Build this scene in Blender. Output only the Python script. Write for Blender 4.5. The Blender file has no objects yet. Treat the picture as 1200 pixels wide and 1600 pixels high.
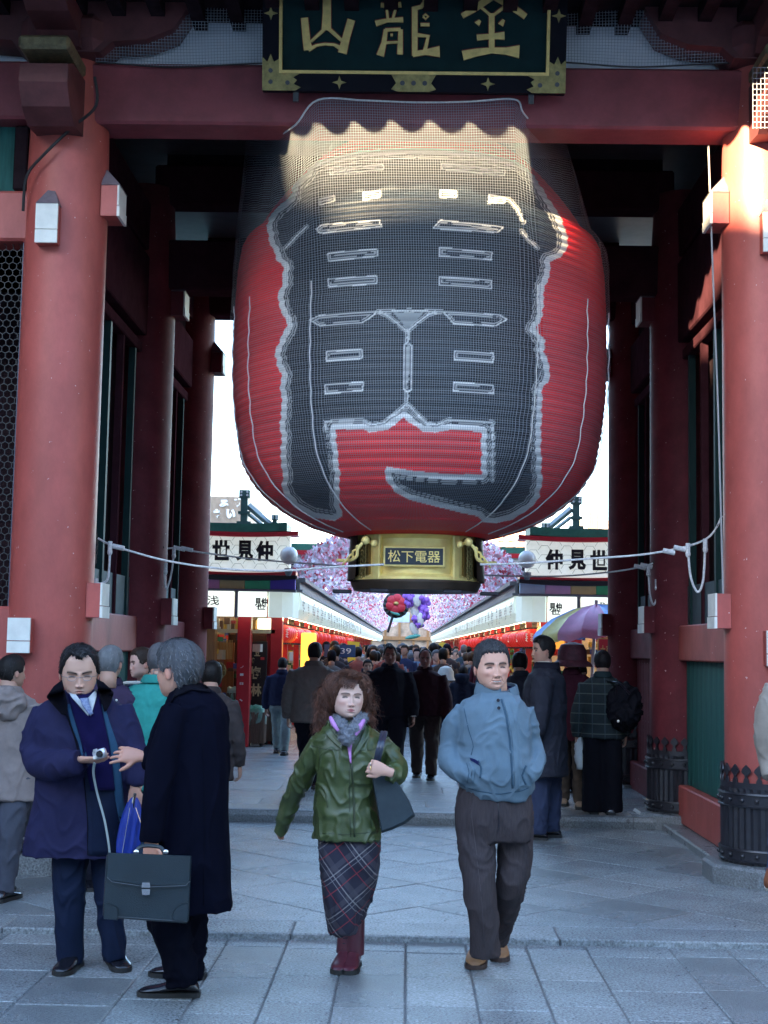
import bpy, bmesh, math, random
import numpy as np
from mathutils import Vector, Matrix, noise
from mathutils.bvhtree import BVHTree
random.seed(7); np.random.seed(7)
SC = bpy.context.scene
COL = SC.collection
R = math.radians
# ------------------------------------------------------------------ camera
FPX = 2200.0; VX, VY = 35.0, 213.0; ROLL = R(1.0)
CAM = Vector((0, 0, 1.62))
g = Vector((VX, -VY, -FPX)).normalized()
u = Vector((math.sin(ROLL), math.cos(ROLL), (VX*math.sin(ROLL)-VY*math.cos(ROLL))/FPX)).normalized()
xa = g.cross(u).normalized(); u = xa.cross(g).normalized()
CM = Matrix((xa, g, u))
cam = bpy.data.cameras.new('camera'); camo = bpy.data.objects.new('camera', cam); COL.objects.link(camo)
cam.sensor_fit = 'VERTICAL'; cam.sensor_height = 24; cam.lens = 24*FPX/1600
cam.clip_start = 0.1; cam.clip_end = 3000
camo.matrix_world = Matrix.Translation(CAM) @ CM.to_4x4()
SC.camera = camo
# ------------------------------------------------------------------ light
SUN_EL, SUN_AZ = R(15), R(-40)          # azimuth: the sun stands behind the camera, to its left
sdir = Vector((math.sin(-SUN_AZ)*math.cos(SUN_EL), math.cos(SUN_AZ)*math.cos(SUN_EL), -math.sin(SUN_EL)))
W = bpy.data.worlds.new('World'); SC.world = W; W.use_nodes = True
nt = W.node_tree; bgn = nt.nodes['Background']
sky = nt.nodes.new('ShaderNodeTexSky'); sky.sky_type = 'NISHITA'; sky.sun_disc = False
sky.sun_elevation = SUN_EL; sky.sun_rotation = math.atan2(-sdir.x, -sdir.y)
sky.air_density = 1.0; sky.dust_density = 0.7; sky.ozone_density = 1.9
nt.links.new(sky.outputs[0], bgn.inputs[0]); bgn.inputs[1].default_value = 0.15
sun = bpy.data.lights.new('sun', 'SUN'); suno = bpy.data.objects.new('sun', sun); COL.objects.link(suno)
sun.energy = 5.0; sun.angle = R(0.5); sun.color = (1, .76, .45)
suno.rotation_euler = sdir.to_track_quat('-Z', 'Y').to_euler()
vs = SC.view_settings; vs.view_transform = 'Standard'; vs.look = 'None'; vs.exposure = 3.42; vs.gamma = 1; vs.use_curve_mapping = False
SC.cycles.max_bounces = 8; SC.cycles.transparent_max_bounces = 24
# ------------------------------------------------------------------ helpers
def ray(px, py): return CM @ Vector((px-600, -(py-800), -FPX))
def at(px, py, Y):
    d = ray(px, py); return CAM + d*(Y/d.y)
def atz(px, py, Z):
    d = ray(px, py); return CAM + d*((Z-CAM.z)/d.z)
def S(px, Y): return px*Y/FPX          # a length in photograph pixels at distance Y, in metres
MATS = {}
def mat(key, col, rough=.6, metal=0, var=.12, scale=6, bump=.0, bscale=40, spec=.5, coat=0, stretch=None, emit=None, estr=0, alpha=None, attr=None, col2=None, sheen=0, wear=0):
    if key in MATS: return MATS[key]
    m = bpy.data.materials.new(key); m.use_nodes = True; n = m.node_tree; L = n.links
    b = n.nodes['Principled BSDF']
    tc = n.nodes.new('ShaderNodeTexCoord'); mp = n.nodes.new('ShaderNodeMapping'); L.new(tc.outputs['Object'], mp.inputs[0])
    if stretch: mp.inputs['Scale'].default_value = stretch
    nz = n.nodes.new('ShaderNodeTexNoise'); nz.inputs['Scale'].default_value = scale; nz.inputs['Detail'].default_value = 6; nz.inputs['Roughness'].default_value = .65
    L.new(mp.outputs[0], nz.inputs['Vector'])
    rp = n.nodes.new('ShaderNodeValToRGB'); e = rp.color_ramp.elements
    c = list(col)[:3]; d = list(col2)[:3] if col2 else [v*(1-var) for v in c]
    e[0].color = (*d, 1); e[1].color = (*([min(1, v*(1+var)) for v in c] if not col2 else c), 1)
    e[0].position = .32; e[1].position = .68
    L.new(nz.outputs[0], rp.inputs[0]); out = rp.outputs[0]
    if attr:
        at_ = n.nodes.new('ShaderNodeAttribute'); at_.attribute_name = attr
        mx = n.nodes.new('ShaderNodeMix'); mx.data_type = 'RGBA'; mx.blend_type = 'MULTIPLY'; mx.inputs[0].default_value = 1
        L.new(at_.outputs['Color'], mx.inputs[6]); L.new(rp.outputs[0], mx.inputs[7]); out = mx.outputs[2]
    if wear:
        n2 = n.nodes.new('ShaderNodeTexNoise'); n2.inputs['Scale'].default_value = 1.7; n2.inputs['Detail'].default_value = 8; n2.inputs['Roughness'].default_value = .75
        L.new(mp.outputs[0], n2.inputs['Vector'])
        r2 = n.nodes.new('ShaderNodeValToRGB'); r2.color_ramp.elements[0].position = .35; r2.color_ramp.elements[1].position = .62
        r2.color_ramp.elements[0].color = (1-wear,)*3+(1,); r2.color_ramp.elements[1].color = (1, 1, 1, 1); L.new(n2.outputs[0], r2.inputs[0])
        mx = n.nodes.new('ShaderNodeMix'); mx.data_type = 'RGBA'; mx.blend_type = 'MULTIPLY'; mx.inputs[0].default_value = 1
        L.new(out, mx.inputs[6]); L.new(r2.outputs[0], mx.inputs[7]); out = mx.outputs[2]
        mr = n.nodes.new('ShaderNodeMapRange'); mr.inputs[3].default_value = min(1, rough*1.35); mr.inputs[4].default_value = rough*.8
        L.new(n2.outputs[0], mr.inputs[0]); L.new(mr.outputs[0], b.inputs['Roughness'])
    L.new(out, b.inputs['Base Color'])
    if not wear: b.inputs['Roughness'].default_value = rough
    b.inputs['Metallic'].default_value = metal
    b.inputs['Specular IOR Level'].default_value = spec
    if coat: b.inputs['Coat Weight'].default_value = coat; b.inputs['Coat Roughness'].default_value = .15
    if sheen: b.inputs['Sheen Weight'].default_value = sheen
    if bump:
        nb = n.nodes.new('ShaderNodeTexNoise'); nb.inputs['Scale'].default_value = bscale; nb.inputs['Detail'].default_value = 5
        L.new(mp.outputs[0], nb.inputs['Vector'])
        bp = n.nodes.new('ShaderNodeBump'); bp.inputs['Strength'].default_value = bump; bp.inputs['Distance'].default_value = .01
        L.new(nb.outputs[0], bp.inputs['Height']); L.new(bp.outputs[0], b.inputs['Normal'])
    if emit: b.inputs['Emission Color'].default_value = (*emit, 1); b.inputs['Emission Strength'].default_value = estr
    MATS[key] = m; return m
class MB:
    """collects shapes and links them as one mesh object"""
    def __init__(s): s.v = []; s.f = []; s.m = []; s.mi = 0
    def add(s, vs_, fs, mi=None):
        o = len(s.v); s.v += [tuple(p) for p in vs_]; s.f += [tuple(i+o for i in f) for f in fs]; s.m += [s.mi if mi is None else mi]*len(fs); return s
    def box(s, c, d, rot=None, bev=0):
        hx, hy, hz = d[0]/2, d[1]/2, d[2]/2; c = Vector(c)
        if bev:
            b = min(bev, hx*.9, hy*.9, hz*.9); P = []; idx = {}
            for sx in (-1, 1):
                for sy in (-1, 1):
                    for sz in (-1, 1):
                        for k in range(3):
                            q = [sx*hx, sy*hy, sz*hz]
                            for j in range(3):
                                if j != k: q[j] -= (sx, sy, sz)[j]*b
                            idx[(sx, sy, sz, k)] = len(P); P.append(Vector(q))
            F = []
            for k in range(3):
                a, b2 = [j for j in range(3) if j != k]
                for sg in (-1, 1):
                    def key(p, q):
                        w = [0, 0, 0]; w[k] = sg; w[a] = p; w[b2] = q; return (*w, k)
                    f = [idx[key(-1, -1)], idx[key(1, -1)], idx[key(1, 1)], idx[key(-1, 1)]]
                    F.append(f)
                for p in (-1, 1):
                    for q in (-1, 1):
                        def e(sgn, kk):
                            w = [0, 0, 0]; w[k] = sgn; w[a] = p; w[b2] = q; return idx[(*w, kk)]
                        F.append([e(-1, a), e(1, a), e(1, b2), e(-1, b2)])
            for sx in (-1, 1):
                for sy in (-1, 1):
                    for sz in (-1, 1): F.append([idx[(sx, sy, sz, k)] for k in range(3)])
            F2 = []
            for f in F:
                cc = sum((P[i] for i in f), Vector())/len(f); nn = (P[f[1]]-P[f[0]]).cross(P[f[2]]-P[f[0]])
                F2.append(f if nn.dot(cc) > 0 else f[::-1])
            F = F2
        else:
            P = [Vector((x, y, z)) for x in (-hx, hx) for y in (-hy, hy) for z in (-hz, hz)]
            F = [(0, 1, 3, 2), (4, 6, 7, 5), (0, 4, 5, 1), (2, 3, 7, 6), (0, 2, 6, 4), (1, 5, 7, 3)]
        if rot is not None: P = [rot @ p for p in P]
        return s.add([p+c for p in P], F)
    def b2(s, x0, x1, y0, y1, z0, z1, bev=0): return s.box(((x0+x1)/2, (y0+y1)/2, (z0+z1)/2), (abs(x1-x0), abs(y1-y0), abs(z1-z0)), bev=bev)
    def lathe(s, prof, c=(0, 0, 0), n=32, a0=0, a1=2*math.pi, cap=False):
        full = abs(a1-a0-2*math.pi) < 1e-6; k = n if full else n+1; c = Vector(c); P = []; F = []
        for i in range(k):
            a = a0+(a1-a0)*i/n; P += [c+Vector((r*math.cos(a), r*math.sin(a), z)) for r, z in prof]
        m = len(prof)
        for i in range(n):
            j = (i+1) % k
            for q in range(m-1): F.append((i*m+q, j*m+q, j*m+q+1, i*m+q+1))
        if cap and full: F.append([i*m for i in range(k)][::-1]); F.append([i*m+m-1 for i in range(k)])
        return s.add(P, F)
    def tube(s, pts, rad, n=8, cap=True, squash=None, up=None):
        pts = [Vector(p) for p in pts]; m = len(pts)
        rad = [rad]*m if not hasattr(rad, '__len__') else rad
        P = []; F = []; ref = None
        for i in range(m):
            t = (pts[min(i+1, m-1)]-pts[max(i-1, 0)]).normalized()
            if ref is None:
                ref = Vector(up) if up else (Vector((0, 0, 1)) if abs(t.z) < .9 else Vector((1, 0, 0)))
            a = (ref-t*ref.dot(t)).normalized(); ref = a; b = t.cross(a)
            r = rad[i]; ra, rb = r if hasattr(r, '__len__') else (r, r)
            P += [pts[i]+a*ra*math.cos(2*math.pi*k/n)+b*rb*math.sin(2*math.pi*k/n) for k in range(n)]
        for i in range(m-1):
            for k in range(n): F.append((i*n+k, i*n+(k+1) % n, (i+1)*n+(k+1) % n, (i+1)*n+k))
        if cap: F.append(tuple(range(n))[::-1]); F.append(tuple((m-1)*n+k for k in range(n)))
        return s.add(P, F)
    def loft(s, rings, cap=True):
        n = len(rings[0]); P = [p for r in rings for p in r]; F = []
        for i in range(len(rings)-1):
            for k in range(n): F.append((i*n+k, i*n+(k+1) % n, (i+1)*n+(k+1) % n, (i+1)*n+k))
        if cap: F.append(tuple(range(n))[::-1]); F.append(tuple((len(rings)-1)*n+k for k in range(n)))
        return s.add(P, F)
    def prism(s, poly, d):
        n = len(poly); d = Vector(d); P = [Vector(p) for p in poly]; P += [p+d for p in P]
        F = [tuple(range(n))[::-1], tuple(range(n, 2*n))]+[(i, (i+1) % n, n+(i+1) % n, n+i) for i in range(n)]
        return s.add(P, F)
    def ell(s, c, r, rot=None, n=12, m=8):
        c = Vector(c); P = []; F = []
        for i in range(m+1):
            t = math.pi*i/m
            for k in range(n):
                a = 2*math.pi*k/n; p = Vector((r[0]*math.sin(t)*math.cos(a), r[1]*math.sin(t)*math.sin(a), r[2]*math.cos(t)))
                P.append(c+(rot @ p if rot is not None else p))
        for i in range(m):
            for k in range(n): F.append((i*n+k, (i+1)*n+k, (i+1)*n+(k+1) % n, i*n+(k+1) % n))
        return s.add(P, F)
    def build(s, name, mt, parent=None, smooth=False, origin=None, fixn=False):
        me = bpy.data.meshes.new(name); o0 = Vector(origin) if origin is not None else (worldloc(parent) if parent else Vector((0, 0, 0)))
        me.from_pydata([Vector(p)-o0 for p in s.v], [], s.f)
        for q in (mt if isinstance(mt, (list, tuple)) else [mt]): me.materials.append(q)
        if any(s.m): me.polygons.foreach_set('material_index', s.m)
        if fixn:
            bm = bmesh.new(); bm.from_mesh(me); bmesh.ops.recalc_face_normals(bm, faces=bm.faces); bm.to_mesh(me); bm.free()
        if smooth:
            me.polygons.foreach_set('use_smooth', [True]*len(me.polygons))
            if smooth != 2: me.set_sharp_from_angle(angle=R(38))
        me.update()
        o = bpy.data.objects.new(name, me); COL.objects.link(o)
        if parent: o.parent = parent; o.location = o0-worldloc(parent)
        else: o.location = o0
        return o
def worldloc(o):
    p = Vector((0, 0, 0))
    while o: p = p+o.location; o = o.parent
    return p
def tag(o, label=None, cat=None, group=None, kind=None):
    if label: o['label'] = label
    if cat: o['category'] = cat
    if group: o['group'] = group
    if kind: o['kind'] = kind
    return o
def thing(name, loc, label, cat, group=None):
    o = bpy.data.objects.new(name, None); COL.objects.link(o); o.location = loc; o.empty_display_size = .2
    return tag(o, label, cat, group)
def text(parent, name, s, mt, loc, size, right=Vector((1, 0, 0)), upv=Vector((0, 0, 1)), extrude=.004, bold=0, fit=None):
    cu = bpy.data.curves.new(name, 'FONT'); cu.body = s; cu.size = size; cu.extrude = extrude; cu.offset = bold; cu.align_x = 'CENTER'; cu.align_y = 'CENTER'
    cu.resolution_u = 3
    t = bpy.data.objects.new('tmp', cu); COL.objects.link(t); dg = bpy.context.evaluated_depsgraph_get()
    me = bpy.data.meshes.new_from_object(t.evaluated_get(dg)); bpy.data.objects.remove(t)
    co = np.empty(len(me.vertices)*3); me.vertices.foreach_get('co', co); co = co.reshape(-1, 3)
    if len(co) and fit:
        mn, mx = co.min(0), co.max(0); ce = (mn+mx)/2; sc = fit[0]/max(1e-6, mx[0]-mn[0]); sc2 = fit[1]/max(1e-6, mx[1]-mn[1])
        co = (co-ce)*np.array([sc, sc2, 1])
    nrm = right.cross(upv); Mx = np.array([right, upv, nrm]); co = co @ Mx
    me.vertices.foreach_set('co', co.ravel()); me.materials.clear(); me.materials.append(mt); me.update()
    me.name = name
    o = bpy.data.objects.new(name, me); COL.objects.link(o)
    if parent: o.parent = parent; o.location = Vector(loc)-worldloc(parent)
    else: o.location = loc
    return o
def arc(cx, cy, rx, ry, a0, a1, n): return [(cx+rx*math.cos(R(a0+(a1-a0)*i/n)), cy+ry*math.sin(R(a0+(a1-a0)*i/n))) for i in range(n+1)]
def interp(pts, n):
    """Catmull-Rom through 3-D points, n steps per span"""
    P = [Vector(p) for p in pts]; out = []
    for i in range(len(P)-1):
        a, b, c, d = P[max(i-1, 0)], P[i], P[i+1], P[min(i+2, len(P)-1)]
        for k in range(n):
            t = k/n; out.append(.5*((2*b)+(c-a)*t+(2*a-5*b+4*c-d)*t*t+(3*b-a-3*c+d)*t**3))
    out.append(P[-1]); return out
# ------------------------------------------------------------------ materials of the place
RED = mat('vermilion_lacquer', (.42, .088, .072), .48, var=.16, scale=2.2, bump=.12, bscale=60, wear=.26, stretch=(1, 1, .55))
REDD = mat('vermilion_lacquer_inner_shade', (.15, .028, .036), .6, spec=.15, var=.2, scale=4, bump=.1, bscale=50, wear=.3)  # darker copy of the red for the inner rows, imitating shade inside the gate
def add_chips(m_, col=(.62, .45, .44), sc=34, thr=.735):
    n = m_.node_tree; L = n.links; b = n.nodes['Principled BSDF']; src = b.inputs['Base Color'].links[0].from_socket
    tc = n.nodes['Texture Coordinate']; nz = n.nodes.new('ShaderNodeTexNoise'); nz.inputs['Scale'].default_value = sc; nz.inputs['Detail'].default_value = 3; L.new(tc.outputs['Object'], nz.inputs['Vector'])
    g = n.nodes.new('ShaderNodeMath'); g.operation = 'GREATER_THAN'; g.inputs[1].default_value = thr; L.new(nz.outputs[0], g.inputs[0]); mx = n.nodes.new('ShaderNodeMix'); mx.data_type = 'RGBA'; L.new(g.outputs[0], mx.inputs[0]); L.new(src, mx.inputs[6]); mx.inputs[7].default_value = (*col, 1); L.new(mx.outputs[2], b.inputs['Base Color'])
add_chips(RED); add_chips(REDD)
DARKW = mat('dark_timber', (.022, .014, .017), .8, spec=0, var=.3, scale=8, bump=.15)
WHITE = mat('white_paint', (.72, .72, .66), .6, var=.08, scale=9, bump=.05, wear=.12)
PLAST = mat('white_plaster', (.85, .88, .92), .85, var=.1, scale=3, bump=.1)
STONE = mat('granite', (.25, .278, .29), .24, var=.6, scale=75, bump=.6, bscale=170, wear=.36)
STONE2 = mat('granite_dark', (.205, .225, .235), .26, var=.6, scale=80, bump=.6, bscale=170, wear=.36)
STONE3 = mat('granite_light', (.29, .315, .325), .24, var=.55, scale=70, bump=.6, bscale=170, wear=.34)
for q_ in (STONE, STONE2, STONE3): add_chips(q_, (.07, .07, .072), 9, .715)
JOINT = mat('joint_mortar', (.12, .125, .13), .9, var=.3, scale=30)
IRON = mat('black_iron', (.018, .018, .024), .35, var=.3, scale=20, bump=.2, coat=.2)
GREENP = mat('green_painted_board', (.02, .11, .10), .6, spec=.2, var=.2, scale=5, wear=.25, stretch=(6, 6, .6))
COPPER = mat('lead_grey_cap', (.16, .13, .15), .5, var=.2, scale=20)
GOLD = mat('polished_gold', (1.0, .74, .27), .3, metal=.2, var=.15, scale=8, bump=.03)
GOLDD = mat('dull_gold', (.26, .21, .08), .45, metal=.6, var=.35, scale=18, bump=.2)
GOLDP = mat('gold_leaf_lettering', (.62, .45, .16), .45, metal=.55, var=.2, scale=14)
LACQ = mat('black_lacquer', (.012, .012, .022), .3, var=.2, coat=.3)
ROPE = mat('white_rope', (.62, .62, .62), .8, var=.2, scale=60, bump=.5, bscale=300)
CABLE = mat('black_cable', (.015, .015, .016), .6)
ZM, ZU = .034, .14            # height of the middle terrace and of the threshold terrace
Y0, Y1s, Y2s = 4.0, 8.02, 13.0
# ------------------------------------------------------------------ ground
m = MB(); m.b2(-400, 400, -200, 900, -.8, -.04); o = m.build('ground', mat('asphalt_ground', (.20, .20, .20), .85, var=.2, scale=4, bump=.2)); tag(o, kind='structure')
def slab_poly(root, poly, z, th, mt):
    """one paving slab with chamfered rim from a convex plan polygon"""
    c = sum((Vector(p) for p in poly), Vector((0, 0)))/len(poly); g_ = .0038; ch = .005
    def ins(d):
        out = []
        n = len(poly)
        for i in range(n):
            p0, p1, p2 = Vector(poly[i-1]), Vector(poly[i]), Vector(poly[(i+1) % n])
            e1 = (p1-p0).normalized(); e2 = (p2-p1).normalized()
            n1 = Vector((-e1.y, e1.x)); n2 = Vector((-e2.y, e2.x)); bis = n1+n2
            if bis.length < 1e-4: bis = n1
            bis = bis/ max(.3, bis.dot(n1)); out.append(p1+bis*d)
        return out
    a = sum(poly[i-1][0]*poly[i][1]-poly[i][0]*poly[i-1][1] for i in range(len(poly)))
    if a < 0: poly = poly[::-1]
    dz = random.uniform(-.003, .0)
    r0 = ins(g_); r1 = ins(g_+ch)
    rings = [[Vector((p.x, p.y, z-th)) for p in r0], [Vector((p.x, p.y, z+dz-ch)) for p in r0], [Vector((p.x, p.y, z+dz)) for p in r1]]
    mm = MB(); mm.loft(rings); 
    return mm.build('slab', mt, root, origin=(c.x, c.y, z))
def clip(poly, x0, x1, y0, y1):
    for ax, lim, sg in ((0, x0, 1), (0, x1, -1), (1, y0, 1), (1, y1, -1)):
        out = []
        for i in range(len(poly)):
            a, b = poly[i-1], poly[i]; da, db = sg*(a[ax]-lim), sg*(b[ax]-lim)
            if (da < 0) != (db < 0):
                t = da/(da-db); out.append((a[0]+(b[0]-a[0])*t, a[1]+(b[1]-a[1])*t))
            if db >= 0: out.append(b)
        poly = out
        if len(poly) < 3: return []
    return poly
SM = [STONE, STONE, STONE, STONE2, STONE3]
m = MB(); m.b2(-9, 9, 2, Y1s, -.039, -.0075); pv = m.build('front_pavement', JOINT, origin=(0, 6, 0)); tag(pv, kind='structure')
xc = float(at(684, 1500, 7.4).x)
edges = [xc-.165, xc+.165]
while edges[-1] < 4.2: edges.append(edges[-1]+random.choice([.32, .33, .33, .46, .58]))
edges = [e for e in edges]
le = [xc-.165]
while le[-1] > -4.2: le.append(le[-1]-random.choice([.33, .32, .58, .45, .33]))
edges = sorted(set(le+edges))
for i in range(len(edges)-1):
    y = Y1s-.005; first = True
    while y > 4.6:
        L_ = random.uniform(.12, .3) if first else random.uniform(.5, .78); first = False
        slab_poly(pv, [(edges[i], y-L_), (edges[i+1], y-L_), (edges[i+1], y), (edges[i], y)], 0, .02, random.choice(SM)); y -= L_
m = MB(); m.b2(-9, 9, Y1s, Y2s, -.039, ZM-.0075); pm = m.build('gate_pavement', JOINT, origin=(0, 10, 0)); tag(pm, kind='structure')
x = -6.0
while x < 6:
    L_ = random.uniform(1.1, 1.7); mm = MB()
    mm.b2(x+.004, x+L_-.004, Y1s-.02, Y1s+.34, -.02, ZM, bev=.008); mm.build('kerb_slab', random.choice(SM), pm, origin=(x+L_/2, Y1s+.16, ZM)); x += L_
s_ = .60; rot = R(45)
for i in range(-14, 15):
    for j in range(-14, 15):
        cx, cy = .1+(i+.5)*s_*math.cos(rot)-(j+.5)*s_*math.sin(rot), 10.6+(i+.5)*s_*math.sin(rot)+(j+.5)*s_*math.cos(rot)
        h = s_/2; q = []
        for a, b in ((-h, -h), (h, -h), (h, h), (-h, h)): q.append((cx+a*math.cos(rot)-b*math.sin(rot), cy+a*math.sin(rot)+b*math.cos(rot)))
        q = clip(q, -4.4, 4.4, Y1s+.345, Y2s-.02)
        if len(q) < 3: continue
        ar = abs(sum(q[k-1][0]*q[k][1]-q[k][0]*q[k-1][1] for k in range(len(q))))/2
        if ar > .012: slab_poly(pm, q, ZM, .02, random.choice(SM))
# threshold step and the street beyond it
m = MB(); m.b2(-9, 9, Y2s, 34, -.039, ZU-.0075); pu = m.build('street_pavement', JOINT, origin=(0, 15, 0)); tag(pu, kind='structure')
x = -2.5
while x < 2.6:
    L_ = random.uniform(1.2, 1.9); mm = MB()
    prof = [(0, ZM-.01), (-.012, ZM+.03), (-.018, ZU-.05), (-.008, ZU-.015), (.03, ZU), (.42, ZU), (.42, ZM)]
    mm.prism([(x+.004, Y2s+a, b) for a, b in prof], (min(L_, 2.75-x)-.008, 0, 0)); mm.build('threshold_stone', random.choice([STONE2, STONE]), pu, origin=(x+L_/2, Y2s, ZU), fixn=True); x += L_
y = Y2s+.425; row = 0
while y < 31:
    L_ = random.uniform(.55, .7) if y < 20 else 1.1; x = -3.4+random.random()*.5
    while x < 3.4:
        wd = random.uniform(.75, 1.05) if y < 20 else 1.5
        slab_poly(pu, [(x, y), (x+wd, y), (x+wd, y+L_), (x, y+L_)], ZU, .02, random.choice([STONE, STONE, STONE3])); x += wd
    y += L_; row += 1
m = MB(); m.b2(-9, 9, 34, 400, -.039, ZU-.002); o = m.build('street', STONE); tag(o, kind='structure')
# ------------------------------------------------------------------ the gate
CX = .0; cxm = float(at(642, 600, 10.2).x); GX = cxm; CR = .30; XI = 2.285; XCc = XI+CR
YC = [10.2, 13.3, 16.1]
gate = thing('temple_gate', (GX, 13, 0), 'tall red lacquered temple gate with thick round columns spanning the street', 'gate')
ZTOP = float(at(600, 100, 10.0).z); ZBOT = float(at(640, 197, 10.02).z)
for k, y in enumerate(YC):
    for sd in (-1, 1):
        x = GX+sd*XCc; zg = ZM if k < 1 else ZM
        m = MB(); prof = [(CR*1.0, zg+.12), (CR, 4.9), (CR*.97, 5.4), (CR*.9, 5.75), (CR*.86, 6.0)]
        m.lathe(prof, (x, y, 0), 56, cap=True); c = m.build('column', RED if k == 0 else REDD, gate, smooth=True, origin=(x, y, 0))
        m = MB(); m.lathe([(CR+.17, zg-.06), (CR+.17, zg+.11), (CR+.15, zg+.13), (CR-.1, zg+.135)], (x, y, 0), 8, a0=R(22.5), a1=R(382.5), cap=True)
        m.build('base_stone', STONE2, c)
        # cast-iron guard: fluted sleeve, two riveted bands, spiked pickets on top
        m = MB(); zb = zg+.135; hg = .52; n = 40; rg = CR+.022
        prof_in = []
        P = []; F = []
        for i in range(n*2):
            a = math.pi*i/n; r = rg+(.010 if i % 2 else 0)
            P += [(x+r*math.cos(a), y+r*math.sin(a), zb), (x+r*math.cos(a), y+r*math.sin(a), zb+hg)]
        for i in range(n*2): j = (i+1) % (n*2); F.append((2*i, 2*j, 2*j+1, 2*i+1))
        m.add(P, F)
        for zz, hh in ((zb+.015, .09), (zb+hg-.13, .10)):
            m.lathe([(rg, zz), (rg+.022, zz), (rg+.028, zz+.012), (rg+.018, zz+.016), (rg+.018, zz+hh-.016), (rg+.028, zz+hh-.012), (rg+.022, zz+hh), (rg, zz+hh)], (x, y, 0), 40)
            for i in range(20):
                a = 2*math.pi*(i+.5)/20; m.ell((x+(rg+.02)*math.cos(a), y+(rg+.02)*math.sin(a), zz+hh/2), (.017, .017, .017), n=8, m=5)
        m.lathe([(rg-.004, zb+hg-.002), (rg-.004, zb+hg+.04), (rg+.008, zb+hg+.04), (rg+.008, zb+hg-.002)], (x, y, 0), 40)
        for i in range(22):
            a = 2*math.pi*i/22; ca, sa = math.cos(a), math.sin(a); pt = lambda w, z, d=0: (x+(rg+d)*ca-w*sa, y+(rg+d)*sa+w*ca, z)
            z0 = zb+hg+.03
            prf = [(-.022, 0), (.022, 0), (.018, .03), (.008, .045), (.010, .06), (.036, .085), (.030, .105), (0, .135), (-.030, .105), (-.036, .085), (-.010, .06), (-.008, .045), (-.018, .03)]
            m.prism([pt(w, z0+z, -.004) for w, z in prf], (.012*ca, .012*sa, 0))
        m.build('column_guard', IRON, c, smooth=True)
def nose(x, y, z0, z1, w, ln, axis, sd, cap_h, mt=RED):
    """beam end that passes through a column, with a white painted face and a lead cap"""
    o = None
    m = MB(); m2 = MB(); m3 = MB(); zs = z0+(z1-z0)*.34
    if axis == 'y':
        m.b2(x-w/2, x+w/2, y-ln, y, z0, z1)
        m2.b2(x-w/2-.002, x+w/2+.002, y-ln-.02, y-ln, z0-.002, zs-.003); m2.b2(x-w/2-.002, x+w/2+.002, y-ln-.02, y-ln, zs+.003, z1+.002)
        if cap_h: m3.add([(x-w/2-.004, y-ln-.024, z1+.003), (x+w/2+.004, y-ln-.024, z1+.003), (x+w/2+.004, y, z1+.003), (x-w/2-.004, y, z1+.003), (x+.02, y-.0, z1+cap_h), (x-.02, y, z1+cap_h)], [(0, 1, 4, 5), (1, 2, 4), (2, 3, 5, 4), (3, 0, 5), (0, 3, 2, 1)])
    else:
        xe = x-sd*ln
        m.b2(min(x, xe), max(x, xe), y-w/2, y+w/2, z0, z1)
        a, b = sorted((xe, xe-sd*.02)); m2.b2(a, b, y-w/2-.002, y+w/2+.002, z0-.002, zs-.003); a, b = sorted((xe, xe-sd*.014)); m2.b2(a, b, y-w/2-.002, y+w/2+.002, zs+.003, z1+.002)
        if cap_h: m3.add([(xe-sd*.022, y-w/2-.004, z1+.003), (xe-sd*.022, y+w/2+.004, z1+.003), (x, y+w/2+.004, z1+.003), (x, y-w/2-.004, z1+.003), (x, y-.02, z1+cap_h), (x, y+.02, z1+cap_h)], [(0, 1, 5, 4), (1, 2, 5), (2, 3, 4, 5), (3, 0, 4), (0, 3, 2, 1)])
    b = m.build('beam_end', mt, gate, origin=(x, y, z0)); m2.build('painted_face', WHITE, b)
    if cap_h: m3.build('cap', COPPER, b, fixn=True)
def zz(py, Y, px=600): return float(at(px, py, Y).z)
for k, y in enumerate(YC):
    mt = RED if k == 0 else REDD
    for sd in (-1, 1):
        x = GX+sd*XCc; pl = 72 if sd < 0 else 1200
        if k == 0: nose(x+(-.045 if sd < 0 else -.02), y-CR*.93, zz(378, 9.8, 70), zz(318, 9.8, 70), .155, .10, 'y', sd, .15, mt)
        if k == 0: nose(x+(-.12 if sd < 0 else -.02), y-CR*.9, zz(1020, 9.8, 45), zz(966, 9.8, 45), .155, .11, 'y', sd, 0, mt)
        nose(GX+sd*XI+sd*.02, y, zz(345, 10.2, 165), zz(298, 10.2, 165), .26, .12, 'x', sd, .17, mt)
        nose(GX+sd*XI+sd*.02, y, zz(965, 10.2, 140), zz(912, 10.2, 140), .24, .10, 'x', sd, 0, mt)
# front and rear lintels, inner cross beams
def beam(x0, x1, y0, y1, z0, z1, mt, name='beam', bev=.02):
    m = MB(); m.b2(x0, x1, y0, y1, z0, z1, bev=bev); return m.build(name, mt, gate, origin=((x0+x1)/2, (y0+y1)/2, z0))
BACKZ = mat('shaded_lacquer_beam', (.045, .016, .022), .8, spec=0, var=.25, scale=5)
LINT = mat('eave_shade_lintel_lacquer', (.27, .055, .065), .5, var=.2, scale=2.5, bump=.1, wear=.3)  # darker red stands in for the eave's shade; wear mottling on top
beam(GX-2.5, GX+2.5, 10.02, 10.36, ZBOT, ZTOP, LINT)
zmb0, zmb1 = zz(462, 13.3), zz(385, 13.3)
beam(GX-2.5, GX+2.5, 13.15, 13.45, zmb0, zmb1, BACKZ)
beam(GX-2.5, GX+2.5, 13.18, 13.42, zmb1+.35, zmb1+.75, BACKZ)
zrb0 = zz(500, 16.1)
beam(GX-2.5, GX+2.5, 15.95, 16.25, zrb0, zrb0+.5, BACKZ)
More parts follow.
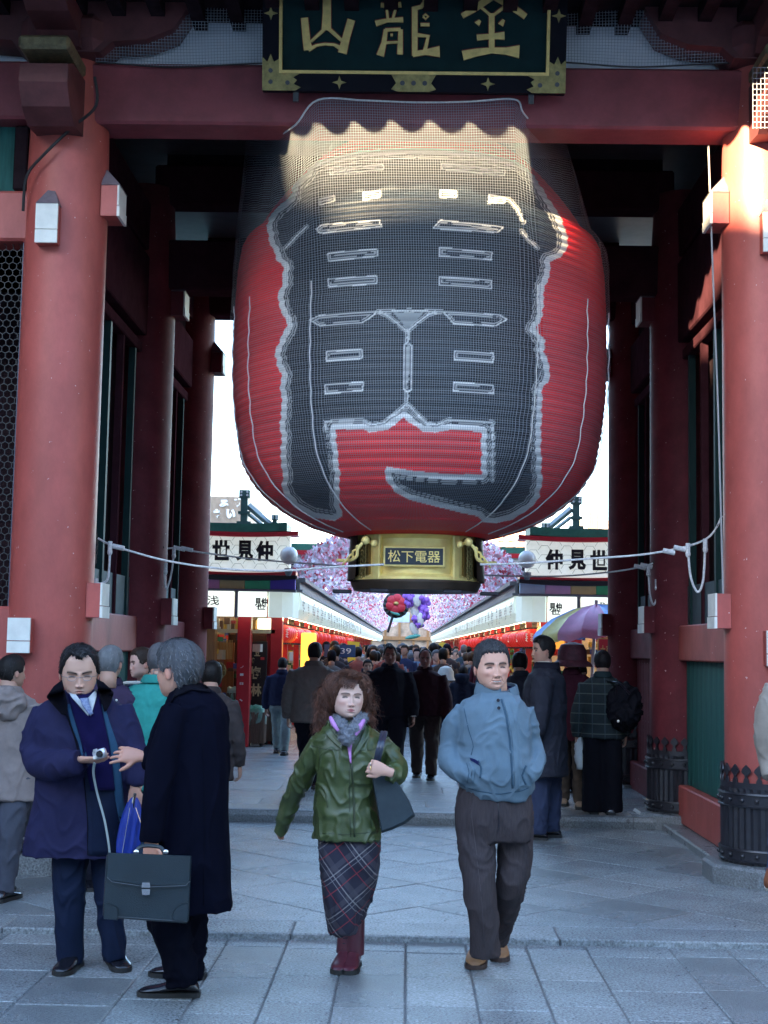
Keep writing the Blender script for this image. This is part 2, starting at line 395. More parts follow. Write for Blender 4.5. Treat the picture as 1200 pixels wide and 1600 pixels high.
m = MB(); m.b2(GX-2.4, GX+2.4, 16.05, 16.15, zrb0+.51, 7.0); m.build('transom_panel', DARKW, gate, origin=(GX, 16.1, zrb0+.5))
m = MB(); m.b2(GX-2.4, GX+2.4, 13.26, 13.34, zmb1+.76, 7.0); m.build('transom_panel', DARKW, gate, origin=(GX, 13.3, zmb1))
# ceiling with coffers
m = MB(); m.b2(GX-2.7, GX+2.7, 10.4, 16.3, 6.6, 6.7); ce = m.build('ceiling', DARKW, gate, origin=(GX, 13, 6.6))
for i in range(9):
    m = MB(); m.b2(GX-2.6, GX+2.6, 10.6+i*.65, 10.68+i*.65, 6.5, 6.598); m.build('ceiling_batten', DARKW, ce)
# side walls between columns: longitudinal beams, panels, skirting, kerb stones
zl0, zl1 = zz(1027, 10.6), zz(960, 10.6)
for sd in (-1, 1):
    xw = GX+sd*XCc
    for a, b in ((0, 1), (1, 2)):
        ya, yb = YC[a]+CR*.7, YC[b]-CR*.7
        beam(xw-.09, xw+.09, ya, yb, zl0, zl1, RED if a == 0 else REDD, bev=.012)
        zu0, zu1 = (zz(520, 12.9, 210), zz(395, 12.9, 210)) if a == 0 else (zz(600, 15.6, 300), zz(525, 15.6, 300))
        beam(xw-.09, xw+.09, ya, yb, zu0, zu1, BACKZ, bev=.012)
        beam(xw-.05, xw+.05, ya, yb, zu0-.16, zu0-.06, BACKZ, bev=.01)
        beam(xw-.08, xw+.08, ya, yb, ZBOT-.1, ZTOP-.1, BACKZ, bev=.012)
        # green board panel under the lower beam: upright boards
        zk = ZM+.40; nb = 14; pan = bpy.data.objects.new('board_wall', None); COL.objects.link(pan); pan.parent = gate; pan.location = Vector((xw, ya, zk))-gate.location
        for i in range(nb):
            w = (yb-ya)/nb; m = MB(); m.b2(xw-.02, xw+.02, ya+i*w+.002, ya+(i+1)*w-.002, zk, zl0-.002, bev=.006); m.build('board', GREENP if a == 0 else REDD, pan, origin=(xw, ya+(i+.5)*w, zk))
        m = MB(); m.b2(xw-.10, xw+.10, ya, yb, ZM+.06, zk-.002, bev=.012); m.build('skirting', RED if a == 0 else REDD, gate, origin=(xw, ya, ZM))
        m = MB(); m.b2(xw-sd*.0-.26, xw+.26, ya+.12, yb-.1, ZM-.05, ZM+.058, bev=.012); m.build('kerb_stone', STONE2, gate, origin=(xw, ya, ZM))
        # dark lattice behind the upper opening (the guardian bays)
        m = MB(); m.b2(xw+sd*.14, xw+sd*.18, ya, yb, zl1, zu0-.2); m.build('bay_screen', DARKW, gate, origin=(xw, ya, zl1))
        for i in range(5):
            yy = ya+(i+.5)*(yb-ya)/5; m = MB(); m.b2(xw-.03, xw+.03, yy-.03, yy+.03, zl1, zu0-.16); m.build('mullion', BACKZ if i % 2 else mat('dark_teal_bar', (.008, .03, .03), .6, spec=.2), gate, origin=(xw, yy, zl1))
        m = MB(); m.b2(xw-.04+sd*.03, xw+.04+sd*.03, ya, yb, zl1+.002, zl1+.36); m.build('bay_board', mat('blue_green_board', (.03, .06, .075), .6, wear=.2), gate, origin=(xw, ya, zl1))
        m = MB(); m.b2(xw+sd*.0, xw+sd*.04, ya, yb, zu1, ZBOT-.1); m.build('upper_panel', DARKW, gate, origin=(xw, ya, zu1))
# side bays to left and right of the centre (guardian statues behind wire mesh)
for sd in (-1, 1):
    xo = GX+sd*(XCc+2.9)
    m = MB(); m.lathe([(CR, ZM+.12), (CR, 5.4), (CR*.9, 6.0)], (xo, 10.2, 0), 32, cap=True); m.build('column', RED, gate, smooth=True, origin=(xo, 10.2, 0))
    xa_, xb_ = sorted((GX+sd*(XCc+.2), xo-sd*.2)); za, zb_ = zz(378, 10.1, 20), zz(300, 10.1, 20)
    beam(xa_, xb_, 10.06, 10.34, za, zb_, RED)
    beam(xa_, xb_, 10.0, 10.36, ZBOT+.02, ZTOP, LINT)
    beam(xa_, xb_, 10.06, 10.34, zl0-.3, zl1, RED)
    m = MB(); m.b2(xa_, xb_, 10.18, 10.22, zb_, ZBOT+.02); m.build('window_panel', GREENP, gate, origin=((xa_+xb_)/2, 10.2, zb_))
    for i in range(9):
        xx = xa_+(i+.5)*(xb_-xa_)/9; m = MB(); m.b2(xx-.05, xx+.05, 10.1, 10.17, zb_+.02, ZBOT, bev=.01); m.build('window_bar', GREENP if i % 2 else DARKW, gate, origin=(xx, 10.1, zb_))
    m = MB(); xf = xa_ if sd > 0 else xb_; m.b2(xf-sd*.0, xf+sd*.09, 10.1, 10.2, zl1, za); m.build('window_frame', mat('blue_grey_frame', (.06, .07, .10), .5), gate, origin=(xf, 10.1, zl1))
    # hexagonal wire mesh
    m = MB(); cell = .055; nx = int((xb_-xa_)/cell); nz_ = int((za-zl1)/(cell*.87)); segs = set()
    for i in range(min(nx, 16)):
        for j in range(nz_):
            cx_ = (xf+sd*.09)+sd*(i+.5)*cell+(cell/2*sd if j % 2 else 0); cz_ = zl1+(j+.5)*cell*.87
            q = [(cx_+cell*.56*math.sin(R(60*k)), cz_+cell*.56*math.cos(R(60*k))) for k in range(4)]
            for k in range(3):
                p0, p1 = q[k], q[k+1]; d = Vector((p1[0]-p0[0], 0, p1[1]-p0[1])); nn = Vector((-d.z, 0, d.x)).normalized()*.003
                A, B = Vector((p0[0], 10.15, p0[1])), Vector((p1[0], 10.15, p1[1])); m.add([A-nn, B-nn, B+nn, A+nn], [(0, 1, 2, 3)])
    tag(m.build('wire_mesh', mat('mesh_wire', (.03, .03, .03), .6), gate, origin=(xf, 10.15, zl1)), kind='stuff')
    m = MB(); m.b2(xa_, xb_, 11.6, 11.7, ZM, za); m.build('bay_back_wall', DARKW, gate, origin=(xf, 11.6, ZM))
    m = MB(); m.b2(xa_, xb_, 10.16, 10.24, ZM+.4, zl0-.3); m.build('lower_panel', GREENP, gate, origin=(xf, 10.2, ZM))
    m = MB(); m.b2(xa_, xb_, 10.05, 10.35, ZM, ZM+.398); m.build('skirting', RED, gate, origin=(xf, 10.2, ZM))
# plaster frieze above the lintel, dark bracket sets at the column heads
zf1 = ZTOP+1.2
m = MB(); m.b2(GX-5.6, GX+5.6, 10.22, 10.28, ZTOP+.002, zf1); m.build('frieze_panel', PLAST, gate, origin=(GX, 10.2, ZTOP))
BRK = mat('bracket_timber', (.10, .028, .03), .6, var=.3, scale=5, bump=.1)
for sd in (-1, 1):
    x = GX+sd*XCc
    m = MB(); m.box((x, 10.1, ZTOP+.16), (.62, .62, .30), bev=.08); m.build('bracket_block', BRK, gate, origin=(x, 10.1, ZTOP))
    z0 = ZTOP+.30
    arm = [(-1.05, .36), (-1.05, .20), (-.92, .02), (-.70, -.06), (-.42, -.08), (-.32, -.16), (.32, -.16), (.42, -.08), (.70, -.06), (.92, .02), (1.05, .20), (1.05, .36)]
    zo = zz(55, 9.9, 120)-.0
    m = MB(); m.prism([(x+a*.88, 9.86, zo+.02+b) for a, b in arm], (0, .30, 0)); m.build('bracket_arm', BRK, gate, origin=(x, 9.9, zo), fixn=True)
    m = MB(); m.prism([(x-.15, 10.1-a*.95, zo+.03+b) for a, b in arm], (.30, 0, 0)); m.build('bracket_arm', BRK, gate, origin=(x, 9.9, zo), fixn=True)
    for q in (-.78, 0, .78):
        m = MB(); m.box((x+q, 9.98, zo+.52), (.34, .34, .24), bev=.05); m.build('bracket_block', BRK, gate, origin=(x+q, 10, zo+.4))
    # carved nose projecting to the front at the head of the column
    m = MB(); pr = [(0, 0), (-.25, -.02), (-.42, .06), (-.52, .20), (-.50, .34), (-.36, .40), (0, .42)]
    zn = zz(185, 9.6, 75) if sd < 0 else zz(185, 9.6, 75); xs = x-.02 if sd < 0 else x
    m.prism([(xs-.16, 9.95+a, zn+b) for a, b in pr], (.34, 0, 0)); no = m.build('carved_beam_end', BRK, gate, origin=(xs, 9.9, zn), fixn=True)
    m = MB(); m.b2(xs-.17, xs+.19, 9.40, 9.93, zn+.43, zn+.53, bev=.02); m.build('gilt_band', mat('aged_gilt', (.16, .13, .07), .5, metal=.3, var=.4, scale=25, bump=.4), no)
# eaves, rafters, tile ends and roof over the gate (above the picture; they throw the scalloped shade)
ZE = float(at(700, 209, 10.0).z)+2.25*math.tan(SUN_EL)/math.cos(SUN_AZ); YE = 7.75
m = MB(); m.b2(-7.5, 7.5, YE+.15, 10.2, ZE+.13, ZE+.2); ev = m.build('eave_boards', DARKW, gate, origin=(0, 9, ZE))
sp = S(62.5, 10.0)
for i in range(-24, 25):
    m = MB(); xx = GX+.1+i*sp
    m.b2(xx-.05, xx+.05, YE+.2, 10.1, ZE+.02, ZE+.12); m.build('rafter', DARKW, ev)
for i in range(-24, 25):
    m = MB(); xx = GX+.1+i*sp
    m.tube([(xx, YE-.02, ZE+.10), (xx, YE+1.2, ZE+.55)], .115, n=14); m.build('roof_tile', mat('roof_tile_grey', (.09, .09, .095), .5, var=.2), ev)
m = MB(); m.b2(-7.5, 7.5, YE+.02, YE+.14, ZE+.06, ZE+.30); m.build('eave_board', RED, ev)
TILE = MATS['roof_tile_grey']
m = MB()
m.add([(-7.5, YE, ZE+.2), (7.5, YE, ZE+.2), (6.2, 10.5, ZE+2.2), (-6.2, 10.5, ZE+2.2), (5.2, 13.1, 11.4), (-5.2, 13.1, 11.4), (6.2, 15.7, ZE+2.2), (-6.2, 15.7, ZE+2.2), (7.5, 18.4, ZE+.2), (-7.5, 18.4, ZE+.2)],
      [(0, 1, 2, 3), (3, 2, 4, 5), (5, 4, 6, 7), (7, 6, 8, 9), (0, 3, 5, 7, 9), (1, 8, 6, 4, 2), (0, 9, 8, 1)])
m.build('roof', TILE, gate, fixn=True, origin=(0, 13, ZE))
# rear and top closures of the side bays
for sd in (-1, 1):
    a, b = sorted((GX+sd*(XCc+.3), GX+sd*5.75)); m = MB(); m.b2(a, b, 16.0, 16.1, 0, 7); m.build('rear_wall', REDD, gate, origin=((a+b)/2, 16, 0)); m = MB(); m.b2(a, b, 10.4, 16.0, 5.6, 5.7); m.build('bay_ceiling', DARKW, gate, origin=((a+b)/2, 13, 5.6))
m = MB(); m.b2(GX-5.6, GX+5.6, 10.30, 10.40, zf1-.1, ZE+1.6); m.build('gable_board', DARKW, gate, origin=(GX, 10.3, zf1))
m = MB(); m.b2(GX-5.6, GX+5.6, 16.1, 16.2, 6.7, ZE+1.6); m.build('gable_board', DARKW, gate, origin=(GX, 16.1, zf1))
# side walls of the gate outside the bays
for sd in (-1, 1):
    m = MB(); m.b2(GX+sd*5.7-.1, GX+sd*5.7+.1, 10.0, 16.3, 0, 7); m.build('outer_wall', RED, gate, origin=(GX+sd*5.7, 13, 0))
# ------------------------------------------------------------------ buildings round about (out of frame they only cast the shade that the photograph shows)
def block(name, x0, x1, y0, y1, h, col, label, wins=True, fl=3.2, face='y1', key=None):
    o = thing(name, ((x0+x1)/2, (y0+y1)/2, 0), label, 'building'); mt = mat(key or 'facade_%d' % int(abs(x0*7+y0*3)), col, .7, var=.15, scale=2, wear=.15)
    m = MB(); m.b2(x0, x1, y0, y1, -.05, h); m.build('wall', mt, o)
    m = MB(); m.b2(x0-.1, x1+.1, y0-.1, y1+.1, h+.002, h+.3); m.build('parapet', mt, o)
    if wins:
        G_ = mat('window_glass', (.03, .04, .05), .12, spec=.8); me = None
        nx = int((x1-x0)/2.6) if face in ('y1', 'y0') else int((y1-y0)/2.6); yy = y1+.01 if face == 'y1' else y0-.01
        for k in range(int((h-1)/fl)):
            for i in range(nx):
                z = 1.2+k*fl
                if face in ('y1', 'y0'): c = (x0+1.3+i*(x1-x0-1)/nx, yy, z+.8); d = (1.5, .06, 1.5)
                else: c = ((x1+.01) if face == 'x1' else (x0-.01), y0+1.3+i*(y1-y0-1)/nx, z+.8); d = (.06, 1.5, 1.5)
                if me is None:
                    m = MB(); m.box(c, d, bev=.02); w = m.build('window', G_, o, origin=c); me = w.data
                else:
                    w = bpy.data.objects.new('window', me); COL.objects.link(w); w.parent = o; w.location = Vector(c)-o.location
    return o
block('added_shade_block', -17.6, 34, -20, -13, 12.15, (.62, .60, .57), 'low pale unseen block added across the road behind the camera to shade the gate')  # added out of view: roof height shapes the sun band, pale walls bounce fill
block('added_shade_step', -24.5, -17.65, -20, -13, 12.8, (.62, .60, .57), 'slightly taller unseen block added behind the camera to trim the sun band', wins=False)  # added step: its height trims the sunlight on the lantern
block('added_shade_wing', -29.5, -24.6, -20, -13, 12.5, (.62, .60, .57), 'left end of the unseen pale row added behind the camera for shade', wins=False)  # added to carry the shading row further left
block('added_tall_block', -60, -29.6, -24, -12, 26, (.30, .28, .27), 'tall grey unseen block added behind the camera to cut the sun at the left')  # added out of view: its corner ends the sunlight on the left
block('side_building', -30, -8.5, 5, 17, 11, (.30, .30, .30), 'plain grey building close beside the gate on its left', face='x1')
block('side_building', 9.5, 28, 4, 17, 11, (.24, .24, .24), 'plain grey building close beside the gate on its right', face='x0')
block('long_building', -34, -16, 19, 95, 13, (.38, .36, .34), 'long grey building behind the left row of shops', face='x1')
# ------------------------------------------------------------------ the giant lantern
LY = 12.0; LC = at(655, 560, LY); LX = float(LC.x)
lant = thing('giant_paper_lantern', (LX, LY, 2.1), 'giant red paper lantern with bold black brush characters hanging under the gate', 'lantern')
# half widths measured down the silhouette: (image row, half width in pixels)
sil = [(228, 150), (240, 172), (262, 196), (290, 224), (320, 248), (350, 265), (390, 280), (440, 288), (500, 291), (560, 292), (620, 291), (670, 286), (710, 275), (745, 257), (775, 232), (800, 200), (818, 168), (830, 135), (838, 108)]
prof = []
for py, hw in sil:
    r = S(hw, LY)
    # height at the silhouette (at the lantern's own axis distance), blended towards the front for the closing curves
    yy = LY if 380 < py < 700 else LY-r*.55
    prof.append((r, zz(py, yy, 655)))
pz = np.array([p[1] for p in prof][::-1]); pr_ = np.array([p[0] for p in prof][::-1])
NR, NA = 470, 540
zt = np.linspace(pz[0], pz[-1], NR)
# smooth the profile
rr = np.interp(zt, pz, pr_); kx = np.exp(-np.linspace(-2, 2, 33)**2); kx /= kx.sum(); rr2 = np.convolve(np.pad(rr, 16, mode='edge'), kx, 'valid')
rr = np.where((np.arange(NR) < 14) | (np.arange(NR) > NR-14), rr, rr2)
hoops = 52; ph = (zt-zt[0])/(zt[-1]-zt[0])*hoops
rr = rr+.013*np.abs(np.sin(math.pi*ph))
def lpoly(pts, X, Y_):
    """signed distance (positive inside) of many points to a polygon, in pixels"""
    n = len(pts); d = np.full(X.shape, 1e9); ins = np.zeros(X.shape, bool)
    for i in range(n):
        x0, y0 = pts[i-1]; x1, y1 = pts[i]; ex, ey = x1-x0, y1-y0; L2 = ex*ex+ey*ey+1e-9
        t = np.clip(((X-x0)*ex+(Y_-y0)*ey)/L2, 0, 1); d = np.minimum(d, np.hypot(X-x0-t*ex, Y_-y0-t*ey))
        c = ((y0 > Y_) != (y1 > Y_)) & (X < (x1-x0)*(Y_-y0)/(y1-y0+1e-12)+x0); ins ^= c
    return np.where(ins, d, -d)
def lline(pts, X, Y_):
    d = np.full(X.shape, 1e9)
    for i in range(1, len(pts)):
        x0, y0 = pts[i-1]; x1, y1 = pts[i]; ex, ey = x1-x0, y1-y0; L2 = ex*ex+ey*ey+1e-9
        t = np.clip(((X-x0)*ex+(Y_-y0)*ey)/L2, 0, 1); d = np.minimum(d, np.hypot(X-x0-t*ex, Y_-y0-t*ey))
    return d
GLY = [(500, 250), (485, 257), (479, 270), (457, 289), (455, 305), (445, 315), (431, 325), (420, 339), (417, 353), (420, 377), (428, 393), (433, 406), (443, 417), (441, 443), (435, 459), (435, 475), (447, 502), (449, 510), (439, 526), (431, 547), (430, 555), (433, 572), (440, 583), (438, 607), (441, 633), (437, 660), (440, 690), (438, 713), (442, 740), (440, 759), (447, 777), (460, 793), (489, 809), (521, 814), (535, 806), (530, 780), (531, 740), (527, 700), (524, 671), (567, 671), (577, 676), (607, 671), (632, 652), (640, 660), (661, 675), (680, 676), (704, 671), (752, 675), (752, 741), (700, 741), (640, 735), (604, 729), (601, 734), (603, 748), (617, 769), (639, 781), (680, 791), (720, 801), (747, 807), (755, 816), (773, 818), (800, 812), (827, 796), (843, 777), (847, 753), (845, 687), (847, 633), (847, 609), (859, 591), (859, 575), (851, 551), (851, 532), (837, 513), (848, 494), (849, 470), (851, 446), (859, 433), (859, 409), (875, 403), (888, 385), (885, 363), (875, 337), (859, 313), (840, 283), (824, 262), (805, 251), (740, 236), (650, 231), (560, 236)]
BOX = [[(515, 264), (598, 257), (600, 264), (516, 273)], [(690, 255), (790, 266), (788, 274), (690, 264)], [(500, 311), (522, 306), (523, 314), (500, 320)], [(568, 301), (594, 298), (594, 308), (568, 312)], [(688, 297), (713, 298), (713, 308), (688, 308)], [(764, 304), (790, 308), (788, 317), (764, 316)],
       [(494, 358), (503, 351), (593, 344), (596, 354), (505, 364), (498, 363)], [(677, 356), (688, 344), (786, 355), (778, 363), (680, 357)], [(512, 396), (589, 389), (590, 400), (513, 408)], [(687, 387), (769, 394), (768, 406), (687, 400)],
       [(513, 436), (588, 431), (589, 443), (514, 448)], [(687, 433), (768, 438), (768, 451), (687, 445)], [(484, 500), (499, 493), (590, 487), (579, 496), (566, 504), (500, 509)], [(692, 487), (780, 492), (792, 499), (775, 509), (709, 506), (702, 497)],
       [(510, 549), (565, 546), (566, 560), (510, 564)], [(710, 548), (771, 552), (771, 566), (710, 562)], [(508, 601), (567, 597), (567, 610), (508, 615)], [(709, 597), (771, 602), (771, 615), (708, 611)]]
LINES = [[(590, 487), (604, 492), (622, 506), (637, 518), (650, 506), (668, 492), (684, 487)], [(590, 487), (640, 485), (690, 487)], [(637, 518), (637, 535)], [(636, 612), (636, 630)], [(636, 630), (622, 643), (600, 660), (580, 664), (567, 657), (508, 659), (508, 672)], [(636, 630), (650, 645), (668, 662), (682, 664), (700, 656), (770, 660), (770, 750)],
         [(446, 388), (462, 370), (479, 354)], [(764, 316), (778, 309), (796, 312), (808, 326), (818, 347)], [(815, 361), (826, 375), (840, 388)]]
SPIN = [(637, 534), (643, 540), (643, 608), (637, 614), (631, 608), (631, 540)]
TRI = [(614, 488), (662, 488), (638, 516)]
def paint(P):
    """brush characters on the paper: colour for each point (N,3) of the front of the lantern"""
    Q = (P-np.array(CAM)) @ np.array(CM); X = 600+FPX*Q[:, 0]/-Q[:, 2]; Yp = 800-FPX*Q[:, 1]/-Q[:, 2]
    C = np.tile(np.array([.86, .010, .014]), (len(P), 1)); C *= (1+.10*np.sin(P[:, 2]*9+np.sin(P[:, 0]*7)))[:, None]
    wob = .8*np.sin(P[:, 2]*42)+.8*np.sin(P[:, 2]*97+P[:, 0]*11)
    sd = lpoly(GLY, X+wob, Yp)
    wh = np.array([.82, .84, .82]); bk = np.array([.006, .010, .016])
    ins = sd > 0; C[ins] = bk
    # dry-brush streaks run along the hoops
    st = np.sin(P[:, 2]*260+2.2*np.sin(P[:, 0]*5+P[:, 2]*13))+.8*np.sin(P[:, 2]*610+P[:, 0]*3)+.6*np.sin(P[:, 2]*137-P[:, 0]*4)
    s = np.clip(st*.5, 0, 1)[:, None]; C[ins] = C[ins]*(1-s[ins]*.55)+np.array([.05, .08, .11])*s[ins]*.55
    e = (sd > 0) & (sd < 9); C[e] = wh
    for a, b in ((11, 12.2), (14.2, 15.4)): q = (sd > a) & (sd < b); C[q] = wh*.8
    for bx in BOX:
        x0, y0 = min(p[0] for p in bx)-3, min(p[1] for p in bx)-3; x1, y1 = max(p[0] for p in bx)+3, max(p[1] for p in bx)+3
        k = np.where((X > x0) & (X < x1) & (Yp > y0) & (Yp < y1))[0]; d = lpoly(bx, X[k], Yp[k])
        C[k[(d > -1) & (d < 1.1)]] = wh; q = k[d >= 1.1]; C[q] = bk*2.2
        C[k[(d > 3) & (d < 4.2)]] = wh*.8
    d = lpoly(SPIN, X, Yp); C[(d > -1) & (d < 1.3)] = wh; C[d > 1.3] = bk*2.5; C[(d > 3) & (np.sin(X*3) > .2)] = wh*.6
    d = lpoly(TRI, X, Yp); C[d > 0] = np.array([.33, .36, .36])
    for ln in LINES:
        d = lline(ln, X, Yp); C[(d < 1.2) & ins] = wh; C[(d > 2.6) & (d < 3.5) & ins] = wh*.7
    return C
PAPER = mat('oiled_paper_painted', (.98, .98, .98), .55, var=.06, scale=5, bump=.0, attr='paint', spec=.4)
def grid_obj(name, a0, a1, na, colour, mt, parent):
    an = np.linspace(a0, a1, na+1); A, Z = np.meshgrid(an, zt); RRm = np.repeat(rr[:, None], na+1, 1)
    P = np.stack([LX+RRm*np.sin(A), LY-RRm*np.cos(A), Z], -1).reshape(-1, 3); k = na+1
    i, j = np.meshgrid(np.arange(NR-1), np.arange(na), indexing='ij'); b = (i*k+j).ravel(); F = np.stack([b, b+1, b+k+1, b+k], -1)
    return P, F
def make_grid(name, a0, a1, na, parent, nr_step=1):
    P, F = grid_obj(name, a0, a1, na, None, None, None)
    me = bpy.data.meshes.new(name); o0 = worldloc(parent)
    me.vertices.add(len(P)); me.vertices.foreach_set('co', (P-np.array(o0)).astype(np.float32).ravel())
    me.loops.add(F.size); me.loops.foreach_set('vertex_index', F.astype(np.int32).ravel())
    me.polygons.add(len(F)); me.polygons.foreach_set('loop_start', np.arange(0, F.size, 4, dtype=np.int32)); me.polygons.foreach_set('loop_total', np.full(len(F), 4, np.int32))
    me.update(calc_edges=True); me.polygons.foreach_set('use_smooth', [True]*len(F)); me.materials.append(PAPER)
    ca = me.color_attributes.new('paint', 'FLOAT_COLOR', 'POINT')
    C = paint(P); ca.data.foreach_set('color', np.concatenate([C, np.ones((len(C), 1))], 1).astype(np.float32).ravel())
    o = bpy.data.objects.new(name, me); COL.objects.link(o); o.parent = parent
    return o
make_grid('paper_body', R(-92), R(92), NA, lant)
keep = zt.copy(), rr.copy(); sel = np.arange(0, NR, 4)
m = MB(); m.lathe([(float(rr[i]), float(zt[i])) for i in sel], (LX, LY, 0), 60, a0=R(2)+0, a1=R(178))
m.build('paper_back', mat('red_paper', (.52, .018, .022), .6), lant, smooth=2)
zb0, zb1 = float(zt[0]), float(zt[-1])
# black crown ring at the top
m = MB(); m.lathe([(.2, zb1+.16), (rr[-1]*.92, zb1+.16), (rr[-1]*1.0, zb1+.10), (rr[-1]*1.0, zb1-.02), (rr[-1]*.8, zb1-.03)], (LX, LY, 0), 48); m.build('crown_ring', IRON, lant, smooth=True)
# gold foot ring with plate, chains of ornament and dark wooden base
rb = S(95, LY-.5); zg1 = zz(835, LY-rb, 655); zg0 = zz(905, LY-rb, 655); zd0 = zz(921, LY-rb, 655)
m = MB(); m.lathe([(rb*.9, zg1+.02), (rb+.03, zg1+.02), (rb+.035, zg1), (rb+.012, zg1-.02), (rb, zg1-.03), (rb, zg0+.05), (rb+.012, zg0+.04), (rb+.04, zg0+.02), (rb+.04, zg0)], (LX, LY, 0), 72); m.build('gold_band', GOLD, lant, smooth=True)
m = MB(); m.lathe([(rb*.7, zg0-.0), (rb+.05, zg0-.001), (rb+.06, zg0-.02), (rb+.03, zd0), (rb*.6, zd0-.01)], (LX, LY, 0), 72, cap=True); m.build('wooden_base', mat('dark_brown_wood', (.05, .035, .025), .4, var=.3), lant, smooth=True)
for q in (-.62, -.3, .3, .62):
    m = MB(); m.box((LX+q*1.0, LY-math.sqrt(max(.01, rb**2-q*q))-.02, zd0-.012), (.16, .12, .03), bev=.006); m.build('base_foot', LACQ, lant)
zp0, zp1 = zz(886, LY-rb, 655), zz(854, LY-rb, 655); wp = S(97, LY-rb)
m = MB(); m.box((LX-.02, LY-rb-.018, (zp0+zp1)/2), (wp, .03, zp1-zp0), bev=.006); pl_ = m.build('name_plate', GOLD, lant)
m = MB(); m.box((LX-.02, LY-rb-.036, (zp0+zp1)/2), (wp*.93, .008, (zp1-zp0)*.80)); m.build('plate_field', mat('plate_navy', (.02, .03, .045), .35), pl_)
text(pl_, 'plate_lettering', '松下電器', GOLD, (LX-.02, LY-rb-.042, (zp0+zp1)/2), .1, fit=(wp*.84, (zp1-zp0)*.58), extrude=.003, bold=.0006)
for q in (-1, 1):
    a = R(38)*q; bx, by = LX+(rb+.02)*math.sin(a), LY-(rb+.02)*math.cos(a)
    m = MB(); m.box((bx, by, (zg0+zg1)/2), (.07, .05, zg1-zg0+.02), rot=Matrix.Rotation(a, 3, 'Z'), bev=.01); m.build('gold_pillar', GOLD, lant)
    # pierced ornament: interlaced rings
    m = MB(); a2 = R(56)*q
    for i in range(9):
        for j in (-1, 1):
            aa = a2+j*.035; cx_, cy_ = LX+(rb+.035)*math.sin(aa), LY-(rb+.035)*math.cos(aa); cz_ = zg0+.03+i*(zg1-zg0-.05)/8+(.012 if j > 0 else 0)
            rt = Matrix.Rotation(aa, 3, 'Z'); m.tube([Vector((cx_, cy_, cz_))+rt @ Vector((.02*math.cos(R(45*k)), -.006*(k % 2), .022*math.sin(R(45*k)))) for k in range(9)], .0065, n=5, cap=False)
    m.build('pierced_ornament', GOLDD, lant, smooth=True)
    m = MB(); m.box((LX+(rb+.01)*math.sin(a2), LY-(rb+.01)*math.cos(a2), (zg0+zg1)/2), (.12, .02, zg1-zg0), rot=Matrix.Rotation(a2, 3, 'Z')); m.build('ornament_backing', mat('dark_bronze', (.30, .20, .07), .4, metal=.6), lant)
    # curling ring handle standing off the band
    hx = LX+q*S(78, LY); hy = LY-.62; hz = zz(868, LY-.6, 655)
    pts = [(hx-q*.05, hy, hz+.10), (hx, hy-.05, hz+.10), (hx+q*.05, hy-.05, hz+.04), (hx+q*.06, hy-.04, hz-.02), (hx+q*.12, hy, hz-.05), (hx+q*.22, hy+.10, hz-.045)]
    m = MB(); m.tube(interp(pts, 5), .014, n=8); m.ell((hx-q*.01, hy-.06, hz+.11), (.035, .035, .035)); m.ell((hx-q*.08, hy-.03, hz+.09), (.03, .03, .03)); 
    for k in range(4): m.tube(interp([(hx+q*(.02+.035*k), hy-.04+.02*k, hz+.07-.03*k), (hx+q*(.06+.03*k), hy-.05, hz+.06-.04*k), (hx+q*(.05+.04*k), hy-.02, hz+.0-.03*k)], 4), .009, n=6)
    m.build('ring_handle', GOLD, lant, smooth=True)
m = MB(); m.lathe([(rb-.02, zg1), (rb-.02, zg0)], (LX, LY, 0), 40); m.lathe([(rb*.98+.08, zg1-.0), (rb+.09, zg0)], (LX, LY, 0), 30, a0=R(-30), a1=R(210)); m.build('base_shell', mat('dark_brown_wood', (.05, .035, .025)), lant, smooth=True)
# ------------------------------------------------------------------ protective net over the lantern
def net_material():
    m_ = bpy.data.materials.new('pale_net'); m_.use_nodes = True; n = m_.node_tree; L = n.links; b = n.nodes['Principled BSDF']
    b.inputs['Base Color'].default_value = (.30, .33, .37, 1); b.inputs['Roughness'].default_value = .7
    uv = n.nodes.new('ShaderNodeUVMap'); sp_ = n.nodes.new('ShaderNodeSeparateXYZ'); L.new(uv.outputs[0], sp_.inputs[0]); outs = []
    for k in (0, 1):
        f = n.nodes.new('ShaderNodeMath'); f.operation = 'FRACT'; L.new(sp_.outputs[k], f.inputs[0])
        c = n.nodes.new('ShaderNodeMath'); c.operation = 'LESS_THAN'; c.inputs[1].default_value = .12; L.new(f.outputs[0], c.inputs[0]); outs.append(c)
    mx = n.nodes.new('ShaderNodeMath'); mx.operation = 'MAXIMUM'; L.new(outs[0].outputs[0], mx.inputs[0]); L.new(outs[1].outputs[0], mx.inputs[1])
    tr = n.nodes.new('ShaderNodeBsdfTransparent'); ms = n.nodes.new('ShaderNodeMixShader'); L.new(mx.outputs[0], ms.inputs[0]); L.new(tr.outputs[0], ms.inputs[1]); L.new(b.outputs[0], ms.inputs[2])
    L.new(ms.outputs[0], n.nodes['Material Output'].inputs[0]); return m_
NETM = net_material()
